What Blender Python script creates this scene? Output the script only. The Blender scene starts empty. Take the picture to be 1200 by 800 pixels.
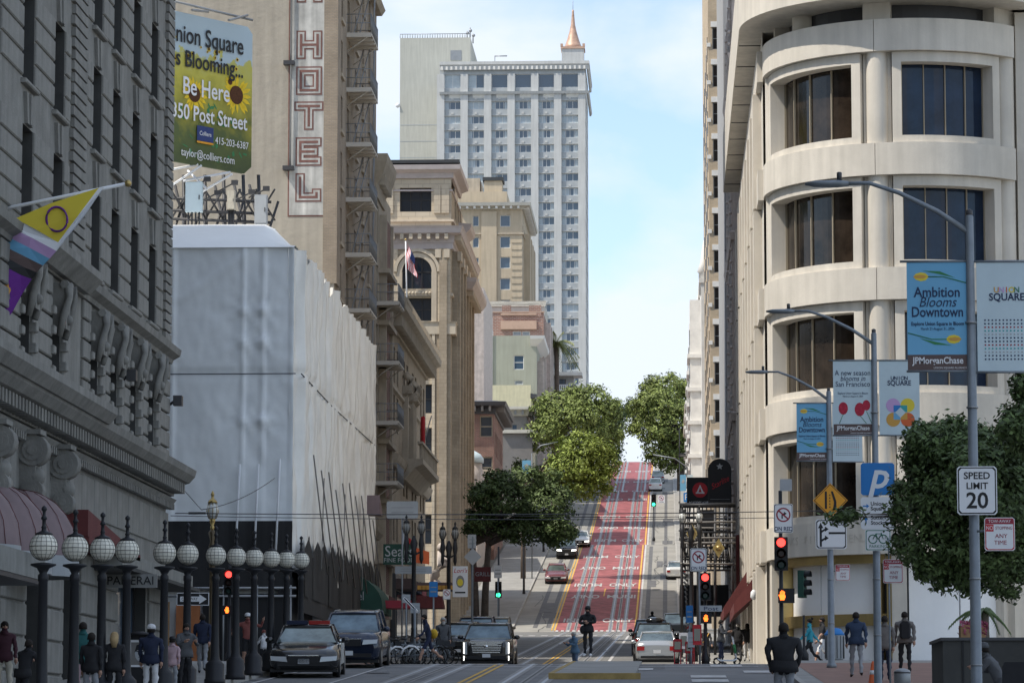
import bpy, bmesh, math, random
from mathutils import Vector, Matrix, noise
R = math.radians
rnd = random.Random(7)
sc = bpy.context.scene
COL = sc.collection
# ---------------------------------------------------------------- camera
YAW, PITCH, EYE = 2.63, 6.70, 1.6
cam = bpy.data.cameras.new("camera"); cam.lens = 120; cam.sensor_width = 36
cam.clip_start = .5; cam.clip_end = 5000
cob = bpy.data.objects.new("camera", cam); COL.objects.link(cob)
cob.location = (0, 0, EYE); cob.rotation_euler = (R(90 + PITCH), 0, R(YAW))
sc.camera = cob
# ---------------------------------------------------------------- sky, sun, exposure
SUN = Vector((-.506, -.236, .83)).normalized()
w = bpy.data.worlds.new("World"); sc.world = w; w.use_nodes = True
nt = w.node_tree; nt.nodes.clear()
def N(t, ty, **k):
    n = t.nodes.new(ty)
    for a, b in k.items(): setattr(n, a, b)
    return n
out = N(nt, 'ShaderNodeOutputWorld'); bg = N(nt, 'ShaderNodeBackground'); bg.inputs[1].default_value = .142
sky = N(nt, 'ShaderNodeTexSky', sky_type='NISHITA'); sky.sun_disc = False
sky.sun_elevation = math.asin(SUN.z); sky.sun_rotation = math.atan2(SUN.x, SUN.y)
sky.altitude = 50; sky.air_density = 1.0; sky.dust_density = .35; sky.ozone_density = 2.4
tc = N(nt, 'ShaderNodeTexCoord'); mp = N(nt, 'ShaderNodeMapping'); mp.inputs['Scale'].default_value = (1.0, 1.0, 1.9)
mp.inputs['Location'].default_value = (.35, .1, .48)
no = N(nt, 'ShaderNodeTexNoise'); no.inputs['Scale'].default_value = 7.5; no.inputs['Detail'].default_value = 7; no.inputs['Roughness'].default_value = .52
no.inputs['Distortion'].default_value = .25
cr = N(nt, 'ShaderNodeValToRGB'); cr.color_ramp.elements[0].position = .44; cr.color_ramp.elements[1].position = .60
cr.color_ramp.elements[0].color = (.16, .16, .16, 1); cr.color_ramp.elements[1].color = (.95, .95, .95, 1)
mx = N(nt, 'ShaderNodeMix', data_type='RGBA'); mx.inputs[7].default_value = (4.25, 4.6, 5.05, 1)
nt.links.new(tc.outputs['Generated'], mp.inputs[0]); nt.links.new(mp.outputs[0], no.inputs[0])
nt.links.new(no.outputs[0], cr.inputs[0]); nt.links.new(cr.outputs[0], mx.inputs[0])
nt.links.new(sky.outputs[0], mx.inputs[6]); nt.links.new(mx.outputs[2], bg.inputs[0]); nt.links.new(bg.outputs[0], out.inputs[0])
sl = bpy.data.lights.new("sun", 'SUN'); sl.energy = 3.2; sl.angle = R(.6); sl.color = (1, .93, .82)
so = bpy.data.objects.new("sun", sl); COL.objects.link(so); so.rotation_euler = SUN.to_track_quat('Z', 'Y').to_euler()
sc.view_settings.view_transform = 'Standard'; sc.view_settings.look = 'None'
sc.view_settings.exposure = 0.6; sc.view_settings.gamma = 1
# ---------------------------------------------------------------- helpers
a_, p_ = R(YAW), R(PITCH)
RV = Vector((math.cos(a_), math.sin(a_), 0)); FV = Vector((-math.sin(a_)*math.cos(p_), math.cos(a_)*math.cos(p_), math.sin(p_))); UV = RV.cross(FV)
def ray(px, py): return FV + RV*((px-600)/4000) + UV*((400-py)/4000)
def P(px, py, Y):                      # the place at distance Y down the street seen at a photo pixel
    d = ray(px, py); t = Y/d.y; return Vector((d.x*t, Y, EYE+d.z*t))
def YX(px, X, py=700):                 # distance at which the wall plane X is seen at column px
    d = ray(px, py); return d.y*X/d.x
PROF = [(-200, -1), (-40, -.6), (24, 0), (112, 4.15), (130, 4.38), (150, 4.95), (235, 8.9), (255, 9.8), (340, 21.15), (360, 21.5), (445, 34.1), (465, 34.6), (550, 46.6), (575, 47.1), (680, 43), (1500, 10)]
def G(y):
    for (a, za), (b, zb) in zip(PROF, PROF[1:]):
        if y <= b: return za + (zb-za)*(y-a)/(b-a)
    return PROF[-1][1]
MATS = {}
def mat(name, c, rough=.85, metal=0, var=.18, scale=1.2, bump=0, bscale=30, streak=0, emit=0, island=0, spec=.4, trans=0):
    m = bpy.data.materials.new(name); m.use_nodes = True; t = m.node_tree; b = t.nodes['Principled BSDF']
    b.inputs['Roughness'].default_value = rough; b.inputs['Metallic'].default_value = metal
    b.inputs['Specular IOR Level'].default_value = spec
    MATS[name] = m; col = None
    if len(c) == 3: c = (*c, 1)
    b.inputs['Base Color'].default_value = c
    if var or streak or island:
        co = N(t, 'ShaderNodeTexCoord'); cur = None
        def mul(fac_socket, lo, hi, base):
            mr = N(t, 'ShaderNodeMapRange'); mr.inputs[3].default_value = lo; mr.inputs[4].default_value = hi
            mr.inputs[1].default_value = .3; mr.inputs[2].default_value = .7
            t.links.new(fac_socket, mr.inputs[0])
            mm = N(t, 'ShaderNodeMix', data_type='RGBA', blend_type='MULTIPLY'); mm.inputs[0].default_value = 1
            if base is None: mm.inputs[6].default_value = c
            else: t.links.new(base, mm.inputs[6])
            t.links.new(mr.outputs[0], mm.inputs[7]); return mm.outputs[2]
        if var:
            n1 = N(t, 'ShaderNodeTexNoise'); n1.inputs['Scale'].default_value = scale; n1.inputs['Detail'].default_value = 6; n1.inputs['Roughness'].default_value = .65
            t.links.new(co.outputs['Object'], n1.inputs[0]); cur = mul(n1.outputs[0], 1-var, 1+var, cur)
        if streak:
            mp_ = N(t, 'ShaderNodeMapping'); mp_.inputs['Scale'].default_value = (2.2, 2.2, .16); n2 = N(t, 'ShaderNodeTexNoise'); n2.inputs['Scale'].default_value = 1.3; n2.inputs['Detail'].default_value = 5
            t.links.new(co.outputs['Object'], mp_.inputs[0]); t.links.new(mp_.outputs[0], n2.inputs[0]); cur = mul(n2.outputs[0], 1-streak, 1+streak*.5, cur)
        if island:
            ge = N(t, 'ShaderNodeNewGeometry'); rp = N(t, 'ShaderNodeMapRange'); rp.inputs[1].default_value = 0; rp.inputs[2].default_value = 1
            rp.inputs[3].default_value = 1-island; rp.inputs[4].default_value = 1+island
            t.links.new(ge.outputs['Random Per Island'], rp.inputs[0])
            mm = N(t, 'ShaderNodeMix', data_type='RGBA', blend_type='MULTIPLY'); mm.inputs[0].default_value = 1
            if cur is None: mm.inputs[6].default_value = c
            else: t.links.new(cur, mm.inputs[6])
            t.links.new(rp.outputs[0], mm.inputs[7]); cur = mm.outputs[2]
        t.links.new(cur, b.inputs['Base Color'])
        if bump:
            nb = N(t, 'ShaderNodeTexNoise'); nb.inputs['Scale'].default_value = bscale; nb.inputs['Detail'].default_value = 4
            bp = N(t, 'ShaderNodeBump'); bp.inputs['Strength'].default_value = bump; bp.inputs['Distance'].default_value = .05
            t.links.new(co.outputs['Object'], nb.inputs[0]); t.links.new(nb.outputs[0], bp.inputs['Height']); t.links.new(bp.outputs[0], b.inputs['Normal'])
    if emit: b.inputs['Emission Color'].default_value = c; b.inputs['Emission Strength'].default_value = emit
    if trans: b.inputs['Transmission Weight'].default_value = trans
    return m
def brickmat(name, c1, c2, mortar, scale=1, bw=.22, bh=.075, ms=.012, var=.15, off=.5, streak=0):
    m = mat(name, c1, .9, var=0); t = m.node_tree; b = t.nodes['Principled BSDF']
    co = N(t, 'ShaderNodeTexCoord'); sx = N(t, 'ShaderNodeSeparateXYZ'); ad = N(t, 'ShaderNodeMath'); cb = N(t, 'ShaderNodeCombineXYZ')
    t.links.new(co.outputs['Object'], sx.inputs[0]); t.links.new(sx.outputs[0], ad.inputs[0]); t.links.new(sx.outputs[1], ad.inputs[1])
    t.links.new(ad.outputs[0], cb.inputs[0]); t.links.new(sx.outputs[2], cb.inputs[1])
    br = N(t, 'ShaderNodeTexBrick'); br.inputs['Color1'].default_value = (*c1, 1); br.inputs['Color2'].default_value = (*c2, 1); br.inputs['Mortar'].default_value = (*mortar, 1)
    br.inputs['Scale'].default_value = scale; br.inputs['Brick Width'].default_value = bw; br.inputs['Row Height'].default_value = bh; br.inputs['Mortar Size'].default_value = ms
    br.offset = off
    t.links.new(cb.outputs[0], br.inputs[0])
    n1 = N(t, 'ShaderNodeTexNoise'); n1.inputs['Scale'].default_value = .6; n1.inputs['Detail'].default_value = 7
    mp_ = N(t, 'ShaderNodeMapping'); mp_.inputs['Scale'].default_value = (1, 1, .4 if streak else 1)
    t.links.new(co.outputs['Object'], mp_.inputs[0]); t.links.new(mp_.outputs[0], n1.inputs[0])
    mr = N(t, 'ShaderNodeMapRange'); mr.inputs[1].default_value = .3; mr.inputs[2].default_value = .7; mr.inputs[3].default_value = 1-var; mr.inputs[4].default_value = 1+var
    t.links.new(n1.outputs[0], mr.inputs[0])
    mm = N(t, 'ShaderNodeMix', data_type='RGBA', blend_type='MULTIPLY'); mm.inputs[0].default_value = 1
    t.links.new(br.outputs[0], mm.inputs[6]); t.links.new(mr.outputs[0], mm.inputs[7]); t.links.new(mm.outputs[2], b.inputs['Base Color'])
    bp = N(t, 'ShaderNodeBump'); bp.inputs['Strength'].default_value = .4; bp.inputs['Distance'].default_value = .02
    t.links.new(br.outputs[1], bp.inputs['Height']); bp.invert = True; t.links.new(bp.outputs[0], b.inputs['Normal'])
    return m
class MB:
    def __init__(s): s.v = []; s.f = []; s.m = []; s.mats = []; s.sm = []
    def mi(s, m):
        if m is None: m = s.mats[0] if s.mats else 'stone'
        if m not in s.mats: s.mats.append(m)
        return s.mats.index(m)
    def face(s, pts, m=None, smooth=False):
        k = len(s.v); s.v += [tuple(p) for p in pts]; s.f.append(tuple(range(k, k+len(pts)))); s.m.append(s.mi(m)); s.sm.append(smooth)
    def box(s, x0, x1, y0, y1, z0, z1, m=None):
        k = len(s.v); i = s.mi(m)
        s.v += [(x, y, z) for z in (z0, z1) for y in (y0, y1) for x in (x0, x1)]
        for f in ((0, 2, 3, 1), (4, 5, 7, 6), (0, 1, 5, 4), (2, 6, 7, 3), (0, 4, 6, 2), (1, 3, 7, 5)):
            s.f.append(tuple(k+j for j in f)); s.m.append(i); s.sm.append(False)
        return s
    def obox(s, T, u0, u1, v0, v1, n0, n1, m=None):   # box in a facade frame
        k = len(s.v); i = s.mi(m)
        s.v += [tuple(T(u, v, n)) for n in (n0, n1) for v in (v0, v1) for u in (u0, u1)]
        for f in ((0, 2, 3, 1), (4, 5, 7, 6), (0, 1, 5, 4), (2, 6, 7, 3), (0, 4, 6, 2), (1, 3, 7, 5)):
            s.f.append(tuple(k+j for j in f)); s.m.append(i); s.sm.append(False)
    def rings(s, rs, m=None, cap=True, smooth=True, closed=True):
        k = len(s.v); i = s.mi(m); n = len(rs[0])
        for r in rs: s.v += [tuple(p) for p in r]
        for a in range(len(rs)-1):
            for j in range(n if closed else n-1):
                j2 = (j+1) % n
                s.f.append((k+a*n+j, k+a*n+j2, k+(a+1)*n+j2, k+(a+1)*n+j)); s.m.append(i); s.sm.append(smooth)
        if cap and closed:
            s.f.append(tuple(k+j for j in range(n))[::-1]); s.m.append(i); s.sm.append(False)
            s.f.append(tuple(k+(len(rs)-1)*n+j for j in range(n))); s.m.append(i); s.sm.append(False)
    def tube(s, pts, r, m=None, n=6, cap=True):
        pts = [Vector(p) for p in pts]; rs = []
        rr = r if isinstance(r, (list, tuple)) else [r]*len(pts)
        for k, p in enumerate(pts):
            d = (pts[min(k+1, len(pts)-1)] - pts[max(k-1, 0)]).normalized()
            u = d.cross(Vector((0, 0, 1)) if abs(d.z) < .95 else Vector((1, 0, 0))).normalized(); v = d.cross(u)
            rs.append([p+u*(rr[k]*math.cos(2*math.pi*j/n))+v*(rr[k]*math.sin(2*math.pi*j/n)) for j in range(n)])
        s.rings(rs, m, cap)
    def lathe(s, c, prof, m=None, n=12, cap=True):
        cx, cy, cz = c
        s.rings([[(cx+r*math.cos(2*math.pi*j/n), cy+r*math.sin(2*math.pi*j/n), cz+z) for j in range(n)] for r, z in prof], m, cap)
    def ball(s, c, r, m=None, n=8, k=6, sq=(1, 1, 1)):
        s.rings([[(c[0]+sq[0]*r*math.sin(math.pi*(i+.02)/(k+.04))*math.cos(2*math.pi*j/n), c[1]+sq[1]*r*math.sin(math.pi*(i+.02)/(k+.04))*math.sin(2*math.pi*j/n), c[2]-sq[2]*r*math.cos(math.pi*(i+.02)/(k+.04))) for j in range(n)] for i in range(k+1)], m)
    def prism(s, poly, T, n0, n1, m=None):            # 2-D polygon (u,v) extruded in a frame
        a = [T(u, v, n0) for u, v in poly]; b = [T(u, v, n1) for u, v in poly]
        s.face(a[::-1], m); s.face(b, m)
        for i in range(len(poly)):
            j = (i+1) % len(poly); s.face([a[i], a[j], b[j], b[i]], m)
    def mesh(s, name):
        me = bpy.data.meshes.new(name); me.from_pydata(s.v, [], s.f)
        for m in s.mats: me.materials.append(MATS[m])
        me.polygons.foreach_set('material_index', s.m); me.polygons.foreach_set('use_smooth', s.sm); me.update(); return me
def link(name, me, parent=None, loc=(0, 0, 0), rot=0):
    o = bpy.data.objects.new(name, me); COL.objects.link(o); o.location = loc
    if isinstance(rot, (int, float)): o.rotation_euler = (0, 0, rot)
    else: o.rotation_euler = rot
    if parent is not None: o.parent = parent
    return o
def obj(name, mb, parent=None, loc=(0, 0, 0), rot=0, label=None, kind=None):
    o = link(name, mb.mesh(name), parent, loc, rot)
    if label: o['label'] = label
    if kind: o['kind'] = kind
    return o
def tag(o, label, cat, group=None):
    o['label'] = label; o['category'] = cat
    if group: o['group'] = group
    return o
def thing(name, label, cat, loc=(0, 0, 0), rot=0, group=None): return tag(link(name, None, None, loc, rot), label, cat, group)
def copy_tree(o, parent=None):
    c = o.copy(); COL.objects.link(c)
    if parent is not None: c.parent = parent
    for ch in o.children: copy_tree(ch, c)
    return c
def fr(o, ud, nd):
    o = Vector(o); ud = Vector(ud); nd = Vector(nd)
    return lambda u, v, n=0: (o.x+ud.x*u+nd.x*n, o.y+ud.y*u+nd.y*n, o.z+v)
def TS(x, y, z): return fr((x, y, z), (1, 0, 0), (0, -1, 0))      # faces the camera (south)
def TE(x, y, z): return fr((x, y, z), (0, 1, 0), (1, 0, 0))       # faces east, u runs away
def TW(x, y, z): return fr((x, y, z), (0, -1, 0), (-1, 0, 0))     # faces west, u runs towards
def sheet(mb, T, W, H, ops, depth, m, mr=None):
    us = sorted({0, W, *[o[0] for o in ops], *[o[0]+o[2] for o in ops]}); vs = sorted({0, H, *[o[1] for o in ops], *[o[1]+o[3] for o in ops]})
    for a, b in zip(us, us[1:]):
        run = None
        for c, d in zip(vs, vs[1:]):
            uc, vc = (a+b)/2, (c+d)/2
            if any(o[0] < uc < o[0]+o[2] and o[1] < vc < o[1]+o[3] for o in ops): continue
            mb.face([T(a, c), T(b, c), T(b, d), T(a, d)], m)
    for u, v, w_, h in ops:
        q = mr or m
        for A, B in (((u, v), (u+w_, v)), ((u+w_, v), (u+w_, v+h)), ((u+w_, v+h), (u, v+h)), ((u, v+h), (u, v))):
            mb.face([T(*A, 0), T(*B, 0), T(*B, -depth), T(*A, -depth)], q)
WC = {}
def winmesh(w_, h, style, fm, gm):
    k = (round(w_, 2), round(h, 2), style, fm, gm)
    if k in WC: return WC[k]
    T = TS(0, 0, 0); f = MB(); g = MB(); c = None; t = min(.09, w_*.09)
    f.obox(T, 0, t, 0, h, 0, .06, fm); f.obox(T, w_-t, w_, 0, h, 0, .06, fm); f.obox(T, t, w_-t, 0, t, 0, .06, fm); f.obox(T, t, w_-t, h-t, h, 0, .06, fm)
    g.obox(T, t*.5, w_-t*.5, t*.5, h-t*.5, -.03, .01, gm)
    st = style.split(':'); nx, nz = [int(q) for q in st[0].split('x')]
    for i in range(1, nx): f.obox(T, w_*i/nx-t*.4, w_*i/nx+t*.4, t, h-t, 0, .055, fm)
    for i in range(1, nz): f.obox(T, t, w_-t, h*i/nz-t*.4, h*i/nz+t*.4, 0, .05, fm)
    if len(st) > 1:
        c = MB()
        for q in st[1].split(','):
            x0, x1 = [float(z) for z in q.split('-')]; x0 = t+(w_-2*t)*x0; x1 = t+(w_-2*t)*x1; n = max(2, int((x1-x0)/.14)); zb = t if len(st) < 3 else h*float(st[2])
            for i in range(n):
                a = x0+(x1-x0)*i/n; b = x0+(x1-x0)*(i+1)/n; mid = (a+b)/2
                c.face([T(a, zb, .015), T(mid, zb, .04), T(mid, h-t, .04), T(a, h-t, .015)], 'curtain'); c.face([T(mid, zb, .04), T(b, zb, .015), T(b, h-t, .015), T(mid, h-t, .04)], 'curtain')
        c = c.mesh('curtain')
    WC[k] = (f.mesh('window'), g.mesh('pane'), c); return WC[k]
def window(par, T, u, v, w_, h, depth, style='1x2', fm='frame_dark', gm='glass', n=0):
    f, g, c = winmesh(w_, h, style, fm, gm); p = T(u, v, -depth); q = T(u+1, v, -depth)
    rot = math.atan2(q[1]-p[1], q[0]-p[0])
    o = link('window', f, par, p, rot); link('pane', g, o)
    if c: link('curtain', c, o)
    return o
def off(path, d):                       # mitred offset, outward = right of travel
    res = []
    for i, p in enumerate(path):
        ns = []
        for a, b in ((i-1, i), (i, i+1)):
            if 0 <= a and b < len(path):
                e = (Vector(path[b])-Vector(path[a])).normalized(); ns.append(Vector((e.y, -e.x)))
        if len(ns) == 1: n = ns[0]
        else: n = (ns[0]+ns[1]); n = n/max(.2, n.dot(ns[0]))
        res.append(Vector(p)+n*d)
    return res
def mould(mb, path, prof, m, z=0):      # sweep (n,z) profile along the wall path
    lines = [[(*q, z+pz) for q in off(path, pn)] for pn, pz in prof]
    for a, b in zip(lines, lines[1:]+lines[:1]):
        for i in range(len(path)-1): mb.face([a[i], a[i+1], b[i+1], b[i]], m)
    mb.face([l[0] for l in lines], m); mb.face([l[-1] for l in lines][::-1], m)
def dentils(mb, path, z0, z1, n0, n1, wd, sp, m):
    for a, b in zip(path, path[1:]):
        a = Vector(a); b = Vector(b); e = (b-a).normalized(); L = (b-a).length; nn = Vector((e.y, -e.x)); k = int(L/sp)
        T = fr((a.x, a.y, 0), (e.x, e.y, 0), (nn.x, nn.y, 0))
        for i in range(k):
            u = (i+.5)*L/k; mb.obox(T, u-wd/2, u+wd/2, z0, z1, n0, n1, m)
FC = {}
def text(par, s, T, u, v, size, m, n=.01, align='CENTER', sx=1, shear=0, flip=False, name='lettering', ext=.004, bold=0):
    k = (s, size, align, sx, shear, bold, m)
    if k not in FC:
        c = bpy.data.curves.new('t', 'FONT'); c.body = s; c.size = size; c.align_x = align; c.align_y = 'CENTER'; c.shear = shear; c.extrude = ext; c.offset = min(bold, size*.018); c.resolution_u = 3
        o = bpy.data.objects.new('t', c); COL.objects.link(o); bpy.context.view_layer.update()
        me = bpy.data.meshes.new_from_object(o.evaluated_get(bpy.context.evaluated_depsgraph_get())); bpy.data.objects.remove(o); me.name = 'lettering'
        me.transform(Matrix.Diagonal((sx, 1, 1, 1))); me.transform(Matrix.Rotation(R(90), 4, 'X')); me.materials.clear(); me.materials.append(MATS[m]); FC[k] = me
    p = T(u, v, n); q = T(u+1, v, n); rot = math.atan2(q[1]-p[1], q[0]-p[0])
    return link(name, FC[k], par, p, rot)
# ---------------------------------------------------------------- materials
mat('asphalt', (.15, .15, .152), .75, var=.25, scale=.35, bump=.3, bscale=25, spec=.5); mat('asphalt_old', (.165, .162, .155), .8, var=.22, scale=.5, bump=.3)
mat('concrete_road', (.27, .26, .235), .9, var=.2, scale=.3, bump=.2); mat('sidewalk', (.27, .265, .25), .9, var=.15, scale=.8); mat('kerb', (.33, .32, .3), .9)
mat('brick_paving', (.25, .15, .12), .9); mat('red_lane', (.27, .085, .09), .85, var=.45, scale=.9); mat('road_white', (.46, .45, .44), .8, var=.35, scale=3)
mat('road_yellow', (.6, .36, .07), .8, var=.3, scale=3); mat('rail', (.27, .29, .33), .35, .7, var=.1); mat('rail_bed', (.24, .235, .23), .7, var=.2); mat('slot', (.02, .02, .02), .6)
mat('kerb_yellow', (.33, .235, .09), .85, var=.3, scale=3); mat('tar', (.05, .05, .052), .7, var=.3, scale=2); mat('patch', (.115, .115, .118), .8, var=.25, scale=1.5); mat('earth', (.16, .15, .13), .95)
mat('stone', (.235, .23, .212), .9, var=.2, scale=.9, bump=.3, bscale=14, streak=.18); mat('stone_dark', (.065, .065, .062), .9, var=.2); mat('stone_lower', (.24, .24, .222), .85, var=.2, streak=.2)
mat('glass', (.02, .03, .045), .06, spec=.9, var=0); mat('glass_blue', (.05, .09, .14), .08, spec=.9, var=0); mat('glass_brown', (.026, .019, .014), .1, spec=.38, var=.8, scale=.7)  # brown glass: uneven tone imitates reflections in the panes
mat('glass_sky_tint', (.012, .024, .05), .08, spec=.35, var=.6, scale=.5); mat('curtain', (.42, .48, .52), .9, var=.1); mat('frame_dark', (.03, .03, .032), .5, var=0); mat('frame_white', (.7, .7, .68), .6, var=0); mat('frame_grey', (.25, .25, .24), .6, var=0); mat('frame_tan', (.35, .3, .22), .7, var=0)  # store glass: blue reflection and its variation painted into the pane colour
mat('wrap', (.82, .845, .855), .4, var=.03, scale=.5, bump=.3, bscale=1.6, spec=.5); mat('wrap_east', (.86, .84, .79), .32, var=.1, scale=.5, bump=.2, bscale=3, spec=.6); mat('wrap_top', (.88, .88, .86), .5, var=.03)  # bounced light tinted into the east sheet colour, skylight whiteness into the top
mat('black_mesh', (.03, .03, .031), .9, var=.25, scale=.6, streak=.3); mat('plywood', (.42, .25, .13), .85, var=.2, scale=2, streak=.25); mat('orange_ply', (.45, .17, .07), .85)
mat('steel', (.3, .31, .32), .45, .6, var=.1); mat('steel_dark', (.07, .07, .075), .5, .4, var=.1); mat('galv', (.21, .235, .26), .5, .35, var=.15, scale=4); mat('iron', (.022, .023, .027), .5, .2, var=.1)
mat('iron_grey', (.20, .19, .18), .7, .1, var=.1); mat('bronze', (.10, .075, .045), .4, .6, var=.2); mat('cream_iron', (.55, .51, .45), .7, var=.1)
mat('hotel_paint', (.40, .36, .30), .9, var=.12, scale=.35, bump=.5, bscale=3, streak=.14); brickmat('hotel_brick', (.36, .29, .215), (.30, .24, .175), (.27, .23, .19), ms=.014, var=.2)
mat('sign_white', (.52, .51, .48), .85, var=.2, scale=1.1, streak=.35); mat('sign_red', (.20, .10, .085), .8, var=.25, scale=4)
brickmat('beige_blocks', (.60, .52, .40), (.56, .48, .37), (.46, .39, .30), bw=1.1, bh=.42, ms=.025, var=.14); mat('beige', (.58, .50, .39), .85, var=.12, streak=.12)
brickmat('beige_brick', (.40, .33, .245), (.36, .295, .215), (.33, .27, .2), bw=.5, bh=.28, ms=.02, var=.16); mat('beige_pink', (.55, .49, .47), .85, var=.1)
brickmat('tan_brick', (.40, .325, .24), (.35, .285, .21), (.3, .25, .19), bw=.3, bh=.1, var=.15); mat('tan_trim', (.44, .375, .29), .85, var=.15, streak=.15)
brickmat('red_brick', (.23, .11, .085), (.17, .08, .065), (.28, .24, .2), bw=.3, bh=.1, var=.25); brickmat('far_brick', (.33, .17, .13), (.26, .13, .1), (.36, .3, .26), bw=.5, bh=.2, ms=.03)
mat('tan_stucco', (.49, .41, .30), .9, var=.1, scale=.3, streak=.12); mat('tan_cornice', (.52, .50, .44), .8, var=.1)
mat('tower_white', (.53, .535, .525), .85, var=.08, scale=.3, streak=.1); mat('tower_grey', (.38, .405, .42), .85, var=.1, scale=.6); mat('tower_side', (.47, .47, .42), .9, var=.06, scale=.2, streak=.1); mat('copper', (.52, .34, .25), .5, .2, var=.25, scale=1.5)
mat('green_stucco', (.33, .34, .28), .9, var=.08, scale=.3, streak=.1); mat('yellow_stucco', (.60, .56, .38), .9, var=.1, streak=.12); mat('salmon', (.48, .33, .25), .9, var=.1); mat('slate', (.05, .055, .06), .8, var=.1)
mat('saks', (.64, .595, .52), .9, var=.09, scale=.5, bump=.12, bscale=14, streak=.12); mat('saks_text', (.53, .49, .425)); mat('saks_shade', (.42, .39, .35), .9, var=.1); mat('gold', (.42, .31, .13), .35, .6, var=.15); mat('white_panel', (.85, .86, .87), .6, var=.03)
mat('pink_stone', (.50, .44, .40), .85, var=.2, scale=2, streak=.2); mat('grey_wall', (.36, .36, .36), .85, var=.08, streak=.15); brickmat('cream_brick', (.52, .41, .28), (.46, .36, .25), (.42, .35, .26), bw=.3, bh=.1); mat('white_trim', (.72, .7, .66), .8, var=.12)
mat('awning_red', (.13, .032, .032), .8, var=.12, scale=3, streak=.15); mat('awning_plum', (.21, .155, .16), .75, var=.12, streak=.12); mat('awning_green', (.018, .06, .045), .8, var=.2); mat('valance', (.33, .35, .36), .6, var=.08)
mat('black', (.012, .012, .014), .55, var=0); mat('white', (.75, .76, .78), .6, var=0); mat('sign_grey', (.38, .40, .42), .6, var=.08); mat('sign_back', (.35, .37, .39), .5, .3, var=.1); mat('red', (.5, .02, .03), .5, var=0); mat('blue', (.02, .19, .52), .5, var=0); mat('blue_dark', (.02, .04, .16), .5, var=0)
mat('orange', (.72, .32, .02), .5, var=0); mat('green_sign', (.05, .2, .13), .6, var=0); mat('banner_blue', (.17, .42, .64), .8, var=.05); mat('banner_pale', (.55, .66, .71), .8, var=.05, scale=2); mat('banner_brown', (.12, .085, .08), .8, var=.05)
mat('wall_print', (.3, .3, .3)); mat('petal', (.78, .55, .03), .8, var=.15, scale=3); mat('leafprint', (.05, .22, .09), .8, var=.1); mat('tulip', (.45, .03, .06), .8, var=.3, scale=12); mat('seed', (.09, .035, .015), .9, var=.3, scale=12)
mat('lilac', (.55, .36, .62), .8, var=0); mat('yellow', (.75, .60, .06), .7, var=0); mat('ochre', (.62, .34, .08), .8, var=0); mat('vermil', (.66, .14, .05), .8, var=0); mat('teal', (.05, .35, .36), .8, var=.1)
mat('navy_text', (.02, .035, .09), .7, var=0); mat('maroon_text', (.3, .03, .05), .7, var=0)
mat('sig_red', (1, .05, .04), emit=2.4, var=0); mat('sig_orange', (1, .16, .02), emit=2.2, var=0); mat('sig_green', (.05, 1, .45), emit=2.2, var=0); mat('lens_dark', (.03, .012, .008), .3, var=0); mat('lens_green', (.01, .035, .03), .3, var=0); mat('headlamp', (1, .97, .9), emit=1.7, var=0)
mat('globe', (.78, .75, .65), .35, var=.12, scale=5); mat('globe_wire', (.16, .155, .14), .6, var=0); mat('lamp_gold', (.45, .33, .13), .35, .7, var=.2); mat('lamp_glass', (.7, .72, .7), .15, var=.1)
mat('leaf_dark', (.09, .13, .042), .6, var=.35, scale=.5, island=.5, spec=.3); mat('leaf_mid', (.17, .21, .055), .6, var=.35, scale=.5, island=.55, spec=.3); mat('leaf_yellow', (.20, .255, .05), .6, var=.3, scale=.6, island=.5, spec=.3); mat('leaf_near', (.085, .125, .042), .55, var=.3, scale=.6, island=.55, spec=.35)
mat('bark', (.13, .10, .08), .95, var=.3, scale=3); mat('palm_leaf', (.22, .24, .09), .6, var=.3, island=.4); mat('flower', (.35, .08, .14), .8, var=.3, island=.6)
mat('car_black', (.01, .011, .013), .12, spec=.8, var=0); mat('car_white', (.6, .61, .6), .2, spec=.7, var=0); mat('car_navy', (.018, .026, .05), .12, .3, spec=.8, var=0); mat('car_maroon', (.16, .05, .055), .22, .2, spec=.7, var=0); mat('car_silver', (.42, .44, .46), .22, .5, spec=.7, var=0); mat('car_grey', (.09, .1, .11), .2, .4, var=0); mat('car_tan', (.3, .25, .19), .25, .4, var=0)
mat('car_glass', (.16, .2, .2), .06, .55, spec=1, var=.5, scale=1.5); mat('tyre', (.012, .012, .012), .8, var=0); mat('rim', (.3, .31, .32), .3, .8, var=0); mat('chrome', (.8, .81, .82), .25, .9, var=0); mat('tail', (.32, .01, .01), .2, var=0); mat('plate', (.6, .62, .65), .5, var=0); mat('lamp_clear', (.48, .5, .51), .12, spec=.9, var=0)
for nme, c in dict(skin=(.42, .25, .18), skin_dark=(.15, .08, .055), hair_dark=(.018, .013, .01), hair_blond=(.38, .27, .14), hair_grey=(.4, .38, .35), navy=(.018, .025, .055), cloth_black=(.02, .02, .023), jeans=(.10, .14, .21), grey_trousers=(.27, .28, .3), cream=(.5, .46, .38), teal_shirt=(.03, .13, .13), teal_top=(.04, .33, .42), denim=(.09, .16, .24), pink=(.5, .35, .38), grey_jacket=(.085, .088, .095), rust=(.22, .07, .06), cloth_white=(.65, .65, .66), mustard=(.58, .36, .03), maroon_cloth=(.06, .02, .03), blue_sweater=(.03, .05, .095), taupe=(.17, .155, .145)).items(): mat(nme, c, .85, var=.15, scale=6)
def flagmat():
    pass
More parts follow.
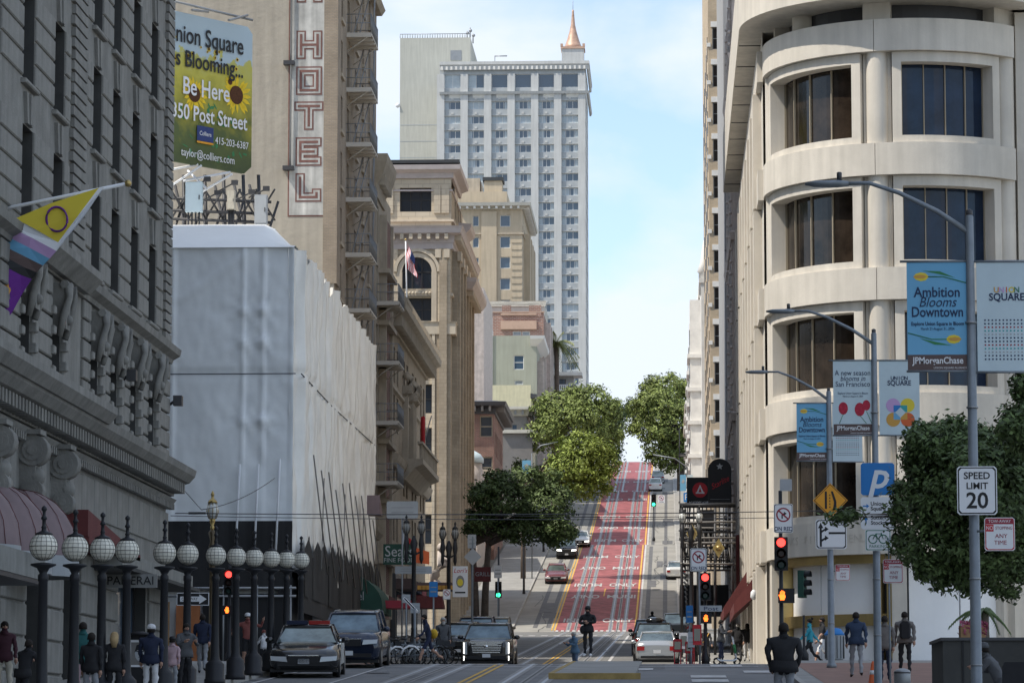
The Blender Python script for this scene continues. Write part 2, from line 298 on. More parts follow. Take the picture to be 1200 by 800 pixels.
# ================================================================ GROUND AND STREET
def ys_between(y0, y1): return [y0]+[p for p, _ in PROF if y0 < p < y1]+[y1]
def strip(mb, x0, x1, y0, y1, dz, m, x0b=None, x1b=None):
    L = ys_between(y0, y1); x0b = x0 if x0b is None else x0b; x1b = x1 if x1b is None else x1b
    for a, b in zip(L, L[1:]):
        fa = (a-y0)/(y1-y0); fb = (b-y0)/(y1-y0)
        mb.face([(x0+(x0b-x0)*fa, a, G(a)+dz), (x1+(x1b-x1)*fa, a, G(a)+dz), (x1+(x1b-x1)*fb, b, G(b)+dz), (x0+(x0b-x0)*fb, b, G(b)+dz)], m)
def slab(mb, x0, x1, y0, y1, h, m):
    L = ys_between(y0, y1)
    for a, b in zip(L, L[1:]):
        k = len(mb.v); i = mb.mi(m)
        mb.v += [(x, y, G(y)+z) for z in (-.3, h) for y in (a, b) for x in (x0, x1)]
        for f in ((4, 5, 7, 6), (0, 1, 5, 4), (2, 6, 7, 3), (0, 4, 6, 2), (1, 3, 7, 5)): mb.f.append(tuple(k+j for j in f)); mb.m.append(i); mb.sm.append(False)
g = MB()
strip(g, -700, 700, -200, 1500, -.004, 'earth'); obj('ground', g, kind='structure')
g = MB(); strip(g, -11.6, 3.3, -40, 112, .004, 'asphalt'); strip(g, -11.7, .65, 130, 235, .004, 'asphalt_old')
strip(g, -90, 110, 112, 130, .004, 'asphalt_old'); strip(g, -90, 110, 235, 255, .004, 'asphalt_old'); obj('road', g, kind='structure')
g = MB()
for a, b in ((255, 340), (360, 445), (465, 550)): strip(g, -11.7, .65, a, b, .004, 'concrete_road')
for a, b in ((340, 360), (445, 465), (550, 575)): strip(g, -90, 90, a, b, .004, 'asphalt_old')
strip(g, -11.7, .65, 575, 700, .004, 'asphalt_old'); obj('hill_road', g, kind='structure')
# pavement slabs and kerbs, one block at a time
for (a, b, xl, xr) in ((-40, 111.5, -11.6, 3.3), (130.5, 234.5, -11.7, .65), (255.5, 339.5, -11.7, .65), (360.5, 444.5, -11.7, .65), (465.5, 549.5, -11.7, .65)):
    g = MB(); slab(g, -16.2 if a > 0 else -16.1, xl-.15, a, b, .13, 'sidewalk'); slab(g, xr+.15, 4.6 if a > 0 else 30, a, b, .13, 'sidewalk'); obj('pavement', g, kind='structure')
    g = MB(); slab(g, xl-.15, xl, a, b, .14, 'kerb'); slab(g, xr, xr+.15, a, b, .14, 'kerb'); obj('kerb', g, kind='structure')
g = MB(); slab(g, -70, -16.2, 130.5, 133, .13, 'sidewalk'); slab(g, 4.6, 70, 127.8, 131.5, .13, 'sidewalk'); obj('pavement', g, kind='structure')
g = MB(); strip(g, 3.9, 12, 84, 108, .136, 'brick_paving'); strip(g, -13.2, -11.85, 131, 150, .136, 'brick_paving'); obj('brick_paving', g, kind='structure')
g = MB(); strip(g, -8.57, -2.38, 255.3, 340, .012, 'red_lane'); strip(g, -8.57, -2.38, 360, 445, .012, 'red_lane'); strip(g, -8.57, -2.38, 465, 550, .012, 'red_lane'); obj('red_bus_lane', g, kind='structure')
# cable car tracks
g = MB()
for cx in (-7.05, -3.9):
    for a, b in ((20, 700),):
        for dx in (-.53, .53): strip(g, cx+dx-.17, cx+dx+.17, a, b, .016, 'rail_bed'); strip(g, cx+dx-.045, cx+dx+.045, a, b, .022, 'rail')
        strip(g, cx-.11, cx+.11, a, b, .017, 'rail_bed'); strip(g, cx-.03, cx+.03, a, b, .023, 'slot')
obj('cable_car_track', g, kind='structure')
g = MB()
for a, b in ((20, 111), (131, 234)):
    for dx in (-.16, .06): strip(g, -5.5+dx, -5.4+dx, a, b, .018, 'road_yellow')
for a, b in ((256, 340), (360, 445), (465, 550)):
    for dx in (-8.85, -8.62): strip(g, dx, dx+.11, a, b, .018, 'road_yellow')
    strip(g, -2.36, -2.2, a, b, .018, 'road_white'); strip(g, -2.62, -2.48, a, b, .018, 'road_yellow')
strip(g, -2.85, -2.7, 150, 233, .018, 'road_white'); strip(g, -11.2, -11.08, 60, 104, .018, 'road_white'); strip(g, -9.1, -9.0, 20, 108, .018, 'road_white')
strip(g, -9.2, -9.05, 132, 160, .018, 'road_white'); strip(g, -5.46, -5.36, 284, 291, .02, 'road_yellow')
for (a, b) in ((108.3, 108.6), (111.2, 111.5), (130.6, 130.9), (133.6, 133.9)): strip(g, -11.2, 2.8, a, b, .018, 'road_white')
for k in range(15):                     # crossing bars at the second corner
    strip(g, -11.3+k*.85, -10.85+k*.85, 232.2, 234.6, .026, 'road_white')
for k in range(16): strip(g, -8.5+k*.42, -8.28+k*.42, 254.9, 256.0, .03, 'road_white')
for (x, y) in ((.6, 92), (.6, 96), (-1.5, 104), (2.2, 101), (1.3, 108)): strip(g, x, x+1.0, y, y+2.4, .02, 'road_white')
obj('road_marking', g, kind='structure')
def road_text(s, x, y, width, length, flip):
    sl_ = (G(y+1)-G(y-1))/2; c = bpy.data.curves.new('t', 'FONT'); c.body = s; c.size = 1; c.align_x = 'CENTER'; c.align_y = 'CENTER'; c.offset = .02
    o = bpy.data.objects.new('t', c); COL.objects.link(o); bpy.context.view_layer.update()
    me = bpy.data.meshes.new_from_object(o.evaluated_get(bpy.context.evaluated_depsgraph_get())); bpy.data.objects.remove(o)
    xs = [v.co.x for v in me.vertices]; ys = [v.co.y for v in me.vertices]; sx = width/(max(xs)-min(xs)); sy = length/(max(ys)-min(ys)); cx = (max(xs)+min(xs))/2; cy = (max(ys)+min(ys))/2
    for v in me.vertices:
        a = (v.co.x-cx)*sx; b = (v.co.y-cy)*sy
        if flip: a, b = -a, -b
        v.co = (x+a, y+b, G(y+b)+.034)
    me.materials.clear(); me.materials.append(MATS['road_white']); o = link('lane_lettering', me); o['kind'] = 'structure'
for y, l, r_ in ((263.5, 'MUNI', 'ONLY'), (283.5, 'ONLY', 'MUNI'), (294.5, 'MUNI', 'ONLY'), (312, 'ONLY', 'MUNI'), (325, 'MUNI', 'ONLY'), (374, 'MUNI', 'ONLY'), (390, 'ONLY', 'MUNI'), (405, 'MUNI', 'ONLY'), (432, 'ONLY', 'MUNI'), (480, 'MUNI', 'ONLY'), (500, 'ONLY', 'MUNI'), (525, 'MUNI', 'ONLY')):
    road_text(l, -6.95, y, 2.35, 3.0, True); road_text(r_, -3.95, y, 2.35, 3.0, False)
rp0 = random.Random(77)
g = MB()
for k in range(46):
    y = rp0.choice([rp0.uniform(96, 128), rp0.uniform(150, 234), rp0.uniform(257, 338), rp0.uniform(362, 440), rp0.uniform(468, 545)]); x = rp0.choice([rp0.uniform(-11.4, -9.6), rp0.uniform(-2.0, -.6), rp0.uniform(-11, -1)]) if y < 235 else rp0.choice([rp0.uniform(-11.4, -9.4), rp0.uniform(-1.9, -.4)])
    strip(g, x, x+rp0.uniform(.5, 1.3), y, y+rp0.uniform(2, 9), .009, 'patch')
obj('road_patch', g, kind='structure'); g = MB()
for k in range(60):
    y = rp0.uniform(96, 540); x = rp0.uniform(-11.3, .3); a_0 = x
    if -8.6 < x < -2.4 and y > 250: x = rp0.choice([-9.8, -1.2])
    for j in range(6):
        dx = rp0.uniform(-.25, .25); dy = rp0.uniform(.6, 2.2); strip(g, x, x+.05, y, y+dy, .027, 'tar', x+dx, x+dx+.05); x += dx; y += dy
for X_ in (-10.3, -9.3, -1.9, -.5):
    strip(g, X_, X_+.35, 258, 338, .0075, 'patch'); strip(g, X_, X_+.35, 362, 443, .0075, 'patch')
obj('road_crack', g, kind='structure')
for k, (x, y) in enumerate(((-8.6, 101), (-6.2, 118), (-1.0, 160), (-9.6, 270), (-1.1, 290), (-8.4, 142), (.2, 118))):
    g = MB(); g.face([(x+.38*math.cos(a*.5236), y+.38*math.sin(a*.5236), G(y+.38*math.sin(a*.5236))+.031) for a in range(12)], 'tar'); obj('manhole_cover', g, kind='structure')
t = thing('boarding_island', 'raised concrete boarding island with yellow edges in the middle of the street', 'traffic island', (-2.1, 95, G(95)))
def gi(x, y, z): return (x+2.1, y-95, G(y)+z-G(95))
def isl(mb, x0, x1, y0, y1, z0, z1, m):
    mb.rings([[gi(x0, y0, z0), gi(x1, y0, z0), gi(x1, y1, z0), gi(x0, y1, z0)], [gi(x0, y0, z1), gi(x1, y0, z1), gi(x1, y1, z1), gi(x0, y1, z1)]], m, smooth=False)
a = MB(); isl(a, -3.2, -.95, 95.1, 118, -.2, .17, 'sidewalk'); obj('platform', a, t)
a = MB(); isl(a, -3.35, -.8, 94.9, 95.09, -.2, .175, 'kerb_yellow'); isl(a, -3.35, -3.21, 95.1, 118, -.2, .175, 'kerb_yellow'); obj('yellow_edge', a, t)

# ================================================================ LEFT: STONE HOTEL
H = thing('stone_hotel', 'dark rusticated grey stone hotel with heavy cornices filling the left side', 'building', (-16, 60, 0))
T = TE(0, 0, 0)
cen = [62, 66.3, 70.5, 74.8, 79.2, 83.6, 87.9, 93.85, 97.2, 100.8, 104.35]; ops = []
W2 = 1.6
zs0 = 14.55; rows = [zs0+3.5*k for k in range(5)]
for c in cen:
    for z in rows: ops.append((c-60-W2/2, z, W2, 2.35))
    ops.append((c-60-.75, 10.6, 1.5, 2.4))
for (a_0, b_0, z0, h) in ((66, 68.4, 1, 4.6), (72, 74.6, 1.2, 4.6), (78.2, 80.6, 1.5, 4.4), (84.4, 86.6, 1.8, 4.2), (89.7, 91.9, 2.0, 4.2), (98.5, 104.0, 4.0, 2.7)): ops.append((a_0-60, z0, b_0-a_0, h))
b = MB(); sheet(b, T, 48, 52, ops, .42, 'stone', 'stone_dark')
b.box(-28, 0, -90, -.01, -3, 52, 'stone'); b.box(-28, -.43, 0, 48, -3, 52, 'stone_dark'); b.obox(T, 47.6, 48, 0, 52, -28, -.001, 'stone'); b.box(-94, -30, 41, 48, -3, 100, 'stone')  # last box: unseen slab added to keep the sun off the wrapped building
obj('wall', b, H)
for c in cen[4:]:
    for z in rows[:4]: window(H, T, c-60-W2/2, z, W2, 2.35, .40, '1x2', 'frame_dark', 'glass')
    window(H, T, c-60-.75, 10.6, 1.5, 2.4, .40, '1x2', 'frame_dark', 'glass')
SM = {}
def stone(par, T, u0, u1, v0, v1, n=.07, m='stone', name='stone', gap=.03):
    k = (round(u1-u0, 2), round(v1-v0, 2), n, m, name)
    if k not in SM:
        q = MB(); W_, H_ = u1-u0-2*gap, v1-v0-2*gap; c = min(.03, n*.5); U = TS(0, 0, 0)
        a = [U(0, 0, -.02), U(W_, 0, -.02), U(W_, H_, -.02), U(0, H_, -.02)]; b_ = [U(0, 0, n-c), U(W_, 0, n-c), U(W_, H_, n-c), U(0, H_, n-c)]; d = [U(c, c, n), U(W_-c, c, n), U(W_-c, H_-c, n), U(c, H_-c, n)]
        q.rings([a, b_, d], m, smooth=False); SM[k] = q.mesh(name)
    p = T(u0+gap, v0+gap, 0); q = T(u0+gap+1, v0+gap, 0); return link(name, SM[k], par, p, math.atan2(q[1]-p[1], q[0]-p[0]))
edges = [80.0]+[x for c in cen[5:] for x in (c-W2/2, c+W2/2)]+[108]
piers = [(82.8-2.8, 82.8), (84.4, 87.1), (88.7, 89.5), (91.8, 93.05), (94.65, 96.4), (98.0, 100.0), (101.6, 103.55), (105.15, 106.5)]
for z in rows[:4]:
    for (a0, b0) in piers:
        for r_ in range(4): stone(H, T, a0-60, b0-60, z+r_*.6-.02, z+.6+r_*.6-.02, .06)
    for c in cen[5:]:
        stone(H, T, c-60-.95, c-60+.95, z-.22, z-.04, .16, name='sill')
        q = MB()
        for dx, sl_ in ((-.24, -.1), (0, 0), (.24, .1)): q.prism([(c-60+dx-.1, z+2.38), (c-60+dx+.1, z+2.38), (c-60+dx+.1+sl_*1.6+.03, z+3.15), (c-60+dx-.1+sl_*1.6-.03, z+3.15)], T, -.01, .13-abs(dx)*.15, 'stone')
        obj('keystone', q, H)
q = MB()
for (a0, b0) in ((89.6, 91.7), (106.6, 108.02)):
    k = 0; zz = 14.3
    while zz < 30:
        o_ = .0 if k % 2 else .12; q.obox(T, a0-60+o_, b0-60, zz, zz+.24, -.01, .12, 'stone'); zz += .31; k += 1
obj('quoin_strip', q, H, kind='stuff')
for (a0, b0) in [(80.2, 82.8), (84.4, 87.1), (88.7, 89.55), (91.8, 93.0), (94.7, 96.4), (98.0, 100.0), (101.6, 103.55), (105.15, 108.02)]:
    for r_ in range(6):
        stone(H, T, a0-60, b0-60, 10.35+r_*.55, 10.9+r_*.55, .1)
for c in cen[5:]:                        # blocked surrounds and scroll keystones
    for s in (-1, 1):
        for r_ in range(5): stone(H, T, c-60+s*.9-.17, c-60+s*.9+.17, 10.5+r_*.52+(.26 if s > 0 else 0), 10.78+r_*.52+(.28 if s > 0 else 0), .2, name='surround_block')
    q = MB()
    q.prism([(c-60-.28, 12.3), (c-60+.28, 12.3), (c-60+.4, 13.5), (c-60-.4, 13.5)], T, 0, .35, 'stone')
    for s in (-1, 1):
        q.tube([T(c-60+s*.42, 12.1, .2), T(c-60+s*.5, 12.6, .32), T(c-60+s*.42, 13.1, .45), T(c-60+s*.3, 13.45, .4)], [.09, .11, .1, .14], 'stone')
    q.ball(T(c-60, 12.55, .35), .14, 'stone'); q.tube([T(c-60-.45, 13.45, .32), T(c-60+.45, 13.45, .32)], .12, 'stone'); obj('scroll_keystone', q, H)
def hc(path, prof, z, name, den=None):
    q = MB(); mould(q, path, prof, 'stone', z)
    if den: dentils(q, *den)
    return obj(name, q, H)
pth = [(0, -20), (0, 48.02), (-20, 48.02)]
pth = [(0, -20), (0, 48)]
pth = pth[::1]
hc([(0, -20), (0, 48.2)], [(-.05, 0), (.12, 0), (.16, .12), (.38, .24), (.42, .44), (.2, .52), (-.05, .56)], 13.65, 'belt_cornice')
hc([(0, 23), (0, 31.5)], [(-.05, 0), (.3, 0), (.5, .2), (.65, .35), (.65, .55), (-.05, .6)], 13.7, 'balcony_cornice')
hc([(0, -20), (0, 48.9)], [(-.05, 0), (.12, 0), (.18, .3), (.62, .42), (.8, .62), (.85, .82), (-.05, .95)], 9.45, 'main_cornice', ([(0, -5), (0, 48.5)], 9.5, 9.82, .1, .55, .2, .42, 'stone'))
hc([(0, 12), (0, 31.5)], [(-.05, 0), (.9, 0), (1.1, .25), (1.1, .45), (-.05, .5)], 10.15, 'main_cornice')
hc([(0, -20), (0, 48.3)], [(-.05, 0), (.1, 0), (.16, .1), (.3, .3), (-.05, .34)], 9.0, 'lower_cornice', ([(0, -5), (0, 48.2)], 8.97, 9.15, .1, .26, .13, .3, 'stone'))
u = 20
for k in range(14): stone(H, T, u, u+2.0, 7.75, 8.9, .05, name='frieze_panel'); u += 2.02
for (a0, b0) in ((80.8, 84.2), (86.8, 89.4), (92.1, 95.2), (95.2, 98.3), (104.3, 108)):
    for r_ in range(5): stone(H, T, a0-60, b0-60, 2.5+r_*.85, 3.35+r_*.85, .09)
    stone(H, T, a0-60.05, b0-59.95, 1.2, 2.5, .16, name='plinth_stone', m='stone_lower')
for y, z in ((83.3, 7.75), (87.6, 7.75), (79.0, 7.6)):
    q = MB(); y -= 60
    for zc, r_ in ((z+1.0, .42), (z+.0, .3)):
        q.tube([(.38, y-.28, zc), (.38, y+.28, zc)], r_*.92, 'stone', n=14); q.tube([(.38, y-.32, zc), (.38, y+.32, zc)], r_*.62, 'stone', n=12); q.tube([(.38, y-.36, zc), (.38, y+.36, zc)], r_*.3, 'stone', n=10)
    q.box(0, .45, y-.22, y+.22, z, z+1.0, 'stone'); q.ball((.42, y, z+.35), .25, 'stone'); q.box(0, .6, y-.4, y+.4, z+1.38, z+1.5, 'stone'); obj('scroll_bracket', q, H)
for a0, z0 in ((66, 1), (72, 1.2), (78.2, 1.5), (84.4, 1.8), (89.7, 2.0)): window(H, T, a0-60, z0, 2.3, 4.3, .4, '2x2', 'frame_dark', 'glass_brown')
window(H, T, 38.5, 4.0, 5.5, 2.7, .4, '3x1', 'frame_dark', 'glass_blue')
for y, z, s in ((74.2, 15.4, 1), (98.5, 13.0, .7), (107.9, 13.2, .7)): 
    q = MB(); q.box(.2, .2+.4*s, y-60, y-60+.5*s, z-.9, z-.9+.45*s, 'steel_dark'); q.tube([(0, y-59.8, z-.9), (.3, y-59.8, z-.7)], .05, 'steel_dark'); obj('floodlight', q, H)
q = MB(); q.obox(T, 26.9, 27.4, 10.4, 10.55, .6, .9, 'white'); obj('floodlight', q, H)
# dome awnings
for k, (y, z, lab) in enumerate(((75.3, 5.95, 'plum dome awning with grey valance, nearest of the three on the stone hotel'), (79.1, 6.0, 'plum dome awning with grey valance, middle of the three on the stone hotel'), (82.8, 6.1, 'plum dome awning with grey valance, farthest of the three on the stone hotel'))):
    D = thing('dome_awning', lab, 'awning', (-15.9, y, z), 0, 'dome awnings on the stone hotel'); q = MB(); rs = []; n = 12
    for i in range(8):
        ph = i/7*math.pi/2; rs.append([(1.5*math.cos(ph)*math.sin(math.pi*j/n), -1.45*math.cos(ph)*math.cos(math.pi*j/n), 1.65*math.sin(ph)) for j in range(n+1)])
    q.rings(rs, 'awning_plum', cap=False, closed=False); obj('canopy', q, D)
    q = MB(); q.rings([[(1.5*rr*math.sin(math.pi*j/n), -1.45*rr*math.cos(math.pi*j/n), zz) for j in range(n+1)] for rr, zz in ((1, 0), (1.01, -.5), (.98, -.5), (.98, 0))], 'valance', cap=False, closed=False, smooth=False); obj('valance', q, D)
    q = MB()
    for j in range(0, n+1, 2): q.tube([(1.52*math.cos(i/5*math.pi/2)*math.sin(math.pi*j/n), -1.47*math.cos(i/5*math.pi/2)*math.cos(math.pi*j/n), 1.67*math.sin(i/5*math.pi/2)) for i in range(6)], .008, 'awning_red', n=4)
    obj('rib', q, D)
D = thing('wedge_awning', 'dark red sloping awning at the far corner of the stone hotel', 'awning', (-15.95, 88.5, 6.95)); q = MB(); q.prism([(0, 0), (8.5, 0), (0, .7)], TE(0, 0, 0), 0, .8, 'awning_red'); obj('canopy', q, D)
q = MB(); q.box(0, .85, -.1, 8.6, -.2, -.02, 'awning_red'); obj('valance', q, D)
D = thing('shop_fascia', 'long grey fascia board lettered PANERAI above the corner shop of the stone hotel', 'sign', (-15.9, 94, 6.35)); q = MB(); q.box(0, 1.0, 0, 14, 0, .1, 'stone_dark'); q.box(0, .8, -.1, 13.9, .11, .5, 'stone_lower'); obj('board', q, D)
q = MB(); q.box(-.1, 1.45, 2, 2.08, -.4, -.02, 'frame_grey'); obj('end_board', q, D); text(D, 'PANERAI', TS(.7, 1.99, 0), 0, -.21, .34, 'black', n=.01)
D = thing('shop_canopy', 'flat grey metal canopy under the nearest plum dome', 'canopy', (-15.9, 66, 5.05)); q = MB(); q.box(0, 2.1, 0, 9, 0, .1, 'steel_dark'); q.box(2.0, 2.12, 0, 9, .1, .62, 'stone_lower'); q.box(0, 2.0, 8.9, 9, .1, .6, 'stone_lower'); obj('roof', q, D)
# rainbow flag
F = thing('progress_flag', 'progress pride flag with yellow triangle hanging from a pole on the stone hotel', 'flag', (-16, 81.3, 12.4)); q = MB()
tip = P(150, 215, 81.8)-Vector((-16, 81.3, 12.4)); bs = P(-14, 249, 81.3)-Vector((-16, 81.3, 12.4)); q.tube([bs-Vector((.3, 0, .05)), tip], .045, 'white', n=8); q.ball(tip, .09, 'lamp_gold'); obj('flagpole', q, F)
def fp(px, py): return P(px, py, 81.2+.12*math.sin(px*.12+py*.05))-Vector((-16, 81.3, 12.4))
def fl(pts, m, name='stripe', n=0):
    q = MB(); q.face([fp(x, y)+Vector((0, -n, 0)) for x, y in pts], m); q.face([fp(x, y)+Vector((0, .02-n, 0)) for x, y in pts][::-1], m); return obj(name, q, F)
fl([(18, 256), (60, 238), (116, 220), (92, 252), (68, 284), (42, 269)], 'yellow', 'triangle')
fl([(7, 258), (18, 256), (42, 269), (68, 284), (92, 252), (116, 220), (122, 219), (98, 254), (66, 294), (36, 278), (9, 265)], 'white')
fl([(9, 265), (36, 278), (66, 294), (58, 303), (34, 290), (10, 278)], 'lilac'); fl([(10, 278), (34, 290), (58, 303), (50, 311), (32, 302), (10, 291)], 'banner_blue')
fl([(10, 291), (32, 302), (50, 311), (43, 319), (28, 313), (10, 303)], 'banner_brown'); fl([(10, 303), (28, 313), (43, 319), (37, 327), (24, 322), (9, 314)], 'black')
MATS['purple'] = mat('purple', (.14, .025, .25), .8)
fl([(9, 314), (24, 322), (37, 327), (26, 344), (12, 350), (10, 330)], 'purple'); fl([(12, 350), (26, 344), (14, 366), (3, 380), (-6, 384), (0, 360)], 'purple'); fl([(0, 330), (9, 328), (13, 340), (8, 350), (-4, 356), (-6, 340)], 'ochre'); fl([(-8, 356), (4, 352), (8, 362), (0, 372), (-8, 374)], 'leafprint')
q = MB(); pr = [fp(68+12.5*math.cos(t_)*.95+3*math.sin(t_), 258+14*math.sin(t_)-3*math.cos(t_))+Vector((0, -.16, 0)) for t_ in [k*math.pi/12 for k in range(25)]]; q.tube(pr, .028, 'purple', n=4); obj('ring', q, F)

# ================================================================ LEFT: WRAPPED BUILDING
Wb = thing('wrapped_building', 'building shrouded in white sheeting over scaffolding', 'building', (-14, 126.5, 4.4))
zt, z0 = 20.1-4.4, 9.7-4.4
def sheetgrid(nu, nv, f, m):
    q = MB(); k = [[f(i/nu, j/nv) for i in range(nu+1)] for j in range(nv+1)]; q.rings(k, m, cap=False, closed=False); return q
xw = -9.5
pin = [(-1.9, 8.0), (-1.15, 8.0), (-1.9, 6.8), (-1.15, 6.8), (-1.9, 3.85), (-1.15, 3.85)]
def fs(a, b):
    x = xw*(1-a); z = z0-.3+(zt-z0+.3)*b; n = .05*math.sin(a*9+1)*math.sin(b*math.pi)+.03*math.sin(a*17+b*7)*b+.07*max(0, 1-abs((a-.05)-(1-b)*1.2)/.06)*(b > .6)+.03*math.sin(a*31)*math.sin(b*19)*(1-b)+.06*max(0, 1-abs((.85-a)-(1-b)*1.6)/.05)*(b > .8)
    for cx in (-4.55, -1.9, -1.15, -.05):
        d = abs(x-cx); n += .07*math.exp(-(d/.07)**2)*(1 if zt-z < 8 else .5)
    for px_, pz in pin: n += .16*math.exp(-((x-px_)**2+(z-z0-pz)**2)/.03)
    n -= .12*math.exp(-((z-(zt-4.8))/.08)**2); n += .05*noise.noise(Vector((x*.5, z*.35, 3)))+.03*abs(noise.noise(Vector((x*1.3+z*.5, z*.9, 7))))+.018*noise.noise(Vector((x*4, z*3, 1)))
    for px_, pz in pin: dd = math.hypot(x-px_, z-z0-pz); n += .03*math.cos(math.atan2(z-z0-pz, x-px_)*7)*math.exp(-dd/.7)*min(1, dd*4)
    return (x, -n, z)
obj('south_sheet', sheetgrid(110, 70, fs, 'wrap'), Wb)
rw = random.Random(3); ph = [rw.uniform(0, 6) for _ in range(12)]
def fe(a, b):
    y = a*33; pl = y/2.75; fr_ = pl-math.floor(pl); top = zt-.55*(4*(fr_-.5)**2 if 0 < fr_ < 1 else 0)*0-(.5*math.exp(-(min(fr_, 1-fr_)/.09)**2) if a > .06 else 0)
    z = z0-1.9+(.22*math.sin(y*1.7)+.14*math.sin(y*4.1+1)+.3*abs(math.sin(y*.57)))*(1-b)+(top-z0+1.9)*b
    n = .16*abs(math.sin(pl*math.pi))**.6+.05*math.sin(y*4.3+ph[0]+b*2)+.05*math.sin(y*9.1+b*3.5+ph[2])+.035*math.sin(y*15+b*5)
    n += .05*math.sin(y*6.3+b*2)*math.sin(y*1.9+b*3); n -= .1*math.exp(-((b-.61)/.010)**2); n += .16*noise.noise(Vector((y*1.1, z*.22, 0)))+.10*noise.noise(Vector((y*3.1+z*.2, z*.5, 5)))+.04*noise.noise(Vector((y*7, z*1.3, 2)))
    return (n*1.0-(.25 if a < .03 else 0)+.1, y, z)
obj('street_sheet', sheetgrid(260, 90, fe, 'wrap_east'), Wb)
def ft(a, b): 
    x = xw+(0-xw)*a; y = b*4.0; z = zt+1.5*b**.75-.06*math.sin(a*8)*math.sin(b*3.1); 
    if a > .85: z -= (a-.85)/.15*1.4*b
    return (x, y-.15*(1-b), z-.03)
obj('top_sheet', sheetgrid(30, 8, ft, 'wrap_top'), Wb)
q = MB(); q.box(xw-12, -.45, .4, 32.9, 0, zt-.05, 'wrap'); q.box(xw-12, -1.2, 4, 32, zt-.05, zt+1.3, 'wrap'); q.box(xw-12, xw, -.02, .4, 0, zt, 'wrap'); obj('enclosure', q, Wb)
q = MB()
for x, za, zb in ((-2.1, z0-1.6, z0+2.2), (-1.4, z0-1.6, z0+2.2), (-.6, z0-1.6, z0+2.4)): q.tube([(x, -.25, za), (x+.15, -.25, zb)], .045, 'white')
q.tube([(xw, -.12, zt-4.8), (.1, -.12, zt-4.8)], .022, 'steel_dark'); q.tube([(.3, 0, zt-4.8), (.32, 12, zt-4.9), (.3, 32, zt-4.7)], .025, 'steel_dark')
obj('scaffold_pole', q, Wb)
for k in range(10):
    y = 2.2+k*2.9; q = MB(); q.tube([(.55, y, z0+2.4+rw.uniform(-.5, .5)), (.75, y+3.6, z0-1.6)], .028, 'iron_grey'); q.tube([(.5, y+1.6, z0+2.2), (.7, y-1.2, z0-1.5)], .022, 'iron_grey') if k % 3 == 1 else None; obj('brace', q, Wb)
q = MB(); q.box(-.5, -.32, -.05, 33, 0, z0-1.2, 'black_mesh'); q.box(-.3, .0, -.05, 33, 0, z0-2.0, 'black_mesh'); q.obox(TS(xw-12, 0, 0), 0, 21.5, 1.6+1.3, z0+.1, -.02, .06, 'black_mesh'); obj('black_netting', q, Wb); q = MB(); nv = []
for k in range(23):
    y = .1+k*1.49; nv.append((y, 4.35+y*.02+(.55 if k % 2 else 0)+rw.uniform(-.1, .1)))
for (ya, za), (yb, zb_) in zip(nv, nv[1:]): x_ = .46+.03*math.sin(ya*3); q.face([(x_, ya, 2.6), (x_+.02, yb, 2.6), (x_+.02, yb, zb_), (x_, ya, za)], 'black_mesh')
q.box(.40, .44, 0, 33, 2.0, 4.2, 'black_mesh'); obj('black_netting', q, Wb)
q = MB()
for k in range(9): q.obox(TS(xw-6, 0, 0), k*1.22, k*1.22+1.2, .2, 2.4, .08, .12, 'plywood' if k != 7 else 'orange_ply')
q.obox(TS(xw-6, 0, 0), 11.2, 12.1, .1, 2.3, .08, .12, 'orange_ply'); q.obox(TS(xw-6, 0, 0), 12.2, 15.3, .1, 2.7, .03, .1, 'black'); obj('plywood_hoarding', q, Wb)
q = MB()
for k in range(16):
    y0 = 16+k*1.22; q.box(.03, .09, y0, y0+1.19, .45+k*.055, 2.9+.055*k, 'plywood' if k % 5 != 3 else 'black')
obj('plywood_hoarding', q, Wb)
q = MB()
for z in (2.6, 2.9): q.tube([(-8, -.35, z), (.2, -.35, z)], .05, 'steel')
for k in range(7): q.tube([(-7.5+k*1.25, -.35, 0), (-7.5+k*1.25, -.35, 3)], .04, 'steel')
obj('scaffold_rail', q, Wb)
s = thing('pedestrian_notice', 'small white walkway notice board fixed to the black netting', 'sign', tuple(P(398, 714, 134))); s.location.x = -13.85
q = MB(); q.obox(TS(-.28, 0, 0), 0, .5, -.45, .4, 0, .04, 'white'); obj('board', q, s); text(s, 'PARK', TS(-.28, 0, 0), .25, .2, .16, 'navy_text', n=.045); q = MB(); q.obox(TS(-.28, 0, 0), .07, .43, -.35, -.05, .04, .045, 'sign_grey'); q.obox(TS(-.28, 0, 0), .07, .43, .0, .05, .04, .046, 'navy_text'); obj('print', q, s)

